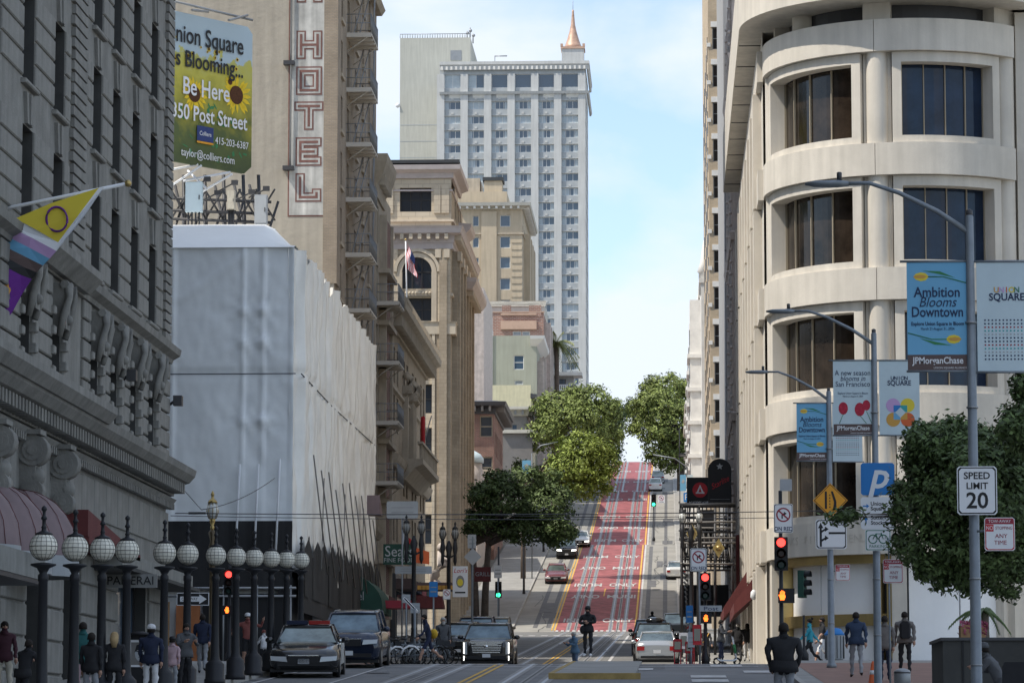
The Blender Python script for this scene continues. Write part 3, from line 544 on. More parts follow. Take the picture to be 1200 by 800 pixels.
# ---------------------------------------------------------------- billboard on the wrapped building's roof
BL = P(150, 8, 144.5); BR = P(296, 33, 150.5); hb = P(296, 33, 150.5).z-P(294, 205, 150.5).z
ud = Vector((BR.x-BL.x, BR.y-BL.y, 0)); BW = ud.length; ud.normalize(); nd = Vector((ud.y, -ud.x, 0)); zb = P(294, 205, 150.5).z
Bb = thing('billboard', 'rooftop billboard with sunflower field advertising Post Street', 'billboard', (BL.x, BL.y, zb)); T = fr((0, 0, 0), ud, nd)
def grad(name, stops):
    m = bpy.data.materials.new(name); m.use_nodes = True; t_ = m.node_tree; b_ = t_.nodes['Principled BSDF']; b_.inputs['Roughness'].default_value = .6; MATS[name] = m
    co = N(t_, 'ShaderNodeTexCoord'); sx = N(t_, 'ShaderNodeSeparateXYZ'); mr = N(t_, 'ShaderNodeMapRange'); mr.inputs[2].default_value = hb; no_ = N(t_, 'ShaderNodeTexNoise'); no_.inputs['Scale'].default_value = 1.6; no_.inputs['Detail'].default_value = 6
    ad = N(t_, 'ShaderNodeMath', operation='MULTIPLY_ADD'); ad.inputs[1].default_value = .5; cr_ = N(t_, 'ShaderNodeValToRGB')
    t_.links.new(co.outputs['Object'], sx.inputs[0]); t_.links.new(co.outputs['Object'], no_.inputs[0]); t_.links.new(sx.outputs[2], mr.inputs[0]); t_.links.new(no_.outputs[0], ad.inputs[0]); t_.links.new(mr.outputs[0], ad.inputs[2]); t_.links.new(ad.outputs[0], cr_.inputs[0])
    e = cr_.color_ramp.elements
    while len(e) < len(stops): e.new(.5)
    for k, (p0, c0) in enumerate(stops): e[k].position = p0; e[k].color = (*c0, 1)
    t_.links.new(cr_.outputs[0], b_.inputs['Base Color'])
grad('field_print', [(.15, (.05, .07, .03)), (.45, (.09, .12, .03)), (.62, (.28, .26, .03)), (.85, (.50, .45, .06)), (.98, (.48, .46, .12)), (1.1, (.42, .52, .58))])
q = MB(); q.prism([(0, 0), (BW-.45, 0), (BW, .35), (BW, hb-.3), (BW-.3, hb), (0, hb)], T, -.15, 0, 'field_print'); obj('panel', q, Bb)
rb = random.Random(5)
def sunfl(cx, cz, r_, n0):
    q = MB()
    for k in range(18):
        an = k/18*6.283+rb.uniform(-.1, .1); L = r_*rb.uniform(.85, 1.1); wv = .17
        q.face([T(cx+math.cos(an-wv)*r_*.4, cz+math.sin(an-wv)*r_*.4, n0), T(cx+math.cos(an-wv*.8)*L*.75, cz+math.sin(an-wv*.8)*L*.75, n0), T(cx+math.cos(an)*L, cz+math.sin(an)*L, n0), T(cx+math.cos(an+wv*.8)*L*.75, cz+math.sin(an+wv*.8)*L*.75, n0), T(cx+math.cos(an+wv)*r_*.4, cz+math.sin(an+wv)*r_*.4, n0)], 'petal')
    q.face([T(cx+math.cos(k/14*6.283)*r_*.46, cz+math.sin(k/14*6.283)*r_*.46, n0+.012) for k in range(14)], 'seed'); return obj('sunflower', q, Bb)
sunfl(BW-1.0, hb*.52, .92, .012) ; sunfl(BW-3.6, hb*.47, .8, .014); sunfl(BW-1.4, hb*.60, .3, .013)
for k in range(26):
    sunfl(rb.uniform(1.0, BW-.4), hb*rb.uniform(.66, .84), rb.uniform(.06, .14), .011+k*.0004)
q = MB()
for k in range(40):
    x = rb.uniform(1.5, BW-.5); z = rb.uniform(.3, hb*.45); a = rb.uniform(0, 3.1); L = rb.uniform(.2, .4)
    q.face([T(x, z, .006+k*.0002), T(x+L*.5*math.cos(a)-.08, z+L*.5*math.sin(a)+.05, .006+k*.0002), T(x+L*math.cos(a), z+L*math.sin(a), .006+k*.0002), T(x+L*.5*math.cos(a)+.1, z+L*.5*math.sin(a)-.06, .006+k*.0002)], 'leafprint')
obj('leaf_print', q, Bb)
for s, uu, vv, sz, mm in (('Union Square', BW-.6, hb*.85, 1.12, 'black'), ('Is Blooming...', BW-.6, hb*.69, 1.05, 'black'), ('Be Here', BW-1.45, hb*.51, 1.1, 'white'), ('350 Post Street', BW-.35, hb*.335, .95, 'white')):
    text(Bb, s, T, uu, vv, sz, mm, n=.06, align='RIGHT', sx=.78, bold=.012)
text(Bb, '415-203-6387', T, BW-.25, hb*.185, .46, 'white', n=.06, align='RIGHT', sx=.8); text(Bb, 'taylor@colliers.com', T, BW-1.1, hb*.07, .5, 'white', n=.06, align='RIGHT', sx=.8)
q = MB(); q.obox(T, BW-3.45, BW-2.45, hb*.165, hb*.265, .05, .07, 'blue_dark'); q.obox(T, BW-3.45, BW-2.45, hb*.15, hb*.163, .05, .07, 'orange'); obj('logo_box', q, Bb); text(Bb, 'Colliers', T, BW-2.95, hb*.215, .27, 'white', n=.08, sx=.85)
q = MB(); bo = Vector((BL.x, BL.y, zb))
def seg(q, a, b, r_=.06, m='steel_dark'): q.tube([Vector(a)-bo, Vector(b)-bo], r_, m, n=5)
zr = 21.4
for k, x in enumerate((192, 215, 240, 262, 285, 303)):
    a = P(x, 205, 149+k*.2); b_ = Vector((a.x+.2, a.y+.1, zr)); seg(q, a, b_, .08)
    seg(q, (a.x-.6, a.y+1.5, a.z-.2), (b_.x+.6, b_.y-.4, zr), .07); seg(q, (a.x+.9, a.y, a.z-1.2), (b_.x-.6, b_.y, zr+.1), .06)
for y_ in (232, 246, 256): seg(q, P(190, y_, 148.7), P(318, y_+5, 149.5), .07)
for k in range(6): seg(q, P(200+k*20, 222, 148.2), P(222+k*20, 258, 149.6), .05); seg(q, P(222+k*20, 222, 148.4), P(200+k*20, 258, 149.6), .045)
obj('steel_frame', q, Bb)
q = MB()
for a, b_ in (((193, 200), (232, 193)), ((215, 212), (270, 202)), ((236, 194), (200, 218)), ((272, 204), (238, 224)), ((243, 222), (220, 200))): seg(q, P(*a, 147.2), P(*b_, 147.9), .055, 'white')
for a, b_ in (((205, 2), (296, 24)), ((225, 12), (244, 14)), ((268, 24), (290, 18))): seg(q, P(*a, 146), P(*b_, 149.5), .06, 'steel')
obj('white_strut', q, Bb)
for (x, y) in ((243, 210), (275, 214), (312, 221), (255, 226), (295, 225)):
    q = MB(); p_q = P(x, y, 146.6)-bo; q.box(p_q.x-.14, p_q.x+.14, p_q.y-.1, p_q.y+.1, p_q.z-.1, p_q.z+.1, 'steel_dark'); q.tube([p_q, p_q+Vector((-.9, 1.2, -.2))], .035, 'steel_dark', n=5); obj('floodlight', q, Bb)
for (x0, y0, x1, y1, mm, lab) in ((217, 213, 237, 248, 'banner_pale', 'pale blue antenna cabinet, leftmost on the rooftop frame'), (266, 223, 275, 245, 'cream', 'narrow cream antenna panel in the middle of the rooftop frame'), (298, 228, 313, 262, 'sign_grey', 'grey equipment cabinet at the right end of the rooftop frame'), (193, 208, 197, 246, 'white', 'slim white antenna panel beside the stone hotel edge')):
    a = P(x0, y1, 146.4); b_ = P(x1, y0, 146.4); t = thing('antenna_cabinet', lab, 'antenna', tuple(a), 0, 'cabinets on the rooftop frame'); q = MB(); W_, h_ = b_.x-a.x, b_.z-a.z; q.box(0, W_, 0, .35, 0, h_, mm); obj('cabinet', q, t)
    q = MB(); q.box(W_*.05, W_*.95, -.02, 0, h_*.03, h_*.97, mm); q.box(W_*.8, W_*.86, -.05, -.02, h_*.4, h_*.55, 'steel_dark'); obj('door', q, t); q = MB()
    for k in range(4): q.tube([(W_*(.15+.22*k), .2, -1.0), (W_*(.15+.22*k), .2, 0)], .04, 'steel_dark', n=5)
    obj('stand', q, t)

# ================================================================ LEFT: TALL HOTEL WITH PAINTED SIGN
Ht = thing('hotel_tower', 'tall tan hotel with painted HOTEL sign on its blank side and fire escapes', 'building', (-16, 162, 5.5))
zz = 75; q = MB(); q.face([(0, 0, 0), (-30, 0, 0), (-30, 0, zz), (0, 0, zz)][::-1], 'hotel_paint'); T = TE(0, 0, 0); ops = []
cols = [(2.4, 1.3), (6.0, 1.3), (10.3, 1.3), (14.2, 1.3), (18.0, 1.3)]; zr0 = 9.3
for k in range(16):
    for u_, w_ in cols: ops.append((u_, zr0+k*2.78, w_, 1.75))
sheet(q, T, 23, zz, ops, .28, 'hotel_brick'); q.box(-30, -.3, .05, 23, 0, zz-.1, 'hotel_brick'); q.box(-.55, .12, -.05, 1.6, 18, zz, 'hotel_brick'); obj('wall', q, Ht)
for k in range(16):
    for u_, w_ in cols: window(Ht, T, u_, zr0+k*2.78, w_, 1.75, .26, '1x2', 'frame_tan', 'glass')
q = MB()
for k in range(16):
    for u_, w_ in cols: q.obox(T, u_-.1, u_+w_+.1, zr0+k*2.78-.18, zr0+k*2.78-.02, -.02, .12, 'tan_trim')
for z in (2, 7, 36): mould(q, [(0, -.1), (0, 23)], [(-.05, 0), (.3, 0), (.5, .3), (-.05, .4)], 'tan_trim', z)
obj('window_sills', q, Ht, kind='stuff')
pf = MB(); pf.box(0, 1.25, 0, 4.0, -.1, 0, 'cream_iron'); 
for yy in (0, 1, 2, 3): pf.box(0, 1.25, yy, yy+.06, -.22, -.1, 'cream_iron')
pf.tube([(0, .3, -.9), (1.1, .3, -.1)], .03, 'cream_iron', n=4); pf.tube([(0, 3.7, -.9), (1.1, 3.7, -.1)], .03, 'cream_iron', n=4); pf = pf.mesh('fire_escape')
rl = MB()
for zq in (.5, .95): rl.tube([(0, .02, zq), (1.23, .02, zq), (1.23, 3.98, zq), (0, 3.98, zq)], .022, 'steel', n=4)
for k in range(6): rl.tube([(k*.24, .02, 0), (k*.24, .02, .95)], .012, 'steel', n=4)
for k in range(17): rl.tube([(1.23, k*.248, 0), (1.23, k*.248, .95)], .012, 'steel', n=4)
rl = rl.mesh('railing')
ld = MB()
for s in (0, .4): ld.tube([(.95, 4.2+s, -2.7), (1.05, 4.2+s, .9)], .025, 'steel', n=4)
for k in range(11): ld.tube([(.97, 4.2, -2.5+k*.3), (.97, 4.6, -2.5+k*.3)], .015, 'steel', n=4)
ld.tube([(.6, .6, -2.7), (.9, 3.4, 0)], .03, 'steel', n=4); ld.tube([(.3, .6, -2.7), (.6, 3.4, 0)], .03, 'steel', n=4); ld = ld.mesh('ladder')
for k in range(15):
    o = link('fire_escape', pf, Ht, (0, 5.6, zr0+k*2.78-.12)); link('railing', rl, o); link('ladder', ld, o)
# painted sign
T = TS(0, 0, 0); S0 = P(337, 254, 162); S1 = P(387, 0, 162); ux = S0.x+16; uw = S1.x+16; vb = S0.z-5.5
q = MB(); q.obox(T, ux, uw, vb, 66, 0, .02, 'sign_red'); q.obox(T, ux+.07, uw-.07, vb+.07, 66, .02, .035, 'sign_white'); pnl = obj('painted_panel', q, Ht)
def stroke(q, pts, wd, n, m):
    for (x0, y0), (x1, y1) in zip(pts, pts[1:]):
        q.obox(T, min(x0, x1)-wd/2, max(x0, x1)+wd/2, min(y0, y1)-wd/2, max(y0, y1)+wd/2, n, n+.006, m); n += .0006
cx = (ux+uw)/2; LW = .40; LH = .47
def letter(paths, yc):
    q = MB(); zc = P(360, yc, 162).z-5.5
    for wd, n, m in ((.46, .04, 'sign_red'), (.31, .05, 'sign_white'), (.12, .06, 'sign_red')):
        k_ = 0
        for p_q in paths: stroke(q, [(cx+x*LW, zc+y*LH) for x, y in p_q], wd, n+k_, m); k_ += .002
    obj('painted_letter', q, pnl)
letter([[(-1, -1), (-1, 1)], [(1, -1), (1, 1)], [(-1, 0), (1, 0)]], 53); letter([[(-1, -1), (1, -1)], [(1, 1), (-1, 1)], [(-1, -1), (-1, 1)], [(1, -1), (1, 1)]], 95)
letter([[(-1.2, 1), (1.2, 1)], [(0, -1), (0, 1)]], 136); letter([[(-1, -1), (-1, 1)], [(-1, 1), (1, 1)], [(-1, 0), (.6, 0)], [(-1, -1), (1, -1)]], 178); letter([[(-1, -1), (-1, 1)], [(-1, -1), (1, -1), (1, -.6)]], 220)
letter([[(-1, -1), (-1, 1)], [(1, -1), (1, 1)], [(-1, 1), (1, 1)]], -13)
q = MB(); q.tube([T(ux+.12, vb+2.4, .15), T(ux+.12, 66, .15)], .05, 'steel'); 
for y in (75, 198): zc = P(340, y, 162).z-5.5; q.obox(T, ux-.22, ux+.3, zc-.1, zc+.1, .02, .4, 'steel_dark')
obj('conduit', q, Ht)
q = MB(); q.obox(T, -6.3, -3.9, 36, 36.5, 0, .2, 'tan_trim'); obj('ledge', q, Ht)
def zP(y, Y, x=500): return P(x, y, Y).z
def xP(x, Y, y=400): return P(x, y, Y).x
def box_building(name, label, x, y, x2, y2, z, z1, m, cat='building'):
    t = thing(name, label, cat, (x, y, z)); return t
# ---------------------------------------------------------------- narrow building beside the tall hotel
B = thing('narrow_building', 'narrow brick building with bracketed cornice next to the tall tan hotel', 'building', (-16, 185, 6)); T = TE(0, 0, 0); h = 26.3; q = MB(); ops = []
for k in range(7): ops += [(.5, 3.2+k*3.3, 1.4, 2.1), (7.6, 3.2+k*3.3, 1.3, 2.1)]
sheet(q, T, 10, h, ops, .3, 'tan_trim'); q.box(-20, -.31, 0, 10, 0, h, 'tan_trim'); q.box(-20, 0, -.06, -.01, 0, h, 'tan_trim'); obj('wall', q, B)
for o_ in ops: window(B, T, *o_, .28, '1x2', 'frame_tan', 'glass')
q = MB(); q.obox(T, 3.0, 7.0, 2.5, h-1.5, 0, .25, 'red_brick'); obj('brick_panel', q, B)
q = MB()
for z in (5.4, 8.7, 12.0, 18.6, 21.5): q.obox(T, 2.2, 7.6, z, z+.25, 0, .6, 'tan_trim')
for u in (2.6, 7.0): q.obox(T, u, u+.35, 2.5, h-1.5, .0, .4, 'tan_trim')
obj('ledge', q, B)
q = MB(); mould(q, [(-2, 0), (0, 0), (0, 5), (-2, 5)], [(-.05, 0), (.1, 0), (.15, .7), (.5, 1.4), (.65, 1.9), (.7, 2.3), (-.05, 2.4)], 'tan_trim', h-.9); dentils(q, [(0, 0), (0, 5)], h-.2, h+.6, .1, .5, .22, .7, 'tan_trim'); obj('cornice', q, B)
for k, yy in enumerate((1.0, 5.0)):
    for z in (9.8, 13.1, 16.4, 19.7):
        o = link('fire_escape', pf, B, (0, .6, z)); link('railing', rl, o)
    break
q = MB()
for u, w_ in ((0, .9), (1.0, 2)): q.tube([(1.2, 4+u*1.5, 8.2), (1.3, 8.6+u, 5.4)], .04, 'white', n=4)
q.tube([(1.2, 4, 8.2), (1.2, 4, 6.2), (1.2, 5, 5.8), (1.2, 5, 7.8)], .05, 'white', n=4); obj('ladder', q, B)
# ---------------------------------------------------------------- tan building with deep cornice and balcony
B = thing('tan_cornice_building', 'tan brick building with deep bracketed cornice and a balcony over the street', 'building', (-16, 195, 7)); T = TE(0, 0, 0); h = 19.3; L = 29; q = MB(); ops = []
for c in (2.5, 4.9, 10.0, 12.4, 17.0, 19.4, 24.0, 26.4):
    for z in (2.5, 6.0, 9.1, 12.4, 15.2): ops.append((c, z+.3, 1.3, 2.1))
sheet(q, T, L, h, ops, .3, 'tan_brick'); q.box(-20, -.31, 0, L, 0, h, 'tan_brick'); q.box(-20, 0, -.06, -.01, 0, h, 'tan_brick'); obj('wall', q, B)
for o_ in ops: window(B, T, *o_, .28, '1x2', 'frame_dark', 'glass')
q = MB(); mould(q, [(-3, 0), (0, 0), (0, L), (-3, L)], [(-.05, 0), (.15, 0), (.25, .5), (.6, .8), (.95, 1.0), (1.0, 1.35), (-.05, 1.5)], 'tan_trim', h-.9); dentils(q, [(0, 0), (0, L)], h-.8, h-.05, .1, .7, .16, .5, 'tan_trim'); dentils(q, [(0, 0), (0, L)], h+.55, h+.85, .8, 1.0, .25, .6, 'tan_trim'); obj('cornice', q, B)
q = MB(); mould(q, [(0, -.2), (0, L)], [(-.05, 0), (.2, 0), (.4, .3), (.5, .6), (-.05, .7)], 'tan_trim', 10.7-.2); mould(q, [(0, 7.5), (0, 21.5)], [(-.05, 0), (.3, 0), (.9, .7), (1.4, .9), (1.4, 1.2), (-.05, 1.25)], 'tan_trim', 10.2); mould(q, [(0, -.2), (0, L)], [(-.05, 0), (.15, .1), (.15, .25), (-.05, .3)], 'tan_trim', 14.9); obj('belt_course', q, B)
q = MB()
for k in range(24): q.obox(T, 7.8+k*.57, 8.0+k*.57, 11.45, 12.3, 1.15, 1.3, 'tan_trim')
q.obox(T, 7.5, 21.5, 12.3, 12.45, 1.05, 1.38, 'tan_trim'); obj('balustrade', q, B)
for c in (9.3, 13.9, 14.9, 15.9): 
    q = MB(); q.obox(T, c, c+.5, 15.5, 16.0, 0, .6, 'tan_trim'); q.tube([T(c+.25, 15.4, .1), T(c+.25, 15.8, .5), T(c+.25, 16.4, .45), T(c+.25, 16.7, .1)], .28, 'tan_trim'); q.obox(T, c+.05, c+.45, 11.5, 15.5, 0, .35, 'tan_trim'); obj('corbel', q, B)
q = MB(); q.tube([T(16, 12.3, .6), T(16, 14.8, 1.3)], .04, 'steel'); q.rings([[T(16+dx, z+dz, .7+dz2) for dx, dz, dz2 in ((-.12, 0, .1), (.12, .1, -.1), (.05, .2, .1), (-.05, .1, .2))] for z in (12.2, 13, 13.9, 14.6)], 'red'); obj('furled_flag', q, B)
q = MB(); q.lathe((-1.2, .6, h+.7), [(.9, 0), (.9, 1.3), (.6, 1.8), (.1, 2.0)], 'banner_pale', n=12); obj('roof_vent', q, B)
# ---------------------------------------------------------------- beige office building
X0, Y0 = -16.5, 258; B = thing('beige_building', 'ornate beige terracotta building with arched window and stacked cornices', 'building', (X0, Y0, 8)); T = TS(0, 0, 0); E = TE(0, 0, 0)
def zl(y): return zP(y, Y0, 500)-8
def xl(x): return xP(x, Y0, 400)-X0
top = zl(197); ops = []
ops.append((xl(468)+30, zl(248), xl(505)-xl(468), zl(220)-zl(248)))
rowz = [(376, 349), (432, 400), (484, 450), (537, 501), (588, 552), (637, 603)]
for a, b_ in rowz: ops.append((xl(470)+30, zl(a), xl(506.5)-xl(470), zl(b_)-zl(a)))
q = MB(); sheet(q, TS(-30, 0, 0), 30, zl(262), [o for o in ops[1:]], .35, 'beige_blocks')
aw = (xl(471)+30, zl(338), xl(506)-xl(471)); 
sheet(q, TS(-30, 0, zl(262)), 30, top-zl(262), [(ops[0][0], ops[0][1]-zl(262), ops[0][2], ops[0][3])], .35, 'beige_blocks')
q.box(-30, -.36, .37, 14, 0, top, 'beige'); q.box(-30, -.36, 14, 24, 0, zl(316), 'beige'); eo = []
for k in range(6):
    for z in [zl(y)-.0 for y in (637, 588, 537, 484, 432, 378)]: eo.append((3.2+k*3.7, z, 1.5, 2.2))
for k in range(4): eo.append((4.2+k*2.2, zl(246), 1.2, 1.7))
sheet(q, E, 14, top-2, [o for o in eo if o[0]+o[2] < 14], .35, 'beige_brick'); sheet(q, fr((0, 14, 0), (0, 1, 0), (1, 0, 0)), 10, zl(316), [(o[0]-14, *o[1:]) for o in eo if o[0] > 14], .35, 'beige_brick'); obj('wall', q, B)
for o_ in ops: window(B, TS(-30, 0, 0), *o_, .33, '3x2' if o_[3] > 2 else '3x2', 'frame_dark', 'glass')
for o_ in eo: window(B, E, *o_, .33, '1x2', 'frame_dark', 'glass')
q = MB(); ax = (xl(471)+xl(506))/2; ar = (xl(506)-xl(471))/2; az = zl(319)
poly = [(ax+ar*math.cos(k*math.pi/14), az+ar*math.sin(k*math.pi/14)) for k in range(15)]+[(ax-ar, zl(338)), (ax+ar, zl(338))]
q.prism(poly, T, -.02, .02, 'glass'); aw_ = obj('arched_window', q, B)
q = MB()
for k in (-.33, .33): q.obox(T, ax+k*ar-.05, ax+k*ar+.05, zl(338), az+ar*.9, .02, .08, 'frame_dark')
q.obox(T, ax-ar, ax+ar, az-.05, az+.05, .02, .08, 'frame_dark'); obj('mullion', q, aw_)
def ringarch(q, cx_, r0, r1, n0, m):
    pts = [((cx_+r0*math.cos(a), az+r0*math.sin(a)), (cx_+r1*math.cos(a), az+r1*math.sin(a))) for a in [k*math.pi/16 for k in range(17)]]
    for (a, b_), (c, d) in zip(pts, pts[1:]): q.prism([a, b_, d, c], T, 0, n0, m)
q = MB(); ringarch(q, ax, ar, ar+.35, .3, 'beige'); ringarch(q, ax, ar+.4, ar+.65, .4, 'beige'); ringarch(q, ax-4.6, ar, ar+.35, .3, 'beige')
for s in (-1, 1): q.obox(T, ax+s*(ar+.18)-.2, ax+s*(ar+.18)+.2, zl(392), az, 0, .3, 'beige')
obj('arch_moulding', q, B)
q = MB(); q.prism([(x-4.6-0, y) for x, y in poly], T, -.02, .02, 'glass'); obj('arched_window', q, B)
q = MB()                                  # pilasters and corner piers
for x0, x1 in ((510.5, 528.5),):
    q.obox(T, xl(x0), xl(x1), 0, zl(392), 0, .25, 'beige_brick'); q.obox(T, xl(x0)+.1, xl(x1)-.05, zl(378), zl(292), 0, .25, 'beige_blocks'); q.obox(T, xl(515), xl(524), 0, zl(292), .25, .45, 'beige_brick')
q.obox(T, xl(506.6), xl(510), 0, zl(392), 0, .32, 'beige_blocks'); q.obox(T, xl(458), xl(466), zl(378), zl(292), 0, .25, 'beige_blocks')
for x in (510, 520): q.obox(T, xl(x), xl(x+7), zl(303), zl(293), .2, .5, 'beige')
for x0, x1 in ((449, 460), (508, 516), (517, 526)): q.obox(T, xl(x0), xl(x1), zl(250), zl(218), 0, .15, 'beige_blocks')
obj('pilaster', q, B)
q = MB()
for k in range(6):
    for n_ in (.0,): q.obox(E, 1.3+k*3.7, 2.6+k*3.7, 0, zl(292), 0, .4, 'beige_brick'); q.obox(E, 1.6+k*3.7, 2.3+k*3.7, 0, zl(300), .4, .6, 'beige_brick'); q.obox(E, 1.2+k*3.7, 2.7+k*3.7, zl(303), zl(292), .4, .7, 'beige')
obj('pilaster', q, B)
Bp = [(-30, 0), (0, 0), (0, 24)]; q = MB()
mould(q, [(-30, 0), (0, 0), (0, 10)], [(-.05, 0), (.15, 0), (.2, .4), (.7, .6), (.75, .95), (-.05, 1.05)], 'beige_pink', top-.8); mould(q, [(-30, 0), (0, 0), (0, 10)], [(-.05, 0), (.1, 0), (.1, .1), (-.05, .15)], 'beige_pink', top-1.8); q.box(-30, .6, -.6, 10, top+.3, top+.55, 'slate'); obj('roof_cornice', q, B)
q = MB(); zc = zl(276); mould(q, Bp, [(-.05, -.6), (.2, -.6), (.25, 0), (.75, .1), (.85, .45), (.95, .62), (-.05, .75)], 'beige_pink', zc); dentils(q, Bp, zc-.35, zc+.05, .2, .72, .28, .68, 'beige'); obj('main_cornice', q, B)
q = MB(); mould(q, Bp, [(-.05, 0), (.35, 0), (.35, .8), (.45, .95), (-.05, 1.0)], 'beige', zl(392)); mould(q, Bp, [(-.05, 0), (.15, 0), (.15, .2), (-.05, .25)], 'beige', zl(347)); mould(q, Bp, [(-.05, 0), (.2, 0), (.2, .15), (-.05, .2)], 'beige', zl(260)); mould(q, Bp, [(-.05, 0), (.15, 0), (.15, .6), (-.05, .65)], 'beige_pink', zl(292)); obj('string_course', q, B)
q = MB(); mould(q, [(0, 9.5), (0, 14.1), (-3, 14.1)], [(-.05, 0), (.2, 0), (.9, .6), (1.0, 1.0), (-.05, 1.1)], 'beige_pink', top-3.9); mould(q, [(-.5, 12), (0, 12), (0, 24.5), (-3, 24.5)], [(-.05, 0), (1.0, 0), (1.3, .5), (1.35, .85), (-.05, .95)], 'beige_pink', zl(316)); dentils(q, [(0, 12), (0, 24)], zl(316)-.4, zl(316), .2, 1.0, .3, .8, 'beige'); obj('stepped_cornice', q, B)
q = MB(); q.obox(T, xl(474), xl(506), zl(347), zl(340), 0, .2, 'tan_trim'); 
for k in range(8): q.ball(T(xl(476)+k*.26, zl(343.5), .2), .11, 'beige', n=6, k=4)
obj('carved_panel', q, B)
q = MB(); q.tube([(xl(450), -1.5, zl(380)), (xl(452), -1.5, zl(250)), (xl(448), -1.5, zl(236)), (xl(438), -1.5, zl(232))], .12, 'tan_trim', n=6); obj('vent_pipe', q, B)
q = MB(); q.box(-28, -14, 5, 20, top, top+2, 'beige'); obj('roof_house', q, B)
Fm = thing('american_flag', 'American flag hanging from a white pole on the beige building', 'flag', (xP(477.5, 255, 330), 255, zP(376, 255, 480))); q = MB(); hp = zP(283, 255)-zP(376, 255); q.tube([(0, 0, 0), (-.1, -.6, hp)], .06, 'white'); q.ball((-.1, -.6, hp+.05), .1, 'lamp_gold'); obj('flagpole', q, Fm)
def fl2(u, v): return (u*.8*(.6+.4*v)+.07*math.sin(v*9), -.7+.12*math.sin(u*7+v*5), hp*.97-v*2.0-u*.9*(1-.2*v))
fw = [(i/13, (i+1)/13) for i in range(13)]
for nme, m, sel in (('red_stripe', 'red', 0), ('white_stripe', 'white', 1)):
    q = MB()
    for i, (a, b_) in enumerate(fw):
        if i % 2 == sel:
            for k in range(12):
                v0, v1 = k/12, (k+1)/12
                if v1 < .42 and a > .45: continue
                q.face([fl2(a, v0), fl2(b_, v0), fl2(b_, v1), fl2(a, v1)], m)
    obj(nme, q, Fm)
q = MB()
for k in range(5): q.face([fl2(.45, k/12), fl2(1, k/12), fl2(1, (k+1)/12), fl2(.45, (k+1)/12)], 'blue_dark')
obj('canton', q, Fm)
# ---------------------------------------------------------------- brick building with dark cornice
X0, Y0 = -16.5, 322; B = thing('brick_building', 'low red brick building with a wide dark overhanging cornice behind the dark tree', 'building', (X0, Y0, 18)); T = TS(-20, 0, 0); E = TE(0, 0, 0); zc = zP(478, Y0)-18; q = MB()
ops = [(20+xP(x, Y0)-X0, z, 1.2, 2.0) for x in (562.5, ) for z in (zP(512, Y0)-18, zP(560, Y0)-18)]; eo = [(1.5+k*2.6, z, 1.1, 2.2) for k in range(6) for z in (zc-4.3, zc-8)]
sheet(q, T, 20, zc, ops, .25, 'red_brick'); sheet(q, E, 17, zc, eo, .25, 'red_brick'); q.box(-20, -.26, .26, 17, 0, zc, 'red_brick'); obj('wall', q, B)
for o_ in ops: window(B, T, *o_, .22, '1x2', 'frame_tan', 'glass')
for o_ in eo: window(B, E, *o_, .22, '1x2', 'frame_dark', 'glass')
q = MB(); mould(q, [(-20, 0), (0, 0), (0, 17)], [(-.05, -.6), (.15, -.6), (.2, 0), (1.1, .15), (1.2, .5), (-.05, .7)], 'steel_dark', zc); dentils(q, [(-20, 0), (0, 0), (0, 17)], zc-.35, zc+.1, .15, .95, .2, .7, 'iron_grey'); q.box(-20, -3, 1, 10, zc+.5, zc+1.1, 'steel_dark'); obj('cornice', q, B)
q = MB(); mould(q, [(-20, 0), (0, 0), (0, 17)], [(-.05, 0), (.12, 0), (.12, .3), (-.05, .35)], 'tan_trim', zc-6.2); obj('belt_course', q, B)
# small domed entrance house between
B = thing('small_domed_house', 'small stone house with a green copper bow front below the dark cornice', 'building', (-17.2, 306, 15)); q = MB(); hh = zP(540, 306)-15; q.box(-14, 0, 0, 14, 0, hh, 'pink_stone'); obj('wall', q, B)
q = MB(); q.lathe((-1.0, 0, hh), [(1.6, -.2), (1.6, .2), (1.3, .6), (.7, .95), (.1, 1.1)], 'banner_pale', n=14); obj('dome', q, B); q = MB(); q.lathe((-1.0, 0, hh-4), [(1.45, 0), (1.45, 3.8)], 'pink_stone', n=14); obj('bow_front', q, B)
# Victorian, yellow house, green stucco, brick parapet, tan block, white-roofed house, tower
def simple(name, label, x0p, x1p, ytop, Y, depth, base, m, wins=(), fm='frame_white', gm='glass_blue', side=None, style='1x2'):
    X1 = xP(x1p, Y, ytop); Xa = xP(x0p, Y, ytop); t = thing(name, label, 'building', (X1, Y, base)); h_ = zP(ytop, Y, x1p)-base; W_ = X1-Xa; T = TS(-W_, 0, 0); q = MB()
    ops = [(xP(a, Y, c)-Xa, zP(d, Y, a)-base, xP(b_, Y, c)-xP(a, Y, c), zP(c, Y, a)-zP(d, Y, a)) for a, b_, c, d in wins]
    sheet(q, T, W_, h_, ops, .2, m); q.box(-W_, 0, .21, depth, 0, h_-.01, side or m); q.box(-W_, 0, 0.005, .21, h_-.25, h_, m); q.box(-.2, 0, .005, .21, 0, h_, side or m); obj('wall', q, t)
    for o_ in ops: window(t, T, *o_, .18, style, fm, gm)
    return t, W_, h_
t, W_, h_ = simple('victorian_house', 'grey Victorian house with bay windows and bracketed eaves behind the trees', 575, 617, 478, 392, 16, 25, 'iron_grey', [(600, 606, 497, 515), (592, 597, 523, 532), (604, 610, 523, 532)], fm='frame_grey')
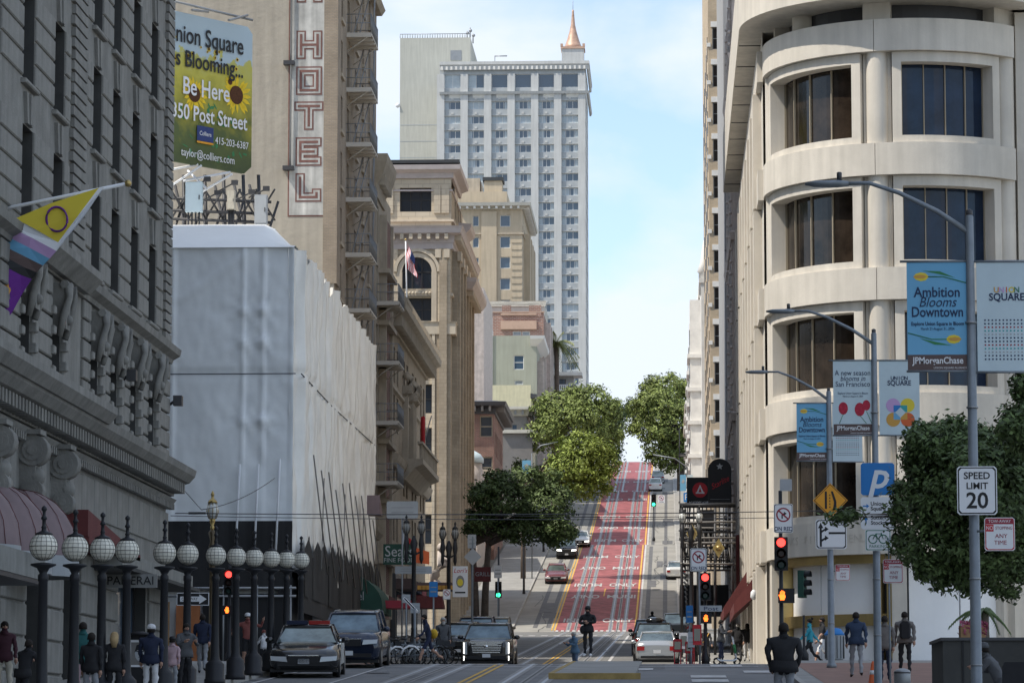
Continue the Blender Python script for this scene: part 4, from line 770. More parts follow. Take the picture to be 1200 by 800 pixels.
q = MB(); mould(q, [(-W_, 0), (0, 0), (0, 16)], [(-.05, -.5), (.15, -.5), (.3, 0), (.9, .2), (.9, .5), (-.05, .6)], 'tan_cornice', h_-.4); dentils(q, [(-W_, 0), (0, 0), (0, 16)], h_-.8, h_-.3, .1, .7, .25, .8, 'frame_grey'); q.box(-2.8, .9, -1.4, 0, h_-3.0, h_-2.6, 'tan_cornice'); q.prism([(-2.6, 0), (.7, 0), (.7, h_-3), (-2.6, h_-3)], TS(0, 0, 0), 0, .9, 'iron_grey'); obj('eaves', q, t)
t, W_, h_ = simple('yellow_house', 'pale yellow stucco parapet wall below the green stucco house', 558, 622, 451, 408, 14, 26, 'yellow_stucco'); q = MB(); mould(q, [(0, 0), (0, 14)], [(-.05, 0), (.5, .1), (.7, .5), (-.05, .6)], 'steel_dark', h_-1.6); obj('eaves', q, t)
t, W_, h_ = simple('green_stucco_house', 'grey green stucco house with one white framed window facing the street below', 556, 629, 393, 424, 18, 28, 'green_stucco', [(602, 614, 416, 433), (603, 613, 445.5, 450.5)]); q = MB(); mould(q, [(-.8, 0), (0, 0), (0, 18)], [(-.05, 0), (.3, .3), (.9, .9), (1.0, 1.3), (-.05, 1.4)], 'frame_white', h_-1.4); obj('eaves', q, t)
q = MB(); q.tube([(-W_+3.2-1, -.15, 0), (-W_+3.2-1, -.15, h_+2.2)], .1, 'white'); obj('flue', q, t); q = MB(); q.prism([(0, 0), (2.0, 0), (2.0, h_-3), (0, h_-3)], TE(0, 2, 0), 0, .8, 'pink_stone'); q.prism([(0, 0), (2.0, 0), (2.0, h_-1.8), (0, h_-1.8)], TE(0, 9, 0), 0, .8, 'pink_stone'); obj('bay', q, t)
t, W_, h_ = simple('brick_parapet_house', 'brick apartment house with salmon band rising behind the green stucco house', 556, 637, 366, 438, 20, 30, 'far_brick', [(571, 578, 387, 393), (601, 611, 388, 393), (612, 621, 388, 393)], fm='frame_white')
q = MB(); q.box(-W_*.62, -.9, -.35, -.01, h_-2.2, h_-1.1, 'salmon'); q.box(-W_-.1, .1, -.12, .3, h_, h_+.12, 'salmon'); q.box(-W_*.6, -W_*.47, -.1, .4, h_-.5, h_+.9, 'far_brick'); q.box(-1.9, -.3, -.1, .4, h_-.5, h_+.9, 'far_brick'); q.box(-W_*.62, -.9, -.25, -.01, h_-.35, h_-.1, 'salmon'); obj('parapet', q, t)
q = MB(); q.box(-9, 0, 3, 15, h_, h_+1.6, 'tan_cornice'); q.rings([[(x, 2.8+math.sin(a)*.2, h_+1.2+.7*math.sin(a)) for a in [k*.5 for k in range(7)]] for x in (-9.2, .2)], 'tan_cornice', closed=False, cap=False); obj('roof_vault', q, t)
q = MB()
for k in range(3): q.box(0, .8, 3+k*5, 5.4+k*5, 3, h_-1, 'pink_stone')
obj('bay', q, t)
# tan block
Y0 = 470; X0 = xP(612, Y0, 300); B = thing('tan_stucco_block', 'tan stucco apartment block with bracketed white cornice in front of the tower', 'building', (X0, Y0, 34)); Xa = xP(535, Y0, 300); W_ = X0-Xa; T = TS(-W_, 0, 0); E = TE(0, 0, 0); h_ = zP(243, Y0, 600)-34
def wz(a, b_, c, d): return (xP(a, Y0, c)-Xa, zP(d, Y0, a)-34, xP(b_, Y0, c)-xP(a, Y0, c), zP(c, Y0, a)-zP(d, Y0, a))
ops = [wz(586, 598, c, c+13.5) for c in (252, 277, 301, 326, 351)]+[wz(554, 561, c, c+12) for c in (253, 278, 302, 327)]; q = MB(); sheet(q, T, W_, h_, ops, .3, 'tan_stucco')
eo = [(1.5+k*4.5, h_-4-j*2.95, 1.4, 1.7) for k in range(5) for j in range(6)]; sheet(q, E, 26, h_, eo, .3, 'tan_stucco'); q.box(-W_, -.31, .31, 26, 0, h_, 'tan_stucco'); obj('wall', q, B)
for o_ in ops: window(B, T, *o_, .25, '1x1', 'frame_white', 'glass_blue')
for o_ in eo: window(B, E, *o_, .25, '1x2', 'frame_white', 'glass_blue')
q = MB(); pt = [(-W_, 0), (0, 0), (0, 26)]; mould(q, pt, [(-.05, 0), (.2, 0), (.3, .3), (1.1, .4), (1.2, .85), (-.05, 1.0)], 'tan_cornice', h_-.3); dentils(q, pt, h_-.25, h_+.15, .2, .95, .3, 1.0, 'white_trim'); mould(q, pt, [(-.05, 0), (.2, .1), (.2, .3), (-.05, .35)], 'tan_trim', h_-3.9); obj('cornice', q, B)
q = MB()
for k in range(15): q.obox(TS(0, 0, 0), -1.5, -.02, h_-5-k*.95, h_-4.65-k*.95, 0, .08, 'tan_stucco')
q.obox(TS(0, 0, 0), xP(564, Y0, 300)-X0, xP(582, Y0, 300)-X0, 0, h_-.6, 0, .3, 'tan_stucco'); obj('quoins', q, B, kind='stuff')
q = MB(); q.box(-W_, -2.2, 1, 14, h_, h_+2.4, 'tan_stucco'); q.box(-5.4, -2.9, 1.4, 5, h_+2.4, h_+4.0, 'tan_stucco'); q.box(-5.6, -2.7, 1.2, 5.2, h_+4.0, h_+4.5, 'slate'); q.box(-W_, -6, 1.5, 10, h_+2.4, h_+4.4, 'tan_trim'); obj('roof_house', q, B)
q = MB()
for k in range(4): q.box(0, .9, 5+k*5.5, 8+k*5.5, 3, h_-3, 'tan_stucco')
obj('bay', q, B)
t, W_, h_ = simple('pale_gable_house', 'grey gabled house sliver between the beige and tan blocks', 550, 567, 337, 360, 18, 22, 'pink_stone', [(556, 560, 352, 362)], fm='frame_dark')
t, W_, h_ = simple('white_roof_house', 'low house with white overhanging roof and balcony under the palm', 640, 672, 436, 490, 14, 38, 'grey_wall', [(650, 663, 444, 451)], fm='frame_dark', style='3x1'); q = MB(); q.prism([(-4.4, h_-.2), (-2.4, h_-.6), (1.3, h_-.6), (1.3, h_-.15), (-2.2, h_-.1), (-4.4, h_+.5)], TS(0, 0, 0), -3, 1.5, 'white_trim'); obj('roof', q, t)
q = MB()
for k in range(8): q.box(-2.6+k*.28, -2.46+k*.28, -.8, -.7, h_-2.6, h_-1.9, 'white')
q.box(-2.7, -.3, -.85, -.65, h_-1.95, h_-1.85, 'white'); q.box(-2.7, -.3, -.85, 0, h_-2.75, h_-2.6, 'white'); obj('balcony', q, t)
# tower
Y0 = 655; X0 = xP(686, Y0, 250); Xa = xP(515, Y0, 250); W_ = X0-Xa; bz = 44; B = thing('white_hotel_tower', 'tall white high rise tower with six window bays on the hilltop', 'building', (X0, Y0, bz)); T = TS(-W_, 0, 0); E = TE(0, 0, 0); h_ = zP(74, Y0, 600)-bz
px = [516.2, 543.8, 571.4, 599, 626.7, 653.7, 682]; ops = []; styles = {}
rt = random.Random(11)
for i in range(6):
    a = xP(px[i]+3.8+ (.6 if i else .5), Y0, 250)-Xa; b_ = xP(px[i+1]-3.9, Y0, 250)-Xa
    for r_ in range(22):
        y1 = 118.7+r_*17.0; ops.append((a, zP(y1+9.2, Y0, 600)-bz, b_-a, 9.2*Y0/4000*1.02)); styles[len(ops)-1] = rt.choice(['4x1:0-.28,.8-1', '4x1:0-.2,.82-1', '4x1:0-.35,.75-1', '3x1:0-.25', '3x1:0-1', '4x1:0-.45,.7-1'])
    ops.append((a, zP(103, Y0, 600)-bz, b_-a, 16.5*Y0/4000)); styles[len(ops)-1] = '1x1' if i > 1 else ('2x1:0-1' if i == 0 else '2x1:0-.5')
q = MB(); sheet(q, T, W_, h_, ops, .35, 'tower_grey'); q.box(-W_, -.36, .36, 24, 0, h_, 'tower_white'); eo = [(2+k*4.4, zP(128+r_*17, Y0, 600)-bz, 2.4, 1.5) for k in range(5) for r_ in range(20)]; sheet(q, E, 24, h_, eo, .3, 'tower_white'); obj('wall', q, B)
for k, o_ in enumerate(ops): window(B, T, *o_, .3, styles[k], 'frame_white', 'glass_blue')
for o_ in eo: window(B, E, *o_, .25, '2x1', 'frame_white', 'glass_blue')
q = MB()
for x in px:
    u = xP(x, Y0, 250)-Xa; q.obox(T, u-.72, u+.72, 0, h_-2.2, 0, .45, 'tower_white')
obj('pilaster', q, B)
q = MB()
for k in range(22):
    z = zP(118.7+k*17-2.2, Y0, 600)-bz
    for i in range(6):
        u = xP((px[i]+px[i+1])/2, Y0, 250)-Xa; q.obox(T, u-.25, u+.25, z-.05, z+.35, 0, .12, 'tower_white'); q.obox(T, u-1.9, u+1.9, z-.3, z-.2, 0, .1, 'tower_white')
obj('spandrel_trim', q, B, kind='stuff')
q = MB(); pt = [(-W_, -.4), (.35, -.4), (.35, 24)]; mould(q, pt, [(-.05, 0), (.2, 0), (.25, .8), (.5, 1.0), (.5, 1.6), (-.05, 1.7)], 'tower_white', zP(80, Y0, 600)-bz-.4); dentils(q, pt, zP(80, Y0, 600)-bz-.4, zP(80, Y0, 600)-bz+.3, .2, .4, .4, .9, 'white_trim'); mould(q, pt, [(-.05, 0), (.3, 0), (.5, .5), (-.05, .6)], 'tower_white', zP(111, Y0, 600)-bz); obj('cornice', q, B)
sx0 = xP(469, 672, 250)-X0; sx1 = xP(552, 672, 60)-X0; q = MB(); hs = zP(47, 672, 500)-bz; q.box(sx0, sx1, 15, 40, 0, hs, 'tower_side'); obj('service_shaft', q, B); q = MB()
for k in range(24): q.box(sx0+.1, sx1-.1, 14.97, 15, 4+k*3.3, 4.12+k*3.3, 'tower_grey')
obj('shaft_joint', q, B, kind='stuff')
q = MB()
for k in range(28): q.tube([(sx0+k*.5, 15.1, hs), (sx0+k*.5, 15.1, hs+.8)], .06, 'steel', n=4)
q.tube([(sx0, 15.1, hs+.8), (sx1, 15.1, hs+.8)], .07, 'steel', n=4)
for x, hh in ((-24.6, 1.5), (-24, 2.2), (-23.4, .8)): q.tube([(x+.6, 16, hs-1), (x+.6, 16, hs+hh)], .14, 'steel'); q.ball((x+.7, 15.8, hs+hh*.7), .35, 'steel', n=6, k=4)
q.ball((sx0-.4, 15, hs*.86), .5, 'white', n=6, k=4); q.obox(TS(0, 14.98, 0), sx1-4, sx1-1.8, hs-4.6, hs-2.6, 0, .05, 'steel'); obj('roof_railing', q, B)
q = MB(); xx = xP(579, Y0, 60)-X0; q.tube([(xx, 3, h_), (xx, 3, h_+2.0), (xx+2.4, 3, h_+2.0)], .13, 'steel'); obj('roof_crane', q, B)
q = MB(); cx = xP(671, Y0, 60)-X0; bw = 2.15; q.box(cx-bw, cx+bw, 1, 1+2*bw, h_, zP(54, Y0, 671)-bz, 'tower_white'); q.box(cx-bw-.2, cx+bw+.2, .8, 1.2+2*bw, zP(56, Y0, 671)-bz, zP(54, Y0, 671)-bz+.1, 'copper'); obj('turret', q, B)
q = MB(); z0_ = zP(54, Y0, 671)-bz+.05; zt_ = zP(9, Y0, 671)-bz; n = 8; q.lathe((cx, 1+bw, z0_), [(1.95, 0), (1.55, .7), (1.15, 1.9), (.72, 3.4), (.42, 4.8), (.2, zt_-z0_-.2), (.24, zt_-z0_), (.02, zt_-z0_+.3)], 'copper', n=n); q.tube([(cx, 1+bw, zt_), (cx, 1+bw, zt_+2)], .05, 'steel', n=4)
for s in (-1, 1): q.box(cx+s*bw-.25, cx+s*bw+.25, .8, 1.3, z0_, z0_+.6, 'copper')
obj('spire', q, B)

# ================================================================ RIGHT: ROUNDED CORNER STORE
cx, cy = 9.5, 136.0
B = thing('rounded_corner_store', 'cream concrete store with rounded corner bay, deep window frames and columns', 'building', (cx, cy, 4.4))
def cyl(f, r): return (r*math.sin(f), -r*math.cos(f))
def arc(q, f0, f1, r0, r1, z0, z1, m, n=None):
    n = n or max(2, int(abs(f1-f0)/R(5))); rs = []
    for i in range(n+1):
        f = f0+(f1-f0)*i/n; a = cyl(f, r0); b_ = cyl(f, r1); rs.append([(*a, z0), (*b_, z0), (*b_, z1), (*a, z1)])
    q.rings(rs, m, smooth=False)
RB, RW, RG = 5.62, 5.15, 4.82; D_ = R
bz = 4.4; bands = [(28.2, 29.45), (23.35, 24.6), (18.5, 19.75), (13.65, 14.9), (8.75, 10.0)]
W1, W2_, W3 = (R(-84), R(-21.5)), (R(-8.2), R(40)), (R(-150), R(-99))
for k, (a, b_) in enumerate(bands):
    for s, (f0, f1) in enumerate(((-178, -15.25), (-15, 47))):
        q = MB(); arc(q, R(f0), R(f1), 4.6, RB, a-bz, b_-bz, 'saks', 30); obj('concrete_band', q, B)
q = MB(); arc(q, R(-178), R(-85), 4.0, RW, .0, 26.5, 'saks', 20); arc(q, R(-21), R(-8.8), 4.0, RW, 4, 26.5, 'saks'); arc(q, R(40.5), R(60), 4.0, RW, 0, 26.5, 'saks'); arc(q, R(-178), R(60), .5, 4.55, -.2, 26.5, 'steel_dark', 30); obj('drum_wall', q, B)
for k, (a, b_) in enumerate(bands[:-1]):
    lo = bands[k+1][1]-bz; hi = a-bz
    for (f0, f1) in (W1, W2_):
        q = MB(); t_ = .36/5.4; arc(q, f0, f1, RG, 5.42, lo+.02, lo+.3, 'saks', 16); arc(q, f0, f1, RG, 5.42, hi-.42, hi-.02, 'saks', 16); arc(q, f0, f0+t_, RG, 5.42, lo+.3, hi-.42, 'saks', 2); arc(q, f1-t_, f1, RG, 5.42, lo+.3, hi-.42, 'saks', 2); wf = obj('window', q, B)
        q = MB(); arc(q, f0+t_, f1-t_, 4.62, RG-.05, lo+.3, hi-.42, 'glass_brown' if f0 < -.5 else 'glass_sky_tint', 16); obj('pane', q, wf)
        q = MB(); nmul = 4
        for i in range(nmul+1): f = f0+t_+(f1-f0-2*t_)*i/nmul; arc(q, f-.004, f+.004, RG-.05, RG+.03, lo+.3, hi-.42, 'frame_tan', 1)
        arc(q, f0+t_, f1-t_, RG-.05, RG+.04, lo+.3, lo+.36, 'steel_dark', 12); obj('mullion', q, wf)
    for f in (R(-15), R(-90), R(46)):
        q = MB(); p_q = cyl(f, 5.1); q.lathe((*p_q, lo), [(.42, 0), (.42, hi-lo)], 'saks', n=20, cap=False); obj('column', q, B)
for f in (-15, -60, -100, 46): q = MB(); p_q = cyl(R(f), 4.7); q.lathe((*p_q, 29.45-bz), [(.42, 0), (.42, .9)], 'saks', n=20); obj('column', q, B)
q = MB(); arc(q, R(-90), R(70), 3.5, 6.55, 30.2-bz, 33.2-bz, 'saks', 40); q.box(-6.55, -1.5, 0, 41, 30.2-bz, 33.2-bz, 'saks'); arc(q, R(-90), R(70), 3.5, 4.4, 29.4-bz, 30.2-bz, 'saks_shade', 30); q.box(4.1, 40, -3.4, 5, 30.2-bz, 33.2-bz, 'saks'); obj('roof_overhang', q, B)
q = MB()
for k in range(9): q.box(-6.5, -4.9, 3+k*4.4, 3.05+k*4.4, 30.17-bz, 30.2-bz, 'stone_dark')
obj('soffit_joint', q, B, kind='stuff')
# west facade
Tw = TW(-5.6, 42, 0); q = MB(); ops = []
for k in range(7):
    for a, b_ in zip(bands[1:]+[(0, 0)], bands): ops.append((2.2+k*5.3, (a[1]+.6-bz) if a[1] else .6, 3.2, (b_[0]-a[1]-1.4) if a[1] else 3.4))
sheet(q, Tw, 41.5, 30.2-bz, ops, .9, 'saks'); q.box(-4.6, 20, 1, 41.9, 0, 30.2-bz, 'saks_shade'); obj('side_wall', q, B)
for o_ in ops: window(B, Tw, *o_, .85, '2x1', 'steel_dark', 'glass_brown')
for k in range(8):
    for a, b_ in bands[:]:
        q = MB(); u = .3+k*5.3; q.prism([(u, 0), (u+1.5, 0), (u+1.5, 4.75), (u, 4.75)], fr(Tw(0, a-bz-4.8, 0), (0, -1, 0), (-1, 0, 0)), 0, .35, 'saks'); obj('wall_panel', q, B)
q = MB()
for a, b_ in bands: q.obox(Tw, 0, 41.4, a-bz, b_-bz, 0, .22, 'saks')
obj('concrete_band', q, B)

q = MB(); q.lathe(Tw(36, 3.2, .4), [(.04, .3), (.12, .2), (.14, 0), (.06, -.12)], 'white', n=12); obj('wall_lamp', q, B)
# ground storey of the drum
q = MB(); arc(q, R(-84), R(-14), 4.7, 5.25, 8.42-bz, 8.75-bz, 'gold', 16)
arc(q, R(-84), R(-14), 4.7, 5.0, 6.05-bz, 6.5-bz, 'gold', 16)
for f in (-17, -80, -12): arc(q, R(f-1.4), R(f+1.4), 4.6, 5.2, 0, 8.7-bz, 'gold', 2)
arc(q, R(14), R(50), 4.7, 5.05, 7.9-bz, 8.2-bz, 'gold', 10); obj('shopfront_frame', q, B)
for i, (f0, f1, a, b_) in enumerate(((-78, -50, 6.5, 8.42), (-50, -18.4, 6.5, 8.42), (-78, -50, 4.5, 6.05), (-50, -18.4, 4.5, 6.05), (-4.5, 20, 4.5, 8.6), (20, 43, 4.5, 8.6))): q = MB(); arc(q, R(f0+.4), R(f1-.4), 4.5, 4.72, a-bz, b_-bz, 'white_panel', 10); obj('window_board', q, B)
for f0, f1, r1 in ((-11, -5, 5.4), (43, 52, 5.5), (-92, -81.6, 5.5), (-110, -98, 5.6)): q = MB(); arc(q, R(f0), R(f1), 4.2, r1, 0, 8.75-bz, 'saks', 3); obj('pier', q, B)
for k, ch in enumerate('SAKS FIFTH AVENUE'):
    if ch != ' ': f = R(-62+k*2.7); p_q = cyl(f, RB+.004); text(B, ch, fr((p_q[0], p_q[1], 9.35-bz), (math.cos(f), math.sin(f), 0), (math.sin(f), -math.cos(f), 0)), 0, 0, .42, 'saks_text', n=.002)
# straight south front
q = MB(); q.box(4.2, 40, -2.9, 1, 0, 4.2, 'saks'); q.box(4.2, 40, -3.1, -2.9, 4.2, 30.1-bz, 'saks'); q.box(4.2, 4.9, -3.4, -3.1, 0, 30.1-bz, 'saks'); q.box(7.6, 8.6, -3.4, -3.1, 0, 30.1-bz, 'saks')
for a, b_ in bands: q.box(4.9, 40, -3.3, -3.1, a-bz, b_-bz, 'saks')
obj('south_wall', q, B)
q = MB(); q.box(8.9, 14.5, -3.05, -2.95, .2, 3.9, 'white_panel'); q.box(5.2, 7.4, -3.0, -2.93, .2, 3.9, 'white_panel'); q.box(8.7, 8.9, -3.3, -2.95, 0, 4.1, 'gold'); obj('window_board', q, B)
# ---------------------------------------------------------------- buildings beyond on the right
B = thing('ornate_pink_building', 'ornate pinkish stone building edge just beyond the rounded store', 'building', (3.5, 179, 6)); q = MB(); h_ = 36; q.box(0, 20, 0, 17, 0, h_, 'pink_stone')
for k in range(5): q.box(-.1, 0, .6+k*3.5, 1.5+k*3.5, 2, h_, 'pink_stone')
obj('wall', q, B); Tw = TW(-.01, 17, 0)
for k in range(4):
    for j in range(10): window(B, Tw, 2.0+k*3.6, 3+j*3.2, 1.2, 2.0, -.03, '1x2', 'frame_grey', 'glass')
q = MB()
for z in (6, 12.4, 22, 31.6): mould(q, [(0, 17), (0, 0), (4, 0)], [(-.05, 0), (.15, 0), (.25, .4), (-.05, .5)], 'pink_stone', z)
for j in range(52):
    for yy in (.2, 9): q.ball((-.15, yy, 2+j*.65), .1, 'pink_stone', n=6, k=4)
obj('carved_trim', q, B)
B = thing('grey_slab_building', 'plain grey concrete slab building beyond the rounded store', 'building', (3.35, 197, 6)); q = MB(); q.box(0, 20, 0, 25, 0, 62, 'grey_wall'); obj('wall', q, B); q = MB()
for k in range(7): q.box(-.02, 3, -.02, 0, 8+k*8, 8.05+k*8, 'stone_dark')
obj('wall_joint', q, B, kind='stuff')
X0, Y0 = xP(831.5, 256, 300), 256; B = thing('tall_brick_hotel', 'tall cream brick hotel with white sills rising out of the top of the view', 'building', (X0, Y0, 9)); T = TS(0, 0, 0); q = MB(); sx_ = .064; ops = []
fz = [zP(y, Y0, 840)-9 for y in range(-36, 640, 44)]
for z in fz: ops += [(xP(834.5, Y0)-X0+.05, z, xP(846.5, Y0)-xP(835.5, Y0), 27*.064)]
ops = [(.32, z-28*.064+0, .72, 27*.064) for z in [zP(y-7, Y0, 840)-9 for y in (38, 82, 126, 169, 212, 256, 299, 342, 386, 430, 474, 516)]]
sheet(q, T, 8, 70, [o for o in ops if o[1] > 0], .2, 'cream_brick'); q.box(0, 8, .21, 40, 0, 70, 'cream_brick'); obj('wall', q, B)
for o_ in ops: window(B, T, *o_, .18, '1x2', 'frame_grey', 'glass_brown')
q = MB()
for o_ in ops: q.obox(T, .2, 1.25, o_[1]+o_[3], o_[1]+o_[3]+.42, 0, .08, 'white_trim'); q.obox(T, -.1, .18, o_[1]+.2, o_[1]+.5, -.3, .08, 'white_trim')
obj('lintel', q, B); q = MB()
for o_ in ops:
    for k in range(5): q.obox(TW(0, 36, 0), 3+k*7, 4.4+k*7, o_[1], o_[1]+1.7, 0, .05, 'glass_brown')
obj('side_window', q, B, kind='stuff')
B = thing('white_ornate_building', 'white ornate apartment building with stacked bay windows and pinnacle', 'building', (3.0, 302, 15)); q = MB(); h_ = zP(345, 310, 822)-15; q.box(0, 16, 0, 90, 0, h_, 'white_trim')
obj('wall', q, B)
for j in range(6):
    for u in (.5, 2.6, 4.7): window(B, TS(0, 0, 0), u, h_-4-j*3.2, 1.1, 1.9, -.03, '1x2', 'frame_grey', 'glass')
q = MB()
for k in range(6):
    y = 4+k*14
    q.prism([(0, 2), (0, h_-1-k*.5), (6, h_-1-k*.5), (6, 2)], TE(0, y, 0), -1.0, -.0, 'white_trim')
    for j in range(int((h_-4)/3)): q.box(-1.25, .1, y-.2, y+6.2, 3+j*3.0, 3.35+j*3.0, 'white_trim'); q.box(-1.06, -.9, y+.5, y+5.5, 4.2+j*3, 5.6+j*3, 'glass')
obj('bay', q, B)
q = MB()
for x, y, r_ in ((.3, 1, .5), (.2, 34, .7), (.2, 60, .6)): q.lathe((x, y, h_-1), [(r_, 0), (r_, 2.0), (r_*1.3, 2.1), (r_*.7, 3.0), (.06, 5.0)], 'white_trim', n=6)
q.box(-.2, 3, -.1, 88, h_, h_+.4, 'white_trim'); obj('pinnacle', q, B)
q = MB()
for j in range(4): q.box(-1.9, -.9, 60, 63, 8+j*3, 8.15+j*3, 'iron'); q.tube([(-1.9, 60, 9+j*3), (-1.9, 63, 9+j*3)], .04, 'iron', n=4); q.tube([(-1.8, 60.2, 8+j*3), (-1.8, 62.6, 11+j*3)], .05, 'iron', n=4)
obj('fire_escape', q, B)
B = thing('far_grey_building', 'small grey apartment building beyond the white ornate one', 'building', (2.6, 398, 26)); q = MB(); q.box(0, 14, 0, 40, 0, 15, 'pink_stone'); obj('wall', q, B); q = MB(); mould(q, [(0, 40), (0, 0), (14, 0)], [(-.05, 0), (.6, .2), (.7, .6), (-.05, .7)], 'tan_trim', 14.3); obj('cornice', q, B)
for k in range(4):
    for j in range(4): window(B, TW(-.01, 40, 0), 22+k*4.5, 2+j*3.2, 1.4, 1.9, -.03, '1x2', 'frame_grey', 'glass')
# ================================================================ TREES
rl_ = random.Random(21)
def crown(lobes, n, size, m, seed, clump=9):
    r = random.Random(seed); q = MB(); mi = q.mi(m); vol = [l[3]*l[4]*l[5] for l in lobes]; tot = sum(v**.67 for v in vol)
    for l, v in zip(lobes, vol):
        k = int(n*v**.67/tot/clump)
        for _ in range(k):
            while True:
                d = Vector((r.gauss(0, 1), r.gauss(0, 1), r.gauss(0, 1)))
                if d.length > .1: break
            d.normalize(); rad = r.uniform(.55, 1.0)**.5*(1+.12*math.sin(d.x*7+l[0])*math.sin(d.z*6)+.08*math.sin(d.y*11+d.z*9))
            if d.z < -.55 and r.random() < .5: continue
            c = Vector((l[0]+d.x*l[3]*rad, l[1]+d.y*l[4]*rad, l[2]+d.z*l[5]*rad)); cs = size*r.uniform(1.3, 2.6)
            for _ in range(clump):
                o = Vector((r.gauss(0, 1), r.gauss(0, 1), r.gauss(0, .8)))*cs*.5; p = c+o; nn = (d*1.1+Vector((r.uniform(-1, 1), r.uniform(-1, 1), r.uniform(-.3, 1.2)))).normalized()
                a = nn.cross(Vector((r.uniform(-1, 1), r.uniform(-1, 1), r.uniform(-1, 1)))).normalized()*size*r.uniform(.5, 1.1); b = nn.cross(a).normalized()*size*r.uniform(.25, .5)
                i = len(q.v); q.v += [tuple(p-a), tuple(p+b+a*.1), tuple(p+a), tuple(p-b+a*.1)]; q.f.append((i, i+1, i+2, i+3)); q.m.append(mi); q.sm.append(False)
    return q
def tree(name, label, px, py, Y, lobes, n, size, m, seed, trunk_r=.3, base=None, X=None, trunks=1, cat='tree', clump=9, core=True):
    """lobes in photo pixels (x, y, rx, ry, depth offset m, depth radius m) converted to metres at distance Y"""
    s = Y/4000; b = P(px, py, Y); gx = b.x if X is None else X; gz = G(Y)+.1 if base is None else base
    t = thing(name, label, cat, (gx, Y, gz)); L = []
    for (x, y, rx, ry, dy, ryy) in lobes:
        c = P(x, y, Y+dy); L.append((c.x-gx, dy, c.z-gz, rx*s*.9, ryy*.9, ry*s*.9))
    r0 = random.Random(seed+50); L0 = list(L)
    for l in L0:
        for _ in range(7):
            d = Vector((r0.gauss(0, 1), r0.gauss(0, .7), r0.gauss(.15, 1))).normalized(); f = r0.uniform(.2, .42); L.append((l[0]+d.x*l[3]*.97, l[1]+d.y*l[4]*.97, l[2]+d.z*l[5]*.97, l[3]*f, l[4]*f, l[5]*f))
    obj('crown', crown(L, n, size, m, seed, clump), t); r = random.Random(seed); tr = MB(); fork = min(l[2]-l[5]*.8 for l in L0)
    fork = max(1.6, fork)
    for k in range(trunks):
        bx = r.uniform(-.3, .3) if trunks > 1 else 0
        top = Vector((bx*2, 0, fork)); tr.tube([(bx, 0, -.2), (bx*1.3, 0, fork*.5), tuple(top)], [trunk_r*1.2, trunk_r, trunk_r*.8], 'bark', n=8)
        for l in L0:
            for j in range(4):
                e = Vector((l[0]+r.uniform(-.5, .5)*l[3], l[1]+r.uniform(-.4, .4)*l[4], l[2]+r.uniform(-.3, .4)*l[5])); mid = top.lerp(e, .5)+Vector((0, 0, .15*(e-top).length)); tr.tube([top, mid, e], [trunk_r*.55, trunk_r*.35, trunk_r*.1], 'bark', n=5)
    obj('trunk', tr, t); return t
tree('ficus_tree', 'large dark rounded street tree on the left pavement before the hill', 600, 690, 213, [(590, 590, 42, 30, 0, 2.4), (640, 596, 34, 30, 0, 2.2), (612, 566, 40, 20, 1, 2.2), (566, 612, 22, 18, 0, 1.6), (622, 622, 44, 17, 0, 2.2), (655, 622, 19, 22, -.5, 1.4), (568, 582, 20, 16, 0, 1.6)], 26000, .15, 'leaf_dark', 1, .22, X=-9.9-1.9, trunks=2)
tree('yellow_green_tree', 'bright yellow green tree lit by sun beside the red lanes', 680, 600, 300, [(682, 545, 36, 34, 0, 3), (664, 552, 24, 24, 0, 2.4), (700, 540, 18, 26, 0, 2), (678, 522, 22, 18, 0, 2), (690, 572, 28, 13, 0, 2)], 16000, .2, 'leaf_yellow', 2, .2, X=-12.8)
tree('plane_tree', 'big olive green tree behind the yellow green one on the left', 690, 600, 392, [(672, 490, 50, 34, 0, 4.5), (706, 505, 26, 34, 1, 3.5), (640, 510, 24, 24, 0, 3), (690, 470, 32, 17, 0, 3), (655, 478, 32, 22, 0, 3)], 22000, .24, 'leaf_mid', 3, .3, X=-13.2)
tree('ficus_tree', 'dark tree sliver behind the olive green tree at the crest', 722, 600, 440, [(718, 512, 13, 34, 0, 3), (722, 490, 9, 18, 0, 3)], 5000, .24, 'leaf_dark', 4, .25, X=-12.5)
tree('ficus_tree', 'tall dark green tree at the crest on the right of the street', 785, 600, 452, [(780, 497, 46, 40, 0, 4), (762, 490, 28, 28, 0, 3), (797, 505, 24, 40, 0, 3), (772, 474, 32, 22, 0, 3), (785, 535, 30, 16, 0, 2.5)], 24000, .26, 'leaf_mid', 5, .3, X=1.6, trunks=3)
tree('ficus_tree', 'darker tree top showing behind the tall crest tree on the right', 785, 600, 500, [(785, 455, 28, 17, 0, 4), (765, 460, 16, 12, 0, 3), (805, 462, 12, 20, 0, 3), (740, 478, 10, 12, 0, 3)], 8000, .28, 'leaf_mid', 6, .3, X=2.2)
tree('street_shrub', 'small dark bush low on the left pavement under the yellow green tree', 655, 600, 330, [(628, 560, 14, 12, 0, 1.5), (612, 548, 10, 10, 0, 1.5)], 2500, .2, 'leaf_dark', 7, .1, X=-14, cat='bush')
tree('plaza_tree', 'large dark leafy tree spreading over the plaza at the right edge', 1130, 760, 74, [(1110, 590, 48, 52, 0, 1.6), (1150, 560, 50, 60, -.5, 1.8), (1185, 600, 50, 90, -1, 1.8), (1122, 522, 56, 34, 0, 1.4), (1092, 640, 36, 40, 0, 1.2), (1084, 570, 24, 50, .3, 1.0), (1160, 660, 60, 42, 0, 1.5), (1120, 668, 46, 26, .3, 1.2), (1200, 540, 30, 50, -1, 1.4), (1078, 520, 22, 24, 0, .9)], 54000, .085, 'leaf_near', 8, .16, X=8.2, clump=11)
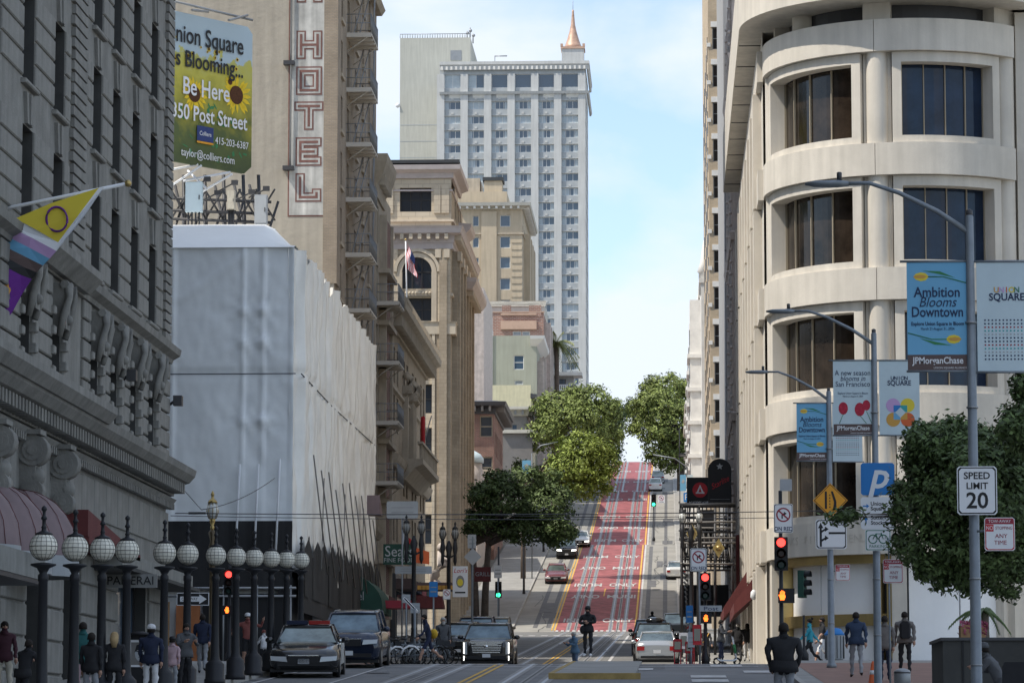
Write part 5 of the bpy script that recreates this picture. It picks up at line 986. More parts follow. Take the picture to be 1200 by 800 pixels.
tree('plaza_tree', 'small leafy sprig hanging beside the parking signs on the right', 1000, 760, 77, [(1000, 606, 9, 5, 0, .3), (990, 603, 9, 5, 0, .25), (1052, 600, 12, 16, 0, .3), (978, 608, 8, 4, 0, .2), (1054, 580, 8, 20, 0, .3), (1056, 632, 12, 20, 0, .3)], 2200, .085, 'leaf_near', 9, .02, X=6.8, clump=7)
tree('plaza_tree', 'tree crown fragment high at the right edge in front of the store', 1190, 760, 66, [(1195, 500, 24, 30, 0, 1), (1200, 450, 10, 20, 0, .6)], 5000, .085, 'leaf_near', 10, .1, X=8.6)
t = thing('palm_tree', 'tall date palm beside the green stucco house far up the hill', 'palm', (xP(652, 452, 440), 452, 36)); q = MB(); hz = zP(402, 452, 655)-36; q.tube([(0, 0, 0), (.1, 0, hz*.6), (0, 0, hz)], [.4, .3, .35], 'bark', n=8); obj('trunk', q, t)
q = MB(); rp_ = random.Random(9)
def frond(q, c, az, el, L, m='palm_leaf', wd=.35):
    d = Vector((math.cos(az)*math.cos(el), math.sin(az)*math.cos(el), math.sin(el))); pts = [Vector(c)+d*L*s+Vector((0, 0, -L*.75*s*s*(1.1-math.sin(el)*.6))) for s in (0, .25, .5, .75, 1)]; q.tube(pts, [.05, .04, .03, .02, .01], m, n=4); side = d.cross(Vector((0, 0, 1))).normalized()
    for k in range(16):
        s = k/16; p = Vector(c)+d*L*s+Vector((0, 0, -L*.75*s*s*(1.1-math.sin(el)*.6)))
        for sg in (-1, 1): e = p+side*sg*wd*(1.1-s*.7)+d*.25*L*.3-Vector((0, 0, wd*.9)); q.face([p, p+d*.12*L*.3, e], m)
for k in range(34): frond(q, (0, 0, hz), rp_.uniform(0, 6.28), rp_.uniform(-.3, 1.2), rp_.uniform(2.8, 3.8), wd=.6)
obj('crown', q, t)
t = thing('plaza_palm', 'young palm with drooping fronds behind the big green planter', 'palm', (P(1152, 705, 68).x, 68, 3.0)); q = MB(); hz = P(1152, 716, 68).z-3.0; q.tube([(0, 0, -1), (0, 0, hz)], [.14, .12], 'bark'); obj('trunk', q, t); q = MB()
for k in range(16): frond(q, (0, 0, hz), rp_.uniform(0, 6.28), rp_.uniform(-.3, .5), rp_.uniform(.5, .8), 'leaf_near', .12)
obj('crown', q, t)

# ================================================================ STREET FURNITURE
# globe lamps in front of the stone hotel
def globe_lamp():
    t = thing('globe_lamp', '', 'street lamp', (0, 0, 0), 0, 'globe lamps along the stone hotel kerb'); q = MB()
    q.lathe((0, 0, 0), [(.27, 0), (.27, .12), (.24, .14), (.24, .5), (.17, .58), (.13, .62), (.115, .7), (.1, 1.2), (.085, 2.6), (.1, 2.62), (.1, 2.72), (.07, 2.76), (.12, 2.85), (.24, 2.9), (.24, 2.93), (.1, 2.95)], 'iron', n=12); obj('post', q, t)
    q = MB(); q.ball((0, 0, 3.25), .26, 'globe', n=20, k=14); gl = obj('globe', q, t)
    q = MB()
    for k in range(16):
        a = k*math.pi/16*2; q.tube([(.264*math.sin(s*math.pi/12)*math.cos(a), .264*math.sin(s*math.pi/12)*math.sin(a), 3.25-.264*math.cos(s*math.pi/12)) for s in range(1, 12)], .0045, 'globe_wire', n=3, cap=False)
    for j in range(1, 10):
        s = j*math.pi/10; r_ = .264*math.sin(s); w_ = .009 if j == 5 else .0045; q.tube([(r_*math.cos(k*math.pi/10), r_*math.sin(k*math.pi/10), 3.25-.264*math.cos(s)) for k in range(21)], w_, 'globe_wire', n=3, cap=False)
    obj('wire_cage', q, gl)
    q = MB(); q.lathe((0, 0, 3.46), [(.16, 0), (.17, .03), (.1, .06), (.05, .08), (.04, .12), (.055, .14), (.035, .18), (.035, .28), (.06, .3), (.05, .34), (.03, .36), (.03, .44), (.055, .47), (.05, .51), (.01, .55)], 'iron', n=10); obj('finial', q, t); return t
g0 = globe_lamp(); LD = [62.7, 66, 69, 72.3, 77.7, 81.4, 86.5, 90.6, 94.5, 98.5, 102.4, 106.5]; LX = [51, 88, 120, 149, 193, 220, 253, 277, 298, 318, 336, 353]
ordn = ['leftmost', 'second from the left', 'third from the left', 'fourth from the left', 'fifth from the left, before the shop display', 'sixth from the left', 'seventh from the left, before the walking man', 'eighth from the left, right of the red signal', 'fourth from the right', 'third from the right', 'second from the right', 'rightmost, nearest the patrol car']
for k, (d, x) in enumerate(zip(LD, LX)):
    o = g0 if k == 0 else copy_tree(g0); o.location = (P(x, 650, d).x, d, G(d)+.13); o['label'] = 'gridded white globe lamp, %s of the row' % ordn[k]
# ornate twin lamps
def lantern(q, x, y, z, m, s=1, gm='lamp_glass'):
    q.lathe((x, y, z), [(.05*s, -.5*s), (.08*s, -.3*s), (.05*s, -.25*s), (.11*s, -.1*s), (.12*s, 0)], m, n=8); q.lathe((x, y, z), [(.13*s, 0), (.22*s, .28*s), (.21*s, .45*s), (.14*s, .6*s)], gm, n=8)
    for k in range(8): a = k*math.pi/4+.2; q.tube([(x+.14*s*math.cos(a), y+.14*s*math.sin(a), z), (x+.23*s*math.cos(a), y+.23*s*math.sin(a), z+.28*s), (x+.15*s*math.cos(a), y+.15*s*math.sin(a), z+.6*s)], .014*s, m, n=4)
    q.lathe((x, y, z+.6*s), [(.2*s, 0), (.14*s, .1*s), (.06*s, .16*s), (.05*s, .28*s), (.08*s, .31*s), (.02*s, .45*s)], m, n=8)
def twin(label, px, Y, ztop_px, spread, m, s, group, gm='lamp_glass'):
    zt_ = P(px, ztop_px, Y).z; zb_ = G(Y)+.13; t = thing('twin_lantern_lamp', label, 'street lamp', (P(px, 650, Y).x, Y, zb_), 0, group); h_ = zt_-zb_-1.05*s; q = MB()
    q.lathe((0, 0, 0), [(.28, 0), (.28, .3), (.2, .5), (.22, .6), (.14, 1.0), (.1, 1.4), (.13, 1.45), (.1, 1.5), (.085, h_-.9), (.14, h_-.85), (.1, h_-.7), (.16, h_-.4), (.05, h_-.1)], m, n=10); q.tube([(-spread, 0, h_-.75), (0, 0, h_-.9), (spread, 0, h_-.75)], .06*s, m)
    for k in (-1, 1): q.lathe((k*spread, 0, h_-1.25), [(.02, 0), (.09, .2), (.07, .5), (.12, .8), (.07, 1.2)], m, n=8)
    obj('post', q, t)
    for k in (-1, 1): q = MB(); lantern(q, k*spread, 0, h_, m, s, gm); obj('lantern', q, t)
    return t
twin('black twin lantern street lamp left of the green awning sign', 485, 140, 603, .31, 'iron', .72, 'twin lantern lamps', 'frame_grey')
twin('black twin lantern street lamp beside the restaurant banner', 526, 158, 611, .29, 'iron', .75, 'twin lantern lamps', 'frame_grey')
twin('bronze twin lantern street lamp before the iron gantry on the right', 810, 152, 592, .38, 'iron', .72, 'twin lantern lamps')
t = thing('bronze_lantern_lamp', 'single gilded lantern on ornate post behind the globe lamps', 'street lamp', (P(249, 600, 122).x, 122, G(122))); h_ = P(249, 575, 122).z-G(122)-1.0; q = MB(); q.lathe((0, 0, 0), [(.25, 0), (.2, .5), (.1, .9), (.08, h_-1.8), (.13, h_-1.6), (.08, h_-1.4), (.13, h_-1), (.07, h_-.8), (.15, h_-.5), (.07, h_-.4)], 'bronze', n=10); obj('post', q, t); q = MB(); lantern(q, 0, 0, h_, 'lamp_gold', .95); obj('lantern', q, t)
# cobra head poles with banners
def banner(par, T, W_, H_, kind):
    q = MB(); q.obox(T, 0, W_, 0, H_, -.012, .0, {'blue': 'banner_blue', 'tulips': 'banner_pale', 'dots': 'banner_pale', 'circles': 'banner_pale'}[kind]); b_ = obj('banner', q, par)
    q = MB(); q.tube([T(-.1 if kind in ('dots', 'circles') else -.02, 0, 0), T(W_+.05, 0, 0)], .02, 'galv'); q.tube([T(-.1, H_, 0), T(W_+.05, H_, 0)], .02, 'galv'); obj('banner_rod', q, b_)
    def tx(s_, u, v, sz, m, **k): text(b_, s_, T, u*W_, v*H_, sz*W_, m, n=.006, ext=.001, **k)
    if kind in ('blue', 'tulips'):
        q = MB(); q.obox(T, 0, W_, 0, H_*.15, 0, .003, 'banner_brown'); obj('footer', q, b_); tx('JPMorganChase', .5, .095, .155, 'white', sx=.85, bold=.004); tx('UNION SQUARE ALLIANCE', .7, .03, .045, 'white')
        if kind == 'blue':
            tx('Ambition', .5, .715, .24, 'navy_text', sx=.85, bold=.003); tx('Blooms', .5, .625, .24, 'navy_text', sx=.85, shear=.3); tx('Downtown', .5, .535, .24, 'navy_text', sx=.78, bold=.003); tx('Explore Union Square in Bloom', .5, .43, .085, 'navy_text', sx=.8, bold=.002); tx('March 21-August 31, 2024', .5, .385, .065, 'navy_text', sx=.8)
            for (cx_, cz_, sg) in ((.25, .86, 1), (.75, .29, -1)):
                q = MB(); 
                pts_ = [(-.14, .0), (-.1, .05), (-.02, .075), (.06, .06), (.12, .0), (.06, -.06), (-.02, -.075), (-.1, -.05)]; q.prism([(W_*(cx_+sg*x_), H_*cz_+y_*W_) for x_, y_ in pts_][::-sg], T, 0, .003, 'yellow'); q.prism([(W_*(cx_+sg*x_*.9-sg*.02), H_*cz_+y_*W_*.45) for x_, y_ in pts_][::-sg], T, 0, .0045, 'ochre')
                q.tube([T(W_*(cx_+sg*.1), H_*cz_, .003), T(W_*(cx_+sg*.35), H_*cz_, .003), T(W_*(cx_+sg*.74), H_*cz_-.09*W_*2*(1 if sg > 0 else -1)*.6, .003)], .008, 'leafprint', n=4)
                q.prism([(W_*(cx_+sg*.02), H_*(cz_)+sg*.1*W_), (W_*(cx_+sg*.3), H_*cz_+sg*.09*W_), (W_*(cx_+sg*.55), H_*cz_-sg*.02*W_), (W_*(cx_+sg*.3), H_*cz_+sg*.04*W_)][::sg], T, 0, .004, 'leafprint'); obj('tulip_print', q, b_)
        else:
            tx('A new season', .5, .83, .19, 'navy_text', sx=.85); tx('blooms in', .5, .755, .19, 'navy_text', sx=.85, shear=.25); tx('San Francisco', .5, .68, .19, 'navy_text', sx=.85); tx('Explore Union Square in Bloom', .5, .56, .075, 'navy_text', sx=.8); tx('March 21-August 31, 2024', .5, .52, .06, 'navy_text', sx=.8)
            for (a, b2, rr) in ((.25, .36, .12), (.67, .345, .13), (.84, .40, .1)):
                q = MB(); q.prism([(W_*(a+rr*math.sin(k*.449)), H_*b2+W_*rr*1.35*math.cos(k*.449)) for k in range(14)][::-1], T, 0, .003+rr*.01, 'tulip'); q.tube([T(W_*a, H_*b2-.15*W_, .002), T(W_*(a-.1 if a < .5 else a+.2*(1-a)+.1), H_*.16, .002)], .007, 'leafprint', n=4); obj('tulip_print', q, b_)
    else:
        yy = .74 if kind == 'dots' else .76
        for k, ch in enumerate('UNION'): tx(ch, .33+k*.085, yy, .13, ['ochre', 'lilac', 'vermil', 'yellow', 'green_sign'][k] if kind == 'dots' else 'navy_text', bold=.004)
        tx('SQUARE', .5, yy-.065, .175, 'navy_text', sx=.9, bold=.005)
        if kind == 'dots':
            q = MB()
            for i in range(13):
                for j in range(12): q.obox(T, W_*(.12+i*.061), W_*(.12+i*.061+.025), H_*(.11+j*.032), H_*(.11+j*.032)+W_*.025, 0, .004, ['navy_text', 'sign_grey', 'maroon_text', 'navy_text', 'teal'][(i*5+j*3) % 5])
            obj('dot_print', q, b_, kind='stuff')
        else:
            for i, (a, b2, m_) in enumerate(((.34, .40, 'lilac'), (.70, .40, 'yellow'), (.34, .21, 'ochre'), (.70, .21, 'vermil'))):
                q = MB(); q.prism([(W_*(a+.175*math.cos(k*.2618)), H_*b2+W_*.175*math.sin(k*.2618)) for k in range(24)], T, 0, .003+i*.0004, m_); obj('circle_print', q, b_)
            q = MB()
            for i, (a, b2, m_) in enumerate(((.435, .355, 'blue'), (.605, .355, 'teal'), (.435, .255, 'banner_blue'), (.605, .255, 'ochre'))): q.obox(T, W_*a-.085*W_, W_*a+.085*W_, H_*b2-.085*W_, H_*b2+.085*W_, 0, .006, m_)
            q.prism([(W_*.52, H_*.305+W_*.13), (W_*.39, H_*.305), (W_*.52, H_*.305-W_*.13), (W_*.65, H_*.305)][::-1], T, 0, .008, 'banner_pale'); obj('square_print', q, b_)
def light_pole(label, px, Y, ytop, xh, yh, r_, kinds, by):
    gz = G(Y)+.13; b = P(px, 640, Y); h_ = P(px, ytop, Y).z-gz; t = thing('cobra_street_light', label, 'street light', (b.x, Y, gz), 0, 'cobra head street lights with banners'); q = MB(); q.lathe((0, 0, 0), [(r_*1.5, 0), (r_*1.5, .1), (r_*1.05, .15), (r_*.72, h_), (r_*.5, h_+.03)], 'galv', n=14); q.lathe((0, 0, h_), [(.03, 0), (.05, .03), (.05, .1), (.01, .12)], 'steel_dark')
    for k in range(5): z = 1.3+k*1.3; q.lathe((0, 0, z), [(r_*1.06, 0), (r_*1.06, .03)], 'steel', n=12)
    obj('pole', q, t); hd = P(xh, yh, Y+.2)-Vector((b.x, Y, gz)); q = MB(); q.tube([(0, 0, h_-.25), (hd.x*.25, 0, h_-.25+(hd.z-h_+.25)*.42), (hd.x*.55, .05, h_-.25+(hd.z-h_+.25)*.8), (hd.x*.78, .1, hd.z), (hd.x, .15, hd.z)], [.045, .04, .035, .03, .03], 'galv', n=8); obj('arm', q, t)
    q = MB(); q.rings([[(hd.x+dx, .15+w2*math.cos(a), hd.z+hh*math.sin(a)) for a in [k*math.pi/4 for k in range(8)]] for dx, w2, hh in ((.12, .05, .04), (-.05, .13, .06), (-.4, .13, .05), (-.55, .06, .02))], 'galv'); q.lathe((hd.x-.02, .15, hd.z+.05), [(.04, 0), (.04, .12), (.03, .13)], 'steel_dark'); obj('lamp_head', q, t)
    for kind, side in kinds:
        x0, y1, x1, y0 = by[side]; a = P(x0, y0, Y)-Vector((b.x, Y, gz)); c = P(x1, y1, Y)-Vector((b.x, Y, gz)); banner(t, TS(a.x, 0, a.z), c.x-a.x, c.z-a.z, kind)
    return t, (b.x, Y, gz)
p1, o1 = light_pole('nearest grey street light, with speed limit sign and blue Ambition banner', 1142, 52, 254, 985, 216, .085, (('blue', 'l'), ('dots', 'r')), {'l': (1064, 306, 1133, 435), 'r': (1146, 306, 1214, 436)})
p2, o2 = light_pole('middle grey street light, with parking sign and tulip banner', 1027, 80, 391, 925, 365, .09, (('tulips', 'l'), ('circles', 'r')), {'l': (977, 422, 1022, 510), 'r': (1031, 422, 1077, 510)})
p3, o3 = light_pole('farthest grey street light of three, with yellow diamond sign', 973, 102, 459, 895, 436, .1, (('blue', 'l'), ('dots', 'r')), {'l': (934, 472, 969, 540), 'r': (976, 472, 1010, 541)})
# signs
def sign(name, label, x0, y0, x1, y1, Y, m, border=None, dy=-.14, rad=0, cat='sign', back=True):
    a = P(x0, y1, Y+dy); c = P(x1, y0, Y+dy); W_, H_ = c.x-a.x, c.z-a.z; t = thing(name, label, cat, tuple(a)); T = TS(0, 0, 0); q = MB(); r_ = min(W_, H_)*.06
    def rr(i): return [(i+r_, i), (W_-i-r_, i), (W_-i, i+r_), (W_-i, H_-i-r_), (W_-i-r_, H_-i), (i+r_, H_-i), (i, H_-i-r_), (i, i+r_)]
    if border: q.prism(rr(0), T, -.01, 0, m); q.prism(rr(W_*.025), T, 0, .003, border); q.prism(rr(W_*.055), T, .003, .006, m)
    else: q.prism(rr(0), T, -.01, .006, m)
    q.obox(T, W_*.4, W_*.6, H_*.2, H_*.3, -.16, -.01, 'steel'); obj('panel', q, t)
    return t, T, W_, H_
def tt(t, T, W_, H_, s, u, v, sz, m, **k): text(t, s, T, u*W_, v*H_, sz*H_, m, n=.009, ext=.001, **k)
def poly_part(t, T, W_, H_, pts, m, n=.009, name='symbol'): q = MB(); q.prism([(x*W_, y*H_) for x, y in pts], T, 0, n, m); return obj(name, q, t)
t, T, W_, H_ = sign('speed_limit_sign', 'white SPEED LIMIT 20 sign on the nearest street light', 1122, 546, 1168, 603, 52, 'white', 'black')
tt(t, T, W_, H_, 'SPEED', .5, .80, .20, 'black', bold=.008); tt(t, T, W_, H_, 'LIMIT', .5, .59, .19, 'black', bold=.008); tt(t, T, W_, H_, '20', .5, .28, .46, 'black', bold=.012)
t, T, W_, H_ = sign('parking_sign', 'square blue sign with white italic letter P on the middle street light', 1009, 542, 1048, 580, 80, 'blue', 'blue'); tt(t, T, W_, H_, 'p', .52, .58, 1.15, 'white', shear=.25, bold=.03)
t, T, W_, H_ = sign('direction_sign', 'white sign pointing to Union Square and Sutter-Stockton under the parking sign', 1009, 582, 1048, 620, 80, 'white'); 
for s_, v in (('Union', .79), ('Square', .64), ('Sutter-', .36), ('Stockton', .2)): tt(t, T, W_, H_, s_, .29, v, .17, 'black', align='LEFT', bold=.004)
poly_part(t, T, W_, H_, [(.06, .70), (.06, .74), (.17, .74), (.17, .79), (.25, .72), (.17, .65), (.17, .70)][::-1], 'blue'); poly_part(t, T, W_, H_, [(.13, .18), (.13, .30), (.08, .30), (.15, .39), (.22, .30), (.17, .30), (.17, .18)][::-1], 'blue')
t, T, W_, H_ = sign('bicycle_parking_sign', 'small pale green bicycle parking sign partly covered by leaves', 1014, 620, 1044, 645, 80, 'white', 'green_sign'); tt(t, T, W_, H_, 'PARKING', .5, .2, .2, 'green_sign')
q = MB()
for cx_ in (.3, .7): q.tube([T(W_*cx_+H_*.2*math.cos(k*.524), H_*.55+H_*.2*math.sin(k*.524), .01) for k in range(13)], .012, 'green_sign', n=4)
q.tube([T(W_*.3, H_*.55, .01), T(W_*.42, H_*.8, .01), T(W_*.64, H_*.8, .01), T(W_*.5, H_*.55, .01), T(W_*.42, H_*.8, .01)], .01, 'green_sign', n=4); q.tube([T(W_*.7, H_*.55, .01), T(W_*.62, H_*.86, .01)], .01, 'green_sign', n=4); obj('bicycle_symbol', q, t)
t, T, W_, H_ = sign('truck_lane_sign', 'white sign with black arrows and word TRUCKS below the yellow diamond', 956, 608, 992, 643, 102, 'white', 'black'); tt(t, T, W_, H_, 'TRUCKS', .7, .84, .17, 'black', sx=.85, bold=.004)
q = MB(); 
for pl_ in ([(.13, .08), (.13, .7), (.2, .7), (.2, .08)], [(.08, .7), (.165, .9), (.25, .7)], [(.42, .5), (.42, .57), (.97, .57), (.97, .5)], [(.2, .25), (.2, .33), (.32, .4), (.32, .33)], [(.3, .28), (.3, .46), (.42, .37)], [(.2, .55), (.2, .63), (.32, .7), (.32, .63)], [(.3, .58), (.3, .76), (.42, .67)]): q.prism([(x*W_, y*H_) for x, y in pl_][::-1], T, 0, .009, 'black')
obj('arrow_symbol', q, t)
a = P(973, 586, 101.86); t = thing('lane_merge_sign', 'orange yellow diamond merge sign on the farthest street light', 'sign', tuple(a)); T = TS(0, 0, 0); r_ = .52; q = MB()
for k, (s, m_) in enumerate(((1, 'orange'), (.94, 'black'), (.89, 'orange'))): q.prism([(0, -r_*s), (r_*s, 0), (0, r_*s), (-r_*s, 0)], T, -.01+k*.004, -.004+k*.004, m_)
obj('panel', q, t); q = MB(); q.prism([(-.16, -.25), (-.1, -.25), (-.1, .27), (-.16, .27)], T, 0, .012, 'black'); q.prism([(.08, -.25), (.18, -.25), (.18, -.03), (.08, .27), (.02, .27), (.11, -.05)], T, 0, .012, 'black'); 
for k in range(5): q.prism([(-.03, -.22+k*.09), (.0, -.22+k*.09), (.0, -.18+k*.09), (-.03, -.18+k*.09)], T, 0, .012, 'black')
obj('merge_symbol', q, t)
def tow(label, x0, y0, x1, y1, Y, full=True):
    t, T, W_, H_ = sign('tow_away_sign', label, x0, y0, x1, y1, Y, 'white', 'red', dy=0); q = MB(); q.obox(T, W_*.04, W_*.96, H_*.80, H_*.97, .006, .008, 'maroon_text'); q.obox(T, W_*.04, W_*.3, H_*.58, H_*.79, .006, .008, 'red'); obj('heading', q, t)
    tt(t, T, W_, H_, 'TOW-AWAY', .5, .885, .13, 'white', sx=.9); tt(t, T, W_, H_, 'NO', .17, .68, .17, 'white', sx=.8); tt(t, T, W_, H_, 'STOPPING', .64, .68, .13, 'maroon_text', sx=.85); tt(t, T, W_, H_, 'ANY', .55, .44, .18, 'maroon_text'); tt(t, T, W_, H_, 'TIME', .52, .24, .18, 'maroon_text'); q = MB(); q.tube([T(W_*.3, H_*.9, -.03), T(W_*.3, H_*1.9, -.03)] if not full else [T(-.1, H_*.6, -.1), T(W_*.4, H_*.6, -.03)], .02, 'galv'); q.tube([T(W_*.3, H_*.9, -.03), T(W_*.3, -3.5, -.03)], .025, 'galv') if not full else None; obj('bracket', q, t)
tow('tow away no stopping any time sign beside the nearest street light', 1154, 606, 1189, 645, 51)
tow('tow away sign hanging right of the middle street light', 1035, 655, 1058, 683, 79, False); tow('small tow away sign right of the farthest street light', 979, 661, 996, 680, 103)
# traffic signals
def no_turn(t, T, W_, H_, kind='right'):
    q = MB(); R_ = W_*.38; cz_ = H_*.62; q.prism([(W_/2+R_*math.cos(k*.2618), cz_+R_*math.sin(k*.2618)) for k in range(24)], T, .006, .008, 'maroon_text'); q.prism([(W_/2+R_*.8*math.cos(k*.2618), cz_+R_*.8*math.sin(k*.2618)) for k in range(24)], T, .008, .0095, 'white'); s = W_/2
    f = 1 if kind == 'right' else -1
    for pl_ in ([(-.2, -.4), (-.06, -.4), (-.06, -.05), (.1, .06), (.1, .2), (-.12, .12), (-.2, 0)], [(.08, -.06), (.08, .34), (.36, .13)]): pl_ = [(W_/2+f*x*s, cz_+y*s) for x, y in pl_]; q.prism(pl_ if f > 0 else pl_[::-1], T, .0095, .011, 'black')
    q.prism([(W_/2-.6*s, cz_+.42*s), (W_/2-.48*s, cz_+.54*s), (W_/2+.6*s, cz_-.42*s), (W_/2+.48*s, cz_-.54*s)], T, .011, .0125, 'maroon_text'); obj('prohibition_symbol', q, t)
    if kind == 'right': tt(t, T, W_, H_, 'ON RED', .5, .13, .2, 'navy_text', sx=.85, bold=.006)
def signal(label, px, ytop, ybot, Y, lit='red', hand=None, polebase=True, r=.06, poletop=None, rot=0, name='traffic_signal'):
    a = P(px, ybot, Y); c = P(px, ytop, Y); gz = G(Y)+.13; t = thing(name, label, 'traffic light', (a.x, Y, gz)); z0 = a.z-gz; z1 = c.z-gz; H_ = z1-z0; w_ = H_*.2
    hd_ = link('signal_head', None, t); hd_.rotation_euler = (0, 0, rot); q = MB(); q.box(-w_, w_, -.05, .16, z0, z1, 'awning_green' if lit is None else 'black'); 
    hd = hd_; bpy.data.objects.remove(hd_); hd = obj('signal_head', q, t, rot=rot); q = MB()
    for k, (n_, on, offm) in enumerate((('green', 'sig_green', 'lens_green'), ('amber', 'sig_orange', 'lens_dark'), ('red', 'sig_red', 'lens_dark'))):
        zc = z0+H_*(k+.5)/3; r_ = H_*.135; m_ = on if lit == n_ else offm; l = MB(); l.rings([[(r_*math.cos(a_*.524), -.07, zc+r_*math.sin(a_*.524)) for a_ in range(12)], [(r_*.6*math.cos(a_*.524), -.1, zc+r_*.6*math.sin(a_*.524)) for a_ in range(12)]], m_); obj('lens', l, hd)
        q.rings([[(r_*1.12*math.cos(a_*.4), y_, zc+r_*1.12*math.sin(a_*.4)) for a_ in range(-1, 10)] for y_ in (-.05, -.26)], 'black', cap=False, closed=False)
    obj('visor', q, hd)
    if hand:
        x0, y0, x1, y1 = hand; b = P(x0, y1, Y); e = P(x1, y0, Y); q = MB(); X0_, Z0_, X1_, Z1_ = b.x-a.x, b.z-gz, e.x-a.x, e.z-gz; q.box(X0_, X1_, -.05, .15, Z0_, Z1_, 'black'); pb = obj('pedestrian_head', q, t); T = TS((X0_+X1_)/2-(.12 if X1_-X0_ > .5 else 0), -.052, (Z0_+Z1_)/2); k = (Z1_-Z0_)/.45; q = MB()
        for pl_ in ([(-.08, -.14), (.05, -.14), (.09, -.02), (.06, .03), (-.08, .03)], [(-.08, .03), (-.05, .03), (-.05, .13), (-.08, .12)], [(-.04, .03), (-.01, .03), (-.01, .16), (-.04, .16)], [(0, .03), (.03, .03), (.03, .15), (0, .15)], [(.035, .02), (.06, .02), (.07, .12), (.04, .12)], [(-.08, -.08), (-.13, .02), (-.11, .04), (-.06, -.01)]): q.prism([(x*k, y*k) for x, y in pl_], T, 0, .02, 'sig_orange')
        obj('hand_symbol', q, pb)
    if polebase: q = MB(); zt_ = z1+.3 if poletop is None else P(px, poletop, Y).z-gz; q.lathe((0, .26, 0), [(.16, 0), (.16, .3), (r*1.2, .5), (r, zt_)], 'iron', n=10); obj('pole', q, t)
    return t, gz, a
t, gz, a = signal('red traffic signal on a black pole in front of the rounded store', 915.5, 629, 668, 110, 'red', (912, 689, 931, 706), poletop=574)
t, gz, a = signal('red traffic signal and red hand on the far right corner under the Post sign', 826.5, 671, 703, 133, 'red', (821, 718, 834, 730), poletop=666)
t, gz, a = signal('red traffic signal and red hand glowing between the globe lamps at left', 268, 668, 697, 124, 'red', (260, 709, 273, 720), poletop=660)
signal('dark green backed signal facing away beside the white window boards', 942, 668, 700, 120, None, None, rot=1.2, r=.04, poletop=720); 
q = MB(); 
signal('green traffic signal far up the hill at the second crest', 766, 579, 593, 372, 'green', poletop=577, r=.05); signal('small green traffic signal on the left pavement below the dark tree', 584, 681, 700, 226, 'green', poletop=640, r=.06)
t, T, W_, H_ = sign('no_turn_on_red_sign', 'no right turn ON RED sign above the signal by the rounded store', 907, 590, 929, 624, 110, 'white', 'black'); no_turn(t, T, W_, H_)
t, T, W_, H_ = sign('no_turn_on_red_sign', 'no right turn ON RED sign on the far right corner', 809, 642, 828, 669, 133, 'white', 'black'); no_turn(t, T, W_, H_); q = MB(); q.tube([T(W_*.55, H_*.5, -.05), T(W_*.55, -H_*4.6, -.05)], .045, 'galv'); obj('pole', q, t)
t, T, W_, H_ = sign('no_left_turn_sign', 'small no left turn sign low on the left pavement', 519, 690, 528, 702, 150, 'white', 'black'); no_turn(t, T, W_, H_, 'left')
t, T, W_, H_ = sign('sign_back', 'blank grey back of a sign atop the signal pole by the rounded store', 914, 561, 928, 575, 110, 'sign_grey')
t, T, W_, H_ = sign('street_name_sign', 'small grey street name sign reading Post', 820, 709, 846, 716, 133, 'sign_grey'); tt(t, T, W_, H_, 'Post', .5, .45, .95, 'navy_text', sx=1.5)
t, T, W_, H_ = sign('no_turn_sign', 'tiny no turn sign far up the hill beside the green signal', 771, 580, 779, 589, 372, 'white'); no_turn(t, T, W_, H_)
# one way arrow sign
a = P(207, 709, 100); c = P(245, 694, 100); t = thing('one_way_sign', 'black ONE WAY sign with white arrow behind the globe lamps', 'sign', tuple(a)); T = TS(0, 0, 0); W_, H_ = c.x-a.x, c.z-a.z; q = MB(); q.obox(T, 0, W_, 0, H_, -.02, 0, 'white'); q.obox(T, .02, W_-.02, .02, H_-.02, 0, .003, 'black'); obj('panel', q, t); q = MB(); q.prism([(.1, H_*.3), (W_*.7, H_*.3), (W_*.7, H_*.12), (W_*.93, H_*.5), (W_*.7, H_*.88), (W_*.7, H_*.7), (.1, H_*.7)], T, 0, .006, 'white'); obj('arrow', q, t); tt(t, T, W_, H_, 'ONE WAY', .4, .5, .34, 'black', sx=.8); q = MB(); q.tube([T(W_*.3, H_, -.06), T(W_*.3, -2.3, -.06)], .04, 'galv'); obj('pole', q, t)
for (x0, y0, x1, y1, Y, m_, lab) in ((453, 587, 490, 607, 150, 'sign_back', 'large blank grey sign back above the green awning'), (463, 663, 506, 672, 141, 'sign_grey', 'long grey street name board on the twin lantern lamp'), (548, 626, 558, 642, 168, 'sign_grey', 'small grey rectangular sign back above the diamond'), (579, 662, 588, 677, 225, 'white', 'small white sign above the green signal on the left'), (471, 696, 481, 706, 132, 'sign_grey', 'small white sign plate above the solar panel'), (503, 681, 513, 699, 146, 'blue', 'blue rectangular notice on the left pavement'), (821, 733, 828, 757, 134, 'blue', 'blue notice sign on the right corner'), (806, 740, 814, 758, 133, 'sign_grey', 'small faded red parking notice on the right corner'), (481, 706, 492, 718, 131, 'sign_grey', 'grey utility cabinet behind the bicycles')):
    if 'blue notice' in lab: x0, x1, y0, y1 = 804, 812, 709, 729
    t, T, W_, H_ = sign('small_sign', lab, x0, y0, x1, y1, Y, m_); q = MB(); q.tube([T(W_*.5, 0, -.05), T(W_*.5, -(P((x0+x1)/2, y1, Y).z-G(Y)-.1), -.05)], .04, 'galv'); obj('pole', q, t); q = MB(); q.obox(T, W_*.15, W_*.85, H_*.3, H_*.38, .006, .01, 'steel'); obj('band', q, t); q = MB(); q.obox(T, W_*.15, W_*.85, H_*.6, H_*.66, .006, .01, 'steel'); obj('band', q, t)
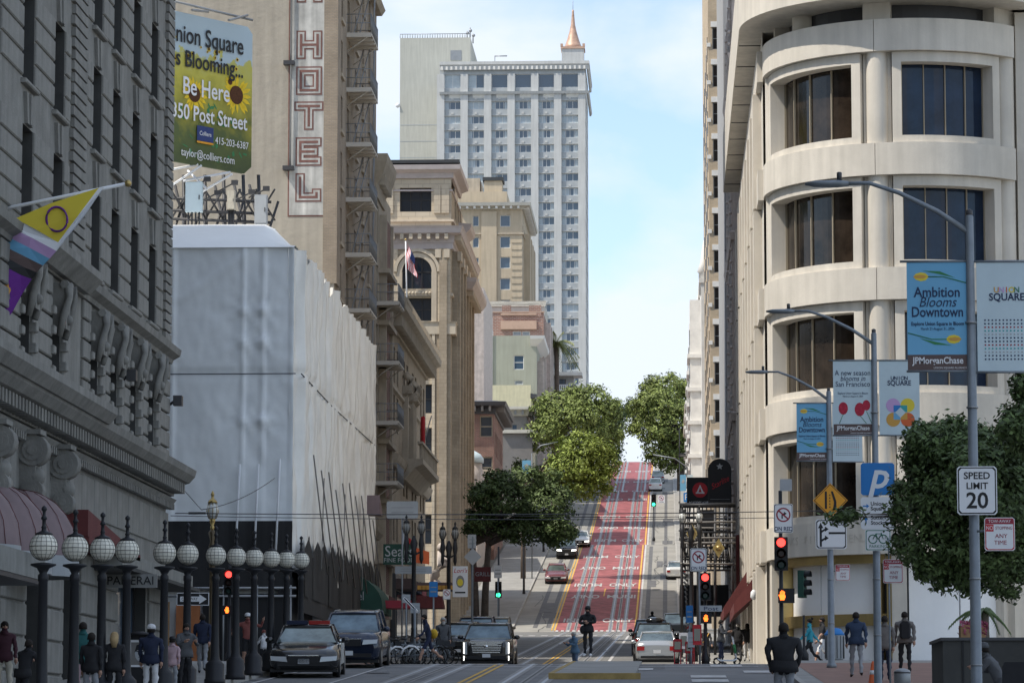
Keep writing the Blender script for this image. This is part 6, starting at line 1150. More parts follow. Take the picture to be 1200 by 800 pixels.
a = P(554, 652, 167.8); t = thing('diamond_sign_back', 'plain grey back of a diamond sign left of the dark tree', 'sign', tuple(a)); q = MB(); T = TS(0, 0, 0); q.prism([(0, -.43), (.43, 0), (0, .43), (-.43, 0)], T, 0, .02, 'sign_grey'); obj('panel', q, t); q = MB(); q.obox(T, -.03, .03, -3.5, 1.0, -.06, -.0, 'galv'); obj('pole', q, t)
# hanging signs and awnings
a = P(805, 592, 186); c = P(833, 559, 186); t = thing('academy_sign', 'black box sign with red disc and white triangle above the iron gantry', 'sign', tuple(a)); T = TS(0, 0, 0); W_, H_ = c.x-a.x, c.z-a.z; q = MB(); q.obox(T, 0, W_, 0, H_, -.4, 0, 'black'); obj('box', q, t); q = MB(); q.prism([(W_*.55+.27*H_*math.cos(k*.2618), H_*.55+.27*H_*math.sin(k*.2618)) for k in range(24)], T, 0, .02, 'red'); obj('disc', q, t); q = MB(); q.prism([(W_*.37, H_*.42), (W_*.73, H_*.42), (W_*.73, H_*.47), (W_*.37, H_*.47)], T, 0, .04, 'white')
for s in (-1, 1): q.prism([(W_*.55+s*W_*.16, H_*.44), (W_*.55+s*W_*.08, H_*.44), (W_*.55, H_*.64), (W_*.55, H_*.74)][::-s], T, .0, .035, 'white')
obj('triangle', q, t); tt(t, T, W_, H_, 'ACADEMY of ART', .52, .1, .12, 'white', sx=.8, bold=.01)
a = P(830, 592, 178); c = P(857, 537, 178); t = thing('arched_club_sign', 'tall black arched blade sign with star and red script', 'sign', tuple(a)); W_, H_ = c.x-a.x, c.z-a.z; q = MB(); r_ = W_/2; pl_ = [(0, 0), (W_, 0)]+[(r_+r_*math.cos(k*math.pi/12), H_-r_+r_*math.sin(k*math.pi/12)) for k in range(13)]; q.prism(pl_, T, -.35, 0, 'black'); obj('box', q, t)
q = MB(); q.prism([((.5*W_+(.07 if k % 2 else .15)*W_*math.sin(k*math.pi/5)), (H_*.83+(.07 if k % 2 else .15)*W_*math.cos(k*math.pi/5))) for k in range(10)][::-1], T, 0, .03, 'sign_grey'); obj('star', q, t); o = text(t, 'Starlite', T, W_*.5, H_*.48, .42, 'red', n=.02, shear=.4, sx=.85); o.rotation_euler = (0, R(-28), 0); q = MB(); q.obox(T, .1, W_-.1, H_*.13, H_*.135, 0, .02, 'sign_grey'); obj('line', q, t)
# iron gantry on the right pavement
t = thing('iron_gantry', 'dark ironwork scaffold gantry over the right pavement', 'scaffold', (0, 160, 0)); ga = lambda x, y, Y=165: P(x, y, Y)-Vector((0, 160, 0))
def gseg(q, a, b, r_=.05, m='iron', Y=165, Y2=None): q.tube([ga(*a, Y), ga(*b, Y2 or Y)], r_, m, n=4)
rg = random.Random(4)
q = MB()
for x in (799, 818, 838, 858): gseg(q, (x, 590), (x, 770), .07, 'steel_dark', 166); gseg(q, (x, 592), (x, 765), .06, 'steel_dark', 186)
obj('upright', q, t); q = MB()
for y in (592, 601, 612, 618, 623, 630, 636, 641, 652, 660, 668): gseg(q, (797, y), (862, y+rg.uniform(-1, 1)), .05 if y != 592 else .12, 'iron' if y % 3 else 'iron_grey', 166+rg.uniform(-3, 3))
for k in range(13): gseg(q, (798+k*5, 592), (798+k*5, 668), .035, 'iron', 170)
for y in range(606, 668, 7): gseg(q, (800, y), (860, y+2), .045, 'iron', 176)
for y in (600, 622, 641, 660): q.tube([ga(800, y, 163), ga(803, y+6, 205)], .06, 'iron', n=4); q.tube([ga(860, y, 163), ga(848, y+6, 205)], .06, 'iron', n=4)
obj('rail', q, t); q = MB()
for y0, y1 in ((623, 641), (641, 660)):
    for k in range(10): gseg(q, (800+k*6, y0), (803+k*6, y1), .03, 'iron_grey', 167); gseg(q, (803+k*6, y1), (806+k*6, y0), .03, 'iron', 167)
for k in range(16): gseg(q, (800+k*.6, 670+k*5.5), (806-k*.2, 675+k*5.5), .05, 'steel', 172)
obj('lattice', q, t, kind='stuff'); q = MB(); q.box(*(lambda a, b: (a.x, b.x, 8, 24, a.z, b.z))(ga(818, 612), ga(838, 592)), 'black'); q.box(*(lambda a, b: (a.x, b.x, 20, 30, a.z, b.z))(ga(798, 700), ga(860, 668)), 'black'); obj('soffit', q, t)
for (x, y) in ((811, 625), (842, 642)): q = MB(); c = ga(x, y, 160); q.prism([(0, -.45), (.28, 0), (0, .45), (-.28, 0)], TS(c.x, c.y, c.z), 0, .1, 'lamp_gold'); q.ball((c.x, c.y-.1, c.z), .15, 'lamp_gold'); obj('ornament', q, t)
t = thing('slanted_awning', 'dark red striped awnings sloping over the right pavement', 'awning', (3.9, 146, 6)); q = MB()
def aw(q, x0, y0, x1, y1, Y0, Y1, m): a = P(x0, y0, Y0)-Vector((3.9, 146, 6)); b = P(x1, y1, Y0)-Vector((3.9, 146, 6)); q.rings([[(a.x, Y0-146, a.z), (b.x, Y0-146, b.z), (b.x, Y0-146, b.z-.9), (a.x, Y0-146, a.z-.5)], [(a.x, Y1-146, a.z), (b.x, Y1-146, b.z), (b.x, Y1-146, b.z-.9), (a.x, Y1-146, a.z-.5)]], m, smooth=False)
aw(q, 848, 711, 876, 668, 158, 168, 'awning_red'); obj('canopy', q, t); q = MB(); aw(q, 860, 706, 888, 670, 146, 156, 'awning_red'); obj('canopy', q, t); q = MB(); a = P(862, 690, 175)-Vector((3.9, 146, 6)); q.box(a.x, a.x+.5, 26, 28, a.z, a.z+2.6, 'awning_red'); obj('side_panel', q, t)
t = thing('hotel_awning', 'green arched hotel entrance awning on the left pavement', 'awning', (-15.9, 150, 7.6)); a = P(463, 700, 150); q = MB(); rs = []
for k in range(11): an = k*math.pi/20; rs.append([(3.3*math.sin(an)*1.0, yy, 1.8*math.cos(an)) for yy in (0, 5)])
q.rings(rs, 'awning_green', closed=False, cap=False); q.face([(3.3*math.sin(k*math.pi/20), 0, 1.8*math.cos(k*math.pi/20)) for k in range(11)]+[(0, 0, 0)], 'awning_green'); q.box(0, 3.3, .0, 5, -.3, 0, 'awning_green'); obj('canopy', q, t); text(t, 'Hotel', TS(0, -.02, 0), 2.0, .4, .55, 'sign_grey', n=.02, sx=.8)
t = thing('restaurant_sign', 'dark green hanging sign lettered Sears over the left pavement', 'sign', tuple(P(449, 661, 152))); a = P(449, 661, 152); c = P(487, 637, 152); W_, H_ = c.x-a.x, c.z-a.z; q = MB(); q.box(0, W_, 0, .25, 0, H_, 'awning_green'); obj('box', q, t); tt(t, TS(0, 0, 0), W_, H_, 'Sears', .5, .62, .75, 'sign_grey', sx=.9); tt(t, TS(0, 0, 0), W_, H_, 'FINE FOOD', .5, .2, .3, 'sign_grey')
for (x0, y0, x1, y1, Y, m_, nm, lab, cat) in ((487, 641, 503, 659, 156, 'vermil', 'orange_flag', 'orange flag hanging over the left pavement', 'flag'), (476, 628, 485, 646, 158, 'red', 'red_flag', 'small red flag above the Sears sign', 'flag'), (488, 682, 530, 691, 162, 'banner_brown', 'striped_canopy', 'brown and amber shop canopy on the left pavement', 'awning'), (488, 698, 519, 712, 160, 'awning_red', 'red_canopy', 'dark red canopy behind the twin lantern lamp', 'awning'), (447, 703, 482, 712, 152, 'maroon_text', 'maroon_canopy', 'maroon canopy edge under the hotel awning', 'awning'), (556, 664, 575, 681, 190, 'awning_red', 'hanging_sign', 'dark brown hanging sign below the diamond sign back', 'sign'), (430, 580, 445, 602, 150, 'awning_plum', 'plum_awning', 'small faded plum awning by the white sheeting', 'awning')):
    a = P(x0, y1, Y); c = P(x1, y0, Y); t = thing(nm, lab, cat, tuple(a)); W_, H_ = c.x-a.x, c.z-a.z; q = MB()
    if cat == 'flag': q.rings([[(W_*u, .1*math.sin(u*8), H_*(1-u*.3)), (W_*u, .1*math.sin(u*8), -H_*u*.1)] for u in [k/8 for k in range(9)]], m_, closed=False, cap=False); obj('cloth', q, t); q = MB(); q.tube([(0, 0, -.2), (0, 0, H_+.3)], .03, 'steel'); obj('pole', q, t)
    elif cat == 'awning':
        q.prism([(0, 0), (1.6, 0), (1.6, .1), (0, H_)][::-1], fr((W_, 0, 0), (0, 1, 0), (-1, 0, 0)), 0, W_, m_); obj('canopy', q, t)
        if m_ == 'banner_brown':
            for k in range(9): q = MB(); q.box(W_*k/9+.05, W_*k/9+.28, -.03, 0, .02, H_*.6, 'ochre'); obj('stripe', q, t)
    else: q.box(0, W_, 0, .3, 0, H_, m_); obj('box', q, t); tt(t, TS(0, 0, 0), W_, H_, 'GRILL', .5, .5, .4, 'steel')
a = P(530.5, 699, 160); c = P(548, 663, 160); t = thing('restaurant_banner', 'white vertical banner with crowned emblem lettered Lori', 'banner', tuple(a)); W_, H_ = c.x-a.x, c.z-a.z; T = TS(0, 0, 0); q = MB(); q.box(0, W_, 0, .15, 0, H_, 'white'); obj('box', q, t); o = tt(t, T, W_, H_, "Lori's", .5, .85, .2, 'red', shear=.3); q = MB(); q.prism([(W_*.5+W_*.28*math.cos(k*.5236), H_*.5+W_*.42*math.sin(k*.5236)) for k in range(12)], T, 0, .01, 'frame_grey'); q.prism([(W_*.5+W_*.2*math.cos(k*.5236), H_*.47+W_*.25*math.sin(k*.5236)) for k in range(12)], T, 0, .02, 'yellow'); obj('emblem', q, t); q = MB(); q.obox(T, W_*.15, W_*.85, H_*.12, H_*.17, 0, .01, 'black'); obj('print', q, t)
a = P(504, 662, 163); t = thing('wall_statue', 'pale horse rider figure mounted over the shop canopy', 'statue', tuple(a)); q = MB(); q.tube([(0, 0, -1.2), (.2, 0, -.4), (.6, 0, 0), (.5, 0, .7)], [.22, .3, .28, .16], 'pink_stone', n=8); q.ball((.55, -.1, .85), .22, 'pink_stone'); q.tube([(.4, 0, .4), (1.0, -.2, .2)], .1, 'pink_stone'); q.tube([(.1, 0, -.6), (.9, 0, -1.2)], .12, 'pink_stone'); obj('figure', q, t)
# shop fronts lining the left pavement
for (Y0_, Y1_, lab, m_) in ((160, 184, 'shop fronts with dark glass at the foot of the tall hotel', 'steel_dark'), (196, 222, 'shop fronts at the foot of the tan cornice building', 'steel_dark')):
    t = thing('ground_floor_shops', lab, 'shops', (-15.95, Y0_, G(Y0_))); q = MB(); q.box(0, .25, 0, Y1_-Y0_, -.5, 4.2, m_); obj('wall', q, t)
    for k in range(int((Y1_-Y0_)/4)): q = MB(); q.box(.26, .3, k*4+.4, k*4+3.5, .6+k*.17, 3.2, 'glass'); obj('shop_window', q, t); q = MB(); q.box(.26, 1.2, k*4+.2, k*4+3.7, 3.3, 3.9, ['maroon_text', 'awning_green', 'cream', 'awning_red', 'banner_brown', 'navy'][(k+int(Y0_)) % 6]); obj('fascia', q, t)
# small street things
t = thing('poster_stand', 'black framed stand with a monochrome face poster by the corner shop', 'poster stand', tuple(P(163, 783, 86))); t.location.z = G(86)+.13; q = MB(); q.box(-.3, .32, 0, .1, 0, 1.25, 'black'); q.lathe((.01, .05, 1.25), [(.31, 0), (.29, .05), (.1, .09)], 'black', n=12); obj('frame', q, t); q = MB(); T = TS(-.25, -.001, .45); q.obox(T, 0, .52, 0, .68, 0, .006, 'white'); q.obox(T, .04, .48, .05, .62, .006, .009, 'iron_grey'); q.prism([(.27+.13*math.cos(k*.5236), .34+.2*math.sin(k*.5236)) for k in range(12)], T, .009, .012, 'sign_grey'); obj('poster', q, t)
q = MB(); 
for dx, dz in ((.21, .39), (.33, .39)): q.obox(T, dx-.035, dx+.035, dz-.012, dz+.012, .012, .014, 'black')
q.obox(T, .23, .31, .24, .255, .012, .014, 'black'); q.prism([(.13, .36), (.2, .42), (.34, .42), (.41, .36), (.4, .5), (.3, .58), (.18, .55)], T, .009, .013, 'black'); obj('face_print', q, t)
t = thing('green_planter', 'large dark green panelled planter at the lower right corner', 'planter', (P(1105, 760, 58).x, 58, G(58)+.1)); hz = P(1130, 750, 58).z-G(58)-.1; q = MB(); q.box(0, 4, 0, 2.5, 0, hz, 'awning_green' if 0 else 'stone_dark'); q.box(-.04, 4, -.04, 2.5, hz, hz+.05, 'steel_dark'); q.box(.32, .35, -.02, 0, .05, hz, 'black'); obj('box', q, t)
t = thing('flower_box', 'wooden box of purple flowers on the green planter', 'planter', (P(1126, 750, 58.3).x, 58.3, G(58)+.1+hz+.05)); q = MB(); q.box(0, .42, 0, .4, 0, .22, 'plywood'); obj('box', q, t); q = MB(); r_ = random.Random(2)
for k in range(260): c = Vector((r_.uniform(0, .44), r_.uniform(-.05, .4), r_.uniform(.05, .27))); q.face([c, c+Vector((r_.uniform(-.05, .05), r_.uniform(-.05, .05), .05)), c+Vector((.05, r_.uniform(-.05, .05), 0))], 'flower')
obj('flowers', q, t, kind='stuff')
def post_thing(name, label, cat, px, Y, prof, m, n=14, z=.13):
    t = thing(name, label, cat, (P(px, 760, Y).x, Y, G(Y)+z)); q = MB(); q.lathe((0, 0, 0), prof, m, n=n); obj('body', q, t); return t
t = post_thing('steel_bollard', 'short round brushed steel bollard at the lower right', 'bollard', 1057, 82, [(.2, -.1), (.2, .42), (.17, .46), (.05, .5)], 'steel'); q = MB(); q.lathe((0, 0, .38), [(.205, 0), (.205, .03)], 'steel_dark', n=14); obj('band', q, t)
t = post_thing('traffic_cone', 'orange traffic cone behind the middle street light', 'traffic cone', 1023, 84, [(.14, 0), (.13, .04), (.05, .55), (.03, .62)], 'vermil'); q = MB(); q.lathe((0, 0, .3), [(.092, 0), (.078, .1)], 'white'); obj('reflective_band', q, t); q = MB(); q.box(-.18, .18, -.18, .18, 0, .03, 'black'); obj('base', q, t)
t = post_thing('litter_bin', 'round white litter bin with blue lid beside the farthest street light', 'litter bin', 978, 112, [(.27, 0), (.3, .05), (.3, .75), (.32, .8)], 'sign_grey'); q = MB(); q.lathe((0, 0, .8), [(.33, 0), (.33, .05), (.2, .22), (.02, .25)], 'blue'); obj('lid', q, t); q = MB()
for k in range(14): a = k*.449; q.tube([(.31*math.cos(a), .31*math.sin(a), .05), (.31*math.cos(a), .31*math.sin(a), .78)], .012, 'steel_dark', n=4)
obj('slats', q, t, kind='stuff')
for k, (px, Y, m_, h_, lab) in enumerate(((794, 134, 'red', 1.0, 'low red newspaper box, leftmost on the right corner'), (801, 135, 'white', 1.25, 'white newspaper box between the two red ones'), (808, 134, 'red', .9, 'narrow red newspaper box in the middle of the row'), (817, 133, 'red', 1.55, 'tall red pedestal box under the signal on the right corner'))):
    t = thing('newspaper_box', lab, 'newspaper box', (P(px, 760, Y).x, Y, G(Y)+.13), 0, 'boxes on the right corner'); q = MB(); q.box(-.17, .17, -.15, .15, h_*.5, h_, m_); obj('box', q, t); q = MB(); q.box(-.12, .12, -.16, -.15, h_*.6, h_*.9, 'glass'); obj('door', q, t); q = MB(); q.box(-.14, -.1, -.1, .1, 0, h_*.5, m_); q.box(.1, .14, -.1, .1, 0, h_*.5, m_); q.box(-.15, .15, -.12, .12, 0, .05, m_); obj('stand', q, t)
t = thing('solar_meter', 'tilted solar panel on a post by the bicycle rack', 'parking meter', (P(486, 735, 127).x, 127, G(127)+.13)); q = MB(); q.tube([(0, 0, 0), (0, 0, 2.1)], .05, 'galv'); obj('post', q, t); q = MB(); q.rings([[(-.45, -.02, 2.45), (.05, -.02, 1.95), (.05, .5, 1.95), (-.45, .5, 2.45)][::1], [(-.4, -.02, 2.52), (.1, -.02, 2.02), (.1, .5, 2.02), (-.4, .5, 2.52)]], 'white', smooth=False); q.rings([[(-.4, -.03, 2.46), (.02, -.03, 2.02), (.02, .0, 2.02), (-.4, .0, 2.46)], [(-.37, -.03, 2.49), (.05, -.03, 2.05), (.05, 0, 2.05), (-.37, .0, 2.49)]], 'glass', smooth=False); obj('solar_panel', q, t)
for (x0, y0, x1, y1, Y, lab) in ((612, 539, 622, 554, 300, 'blue banner on a street light on the left pavement of the hill'), (797, 556, 804, 575, 270, 'blue banner on a street light on the right pavement of the hill')):
    t, T, W_, H_ = sign('hill_banner', lab, x0, y0, x1, y1, Y, 'banner_blue', cat='banner'); q = MB(); q.prism([(W_*.2, H_*.55), (W_*.5, H_*.45), (W_*.8, H_*.6), (W_*.5, H_*.75)][::-1], T, 0, .02, 'sign_grey'); obj('print', q, t); q = MB(); pb = P(x1, y1, Y); q.tube([T(W_+.1, -(pb.z-G(Y)), -.05), T(W_+.1, H_+.6, -.05), T(W_+(.9 if x0 < 700 else -.9), H_+1.3, -.05), T(W_+(2.4 if x0 < 700 else -2.6), H_+1.6, -.05)], .06, 'galv'); obj('pole', q, t)
t, T, W_, H_ = sign('white_banner', 'pale banner right of the blue one on the hill', 805, 556, 812, 575, 270, 'banner_pale', cat='banner'); t, T, W_, H_ = sign('parking_sign', 'tiny blue parking sign below the hill banners', 801, 577, 808, 588, 268, 'blue'); tt(t, T, W_, H_, 'P', .5, .5, .9, 'white')
for x_, Y_, hh in ((612, 285, 5.5), (641, 330, 6)):
    t = thing('utility_pole', 'thin dark pole on the left hill pavement, %s' % ('nearer the camera' if Y_ == 285 else 'farther up'), 'pole', (-12.1, Y_, G(Y_)+.13)); q = MB(); q.lathe((0, 0, 0), [(.12, 0), (.1, .5), (.07, hh)], 'steel_dark', n=8); obj('shaft', q, t)
# bikes
def bike():
    t = thing('share_bicycle', '', 'bicycle', (0, 0, 0), 0, 'share bicycles docked on the left pavement')
    for x in (-.52, .52):
        q = MB(); q.tube([(x+.32*math.cos(k*.3927), 0, .33+.32*math.sin(k*.3927)) for k in range(17)], .03, 'tyre', n=5, cap=False); w_ = obj('wheel', q, t); q = MB()
        for k in range(8): q.tube([(x, 0, .33), (x+.31*math.cos(k*.785), 0, .33+.31*math.sin(k*.785))], .006, 'rim', n=3)
        obj('spokes', q, w_)
    q = MB(); q.tube([(-.52, 0, .33), (-.1, 0, .38), (.38, 0, .85), (.52, 0, .33)], .03, 'galv'); q.tube([(-.1, 0, .38), (-.25, 0, .95)], .025, 'galv'); q.tube([(-.2, 0, .75), (.4, 0, .8)], .03, 'galv'); q.tube([(-.52, 0, .33), (-.22, 0, .8)], .015, 'galv'); obj('frame', q, t)
    q = MB(); q.tube([(.36, 0, .8), (.3, 0, 1.08)], .02, 'iron'); q.tube([(.25, -.28, 1.08), (.32, 0, 1.1), (.25, .28, 1.08)], .015, 'iron'); obj('handlebar', q, t); q = MB(); q.ball((-.27, 0, .98), .12, 'black', sq=(1.2, .7, .35)); obj('saddle', q, t); q = MB(); q.tube([(-.52+.36*math.cos(a), 0, .33+.36*math.sin(a)) for a in (.6, 1.2, 1.8, 2.4, 3.0)], .045, 'white', n=5); q.box(.42, .68, -.14, .14, .72, .9, 'iron'); obj('mudguard', q, t); return t
b0 = bike()
for k, (px, Y, rz) in enumerate(((449, 128, 25), (457, 130, 20), (465, 129, 30), (473, 131, 18), (481, 128, 25), (490, 130, 150), (498, 126, 12), (506, 128, 8), (512, 130, 15))):
    o = b0 if k == 0 else copy_tree(b0); o.location = (P(px, 760, Y).x, Y, G(Y)+.13); o.rotation_euler = (0, 0, R(rz)); o['label'] = 'docked share bicycle, %s of the row beside the parked cars' % ['leftmost', 'second from the left', 'third from the left', 'fourth from the left', 'middle one', 'fourth from the right, facing left', 'third from the right', 'second from the right', 'rightmost'][k]
t = thing('electric_scooter', 'white and green electric scooter on the right corner pavement', 'scooter', (P(852, 780, 134).x, 134, G(134)+.13), R(20)); q = MB()
q.tube([(.42+.13*math.cos(k*.5236), 0, .13+.13*math.sin(k*.5236)) for k in range(13)], .04, 'tyre', n=6); obj('wheel', q, t); q = MB(); q.tube([(-.42+.13*math.cos(k*.5236), 0, .13+.13*math.sin(k*.5236)) for k in range(13)], .04, 'tyre', n=6); obj('wheel', q, t); q = MB(); q.rings([[(x, -.08, z), (x, .08, z), (x, .08, z+.06), (x, -.08, z+.06)] for x, z in ((-.42, .2), (-.3, .14), (.25, .14), (.38, .2))], 'white', smooth=False); obj('deck', q, t); q = MB(); q.tube([(.4, 0, .2), (.22, 0, 1.12)], .035, 'white'); q.tube([(.36, 0, .45), (.29, 0, .8)], .055, 'leafprint'); q.tube([(.22, -.25, 1.12), (.22, .25, 1.12)], .02, 'black'); obj('stem', q, t)
# overhead wires
q = MB()
def wire(q, a, b, sag=.15, r_=.018): a = Vector(a); b = Vector(b); q.tube([a.lerp(b, k/10)-Vector((0, 0, sag*4*(k/10)*(1-k/10))) for k in range(11)], r_, 'steel_dark', n=4)
wire(q, P(205, 601, 119), P(1020, 597, 127), .1, .016); wire(q, P(200, 604, 116), P(930, 606, 127), .1, .012); tag(obj('overhead_wire', q), 'thin dark trolley wires strung across the street above the corner', 'wire')
q = MB(); wire(q, P(205, 562, 108.5), P(236, 597, 117), .0, .015); wire(q, P(236, 597, 117), P(322, 560, 124), .2, .014); q.box(*(lambda c: (c.x-.3, c.x+.3, c.y-.02, c.y+.02, c.z-.04, c.z+.04))(P(231, 601, 117)), 'steel_dark'); tag(obj('guy_wire', q), 'guy wire running from the stone hotel cornice to a cross fitting', 'wire')
q = MB(); wire(q, P(560, 603, 190), P(860, 604, 190), .1, .02); tag(obj('overhead_wire', q), 'faint wire crossing in front of the hill road and dark tree', 'wire')
# ================================================================ VEHICLES
def lerp_ring(w_, b, s, crown=.03, tuck=.88):
    mid = (b+s)/2
    R_ = [(w_*tuck, b), (w_*.97, b+.12), (w_, mid), (w_*.985, s-.12), (w_*.93, s-.02), (w_*.6, s+crown*.7), (0, s+crown)]
    return [(x, z) for x, z in R_]+[(-x, z) for x, z in R_[:-1][::-1]]
CARS = {}
def car(label, cat, kind, body, X, Y, head, name='car', group='cars on the street', W=1.85, roof=None, lights='lamp_clear', extra=None, rot=0, sc_=1):
    """head=+1 drives towards the camera, -1 away"""
    sl_ = math.atan2(G(Y+2)-G(Y-2), 4); t = thing(name, label, cat, (X, Y, G(Y)+.012), 0, group); t.rotation_euler = (sl_ if head > 0 else -sl_, 0, (0 if head > 0 else math.pi)+rot); w_ = W/2
    if kind == 'sedan': L, st = 4.85, [(-2.42, .80, .34, .60), (-2.34, .95, .24, .70), (-1.9, 1, .2, .80), (-1.2, 1, .2, .90), (-.8, 1, .2, .97), (.3, 1, .2, .98), (1.4, 1, .2, 1.02), (1.8, 1, .22, 1.06), (2.3, .96, .28, 1.02), (2.42, .85, .36, .86)]; gh = [(-.85, .97, .88), (-.15, 1.42, .68), (.9, 1.44, .68), (1.65, 1.05, .84)]
    elif kind == 'pickup': L, st = 5.3, [(-2.6, .85, .42, .80), (-2.5, .97, .34, 1.0), (-1.9, 1, .3, 1.12), (-1.1, 1, .3, 1.18), (.9, 1, .3, 1.16), (.95, 1, .3, 1.16), (2.5, .98, .34, 1.12), (2.6, .9, .42, 1.05)]; gh = [(-1.15, 1.15, .9), (-.55, 1.78, .72), (.6, 1.8, .72), (.85, 1.15, .86)]
    else: L, st = 4.9, [(-2.45, .84, .36, .80), (-2.36, .96, .27, .98), (-1.8, 1, .24, 1.08), (-1.0, 1, .24, 1.15), (.5, 1, .24, 1.16), (1.9, 1, .24, 1.17), (2.3, .97, .28, 1.15), (2.45, .92, .36, 1.05)]; gh = [(-1.1, 1.13, .9), (-.35, 1.70, .74), (1.6, 1.74, .74), (2.25, 1.15, .86)]
    k = (kind, body, W)
    if k not in CARS:
        q = MB(); q.rings([[(x, y, z) for x, z in lerp_ring(w_*f, b, s)] for y, f, b, s in st], body)
        g = MB(); (y0, z0, f0), (y1, z1, f1), (y2, z2, f2), (y3, z3, f3) = gh
        def gp(y, z, f): return [(w_*f, y, z), (w_*f*.97, y, z+.03), (0, y, z+.05), (-w_*f*.97, y, z+.03), (-w_*f, y, z)]
        g.rings([gp(y1-.05, z1-.04, f1*1.02), gp(y1+.2, z1, f1), gp(y2-.2, z2, f2), gp(y2+.05, z2-.04, f2*1.02)], body)
        for s in (-1, 1):
            for (ya, za, fa), (yb, zb, fb) in (((y0, z0, f0), (y1, z1, f1)), ((y3, z3, f3), (y2, z2, f2)), (((y0+y3)/2-.1, (z0+z3)/2, f0), ((y1+y2)/2-.1, z1, f1))): g.tube([(s*w_*fa*1.0, ya, za-.05), (s*w_*fb*1.0, yb, zb)], .045, body, n=5)
        W_s = MB(); W_s.face([(-w_*f0*.97, y0, z0), (w_*f0*.97, y0, z0), (w_*f1*.95, y1, z1-.02), (-w_*f1*.95, y1, z1-.02)], 'car_glass'); Wr = MB(); Wr.face([(-w_*f3*.97, y3, z3), (w_*f3*.97, y3, z3), (w_*f2*.95, y2, z2-.02), (-w_*f2*.95, y2, z2-.02)][::-1], 'car_glass')
        sw = MB(); 
        for s in (-1, 1): sw.face([(s*w_*f0*.98, y0, z0), (s*w_*f1*.98, y1, z1-.02), (s*w_*f2*.98, y2, z2-.02), (s*w_*f3*.98, y3, z3)], 'car_glass')
        wh = MB(); wh.rings([[(x, .34*math.cos(a*.4488)*r_, .34*math.sin(a*.4488)*r_) for a in range(14)] for x, r_ in ((-.11, .93), (-.08, 1), (.08, 1), (.11, .93))], 'tyre'); rm = MB(); rm.rings([[(x, .22*math.cos(a*.4488)*r_, .22*math.sin(a*.4488)*r_) for a in range(14)] for x, r_ in ((-.118, .9), (-.11, 1), (.11, 1), (.118, .9))], 'rim')
        for a in range(5): rm.box(-.122, .122, -.02, .02, -.0, .2, 'steel_dark') if a == 0 else None
        ar = MB(); ar.rings([[(x, .41*math.cos(a*.4488), .41*math.sin(a*.4488)) for a in range(14)] for x in (-.06, .06)], 'black')
        CARS[k] = [m_.mesh(n_) for m_, n_ in ((q, 'body'), (g, 'roof'), (W_s, 'windscreen'), (Wr, 'rear_window'), (sw, 'side_window'), (wh, 'wheel'), (rm, 'rim'), (ar, 'wheel_arch'))]
    mb_, mg, mw, mr_, ms, mwh, mrm, mar = CARS[k]; bo_ = link('body', mb_, t); link('roof', mg, t); link('windscreen', mw, t); link('rear_window', mr_, t); link('side_window', ms, t)
    for y in (-L*.31, L*.30):
        for s in (-1, 1): link('wheel_arch', mar, bo_, (s*(w_-.055), y, .36)); o = link('wheel', mwh, t, (s*(w_-.10), y, .34)); link('rim', mrm, o)
    zf = st[1][3]; yf = st[0][0]; hl = zf-.16
    for s in (-1, 1):
        q = MB()
        if extra == 'tall_lights': q.box(s*w_*.8-.06, s*w_*.8+.06, yf-.06, yf+.2, .52, 1.0, 'lamp_clear'); q.box(s*w_*.86-.022, s*w_*.86+.022, yf-.075, yf-.06, .55, .98, 'headlamp'); q.box(s*w_*.86-.02, s*w_*.86+.02, yf-.075, yf-.06, .28, .46, 'headlamp')
        else: q.rings([[(s*w_*x, y_, z_) for x, y_, z_ in r_] for r_ in ([(.46, yf-.07, hl-.09), (.93, yf-.02, hl-.05), (.95, yf+.04, hl+.07), (.5, yf-.05, hl+.05)], [(.46, yf+.15, hl-.09), (.93, yf+.3, hl-.07), (.95, yf+.3, hl+.09), (.46, yf+.15, hl+.08)])], lights, smooth=False)
        obj('headlight', q, t); q = MB(); q.box(s*w_*.58 if s > 0 else -w_*.92, w_*.92 if s > 0 else -w_*.58, -st[-1][0]*-1-.16, st[-1][0]+.02, st[-1][3]-.2, st[-1][3]-.02, 'tail'); obj('tail_light', q, t)
        q = MB(); q.ball((s*(w_+.1), gh[0][0]+.35, gh[0][1]+.06), .11, body, sq=(1.1, .7, .8)); q.box(min(s*(w_-.08), s*(w_+.05)), max(s*(w_-.08), s*(w_+.05)), gh[0][0]+.3, gh[0][0]+.38, gh[0][1]-.02, gh[0][1]+.03, 'black'); obj('mirror', q, t)
    q = MB(); q.box(-w_*.42, w_*.42, yf-.075, yf+.1, hl-.13, hl+.08, 'black'); q.box(-w_*.43, w_*.43, yf-.085, yf+.1, hl+.08, hl+.1, 'chrome')
    if extra == 'tall_lights':
        q.box(-w_*.62, w_*.62, yf-.05, yf+.1, .55, .98, 'black')
        for j in range(6): q.box(-w_*(.6-.03*(5-j)*.5), w_*(.6-.03*(5-j)*.5), yf-.08, yf-.04, .58+j*.07, .605+j*.07, 'chrome')
        q.box(-w_*.64, w_*.64, yf-.085, yf-.04, .98, 1.02, 'chrome'); q.ball((0, yf-.09, .82), .07, 'chrome', sq=(1.3, .4, 1))
    obj('grille', q, t); q = MB(); q.box(-w_*.75, w_*.75, yf-.06, yf+.12, .34, .46, 'black'); obj('bumper', q, t); q = MB(); q.box(-w_*.75, w_*.75, st[-1][0]-.1, st[-1][0]+.05, .34, .44, body if body != 'car_silver' else 'black'); obj('bumper', q, t)
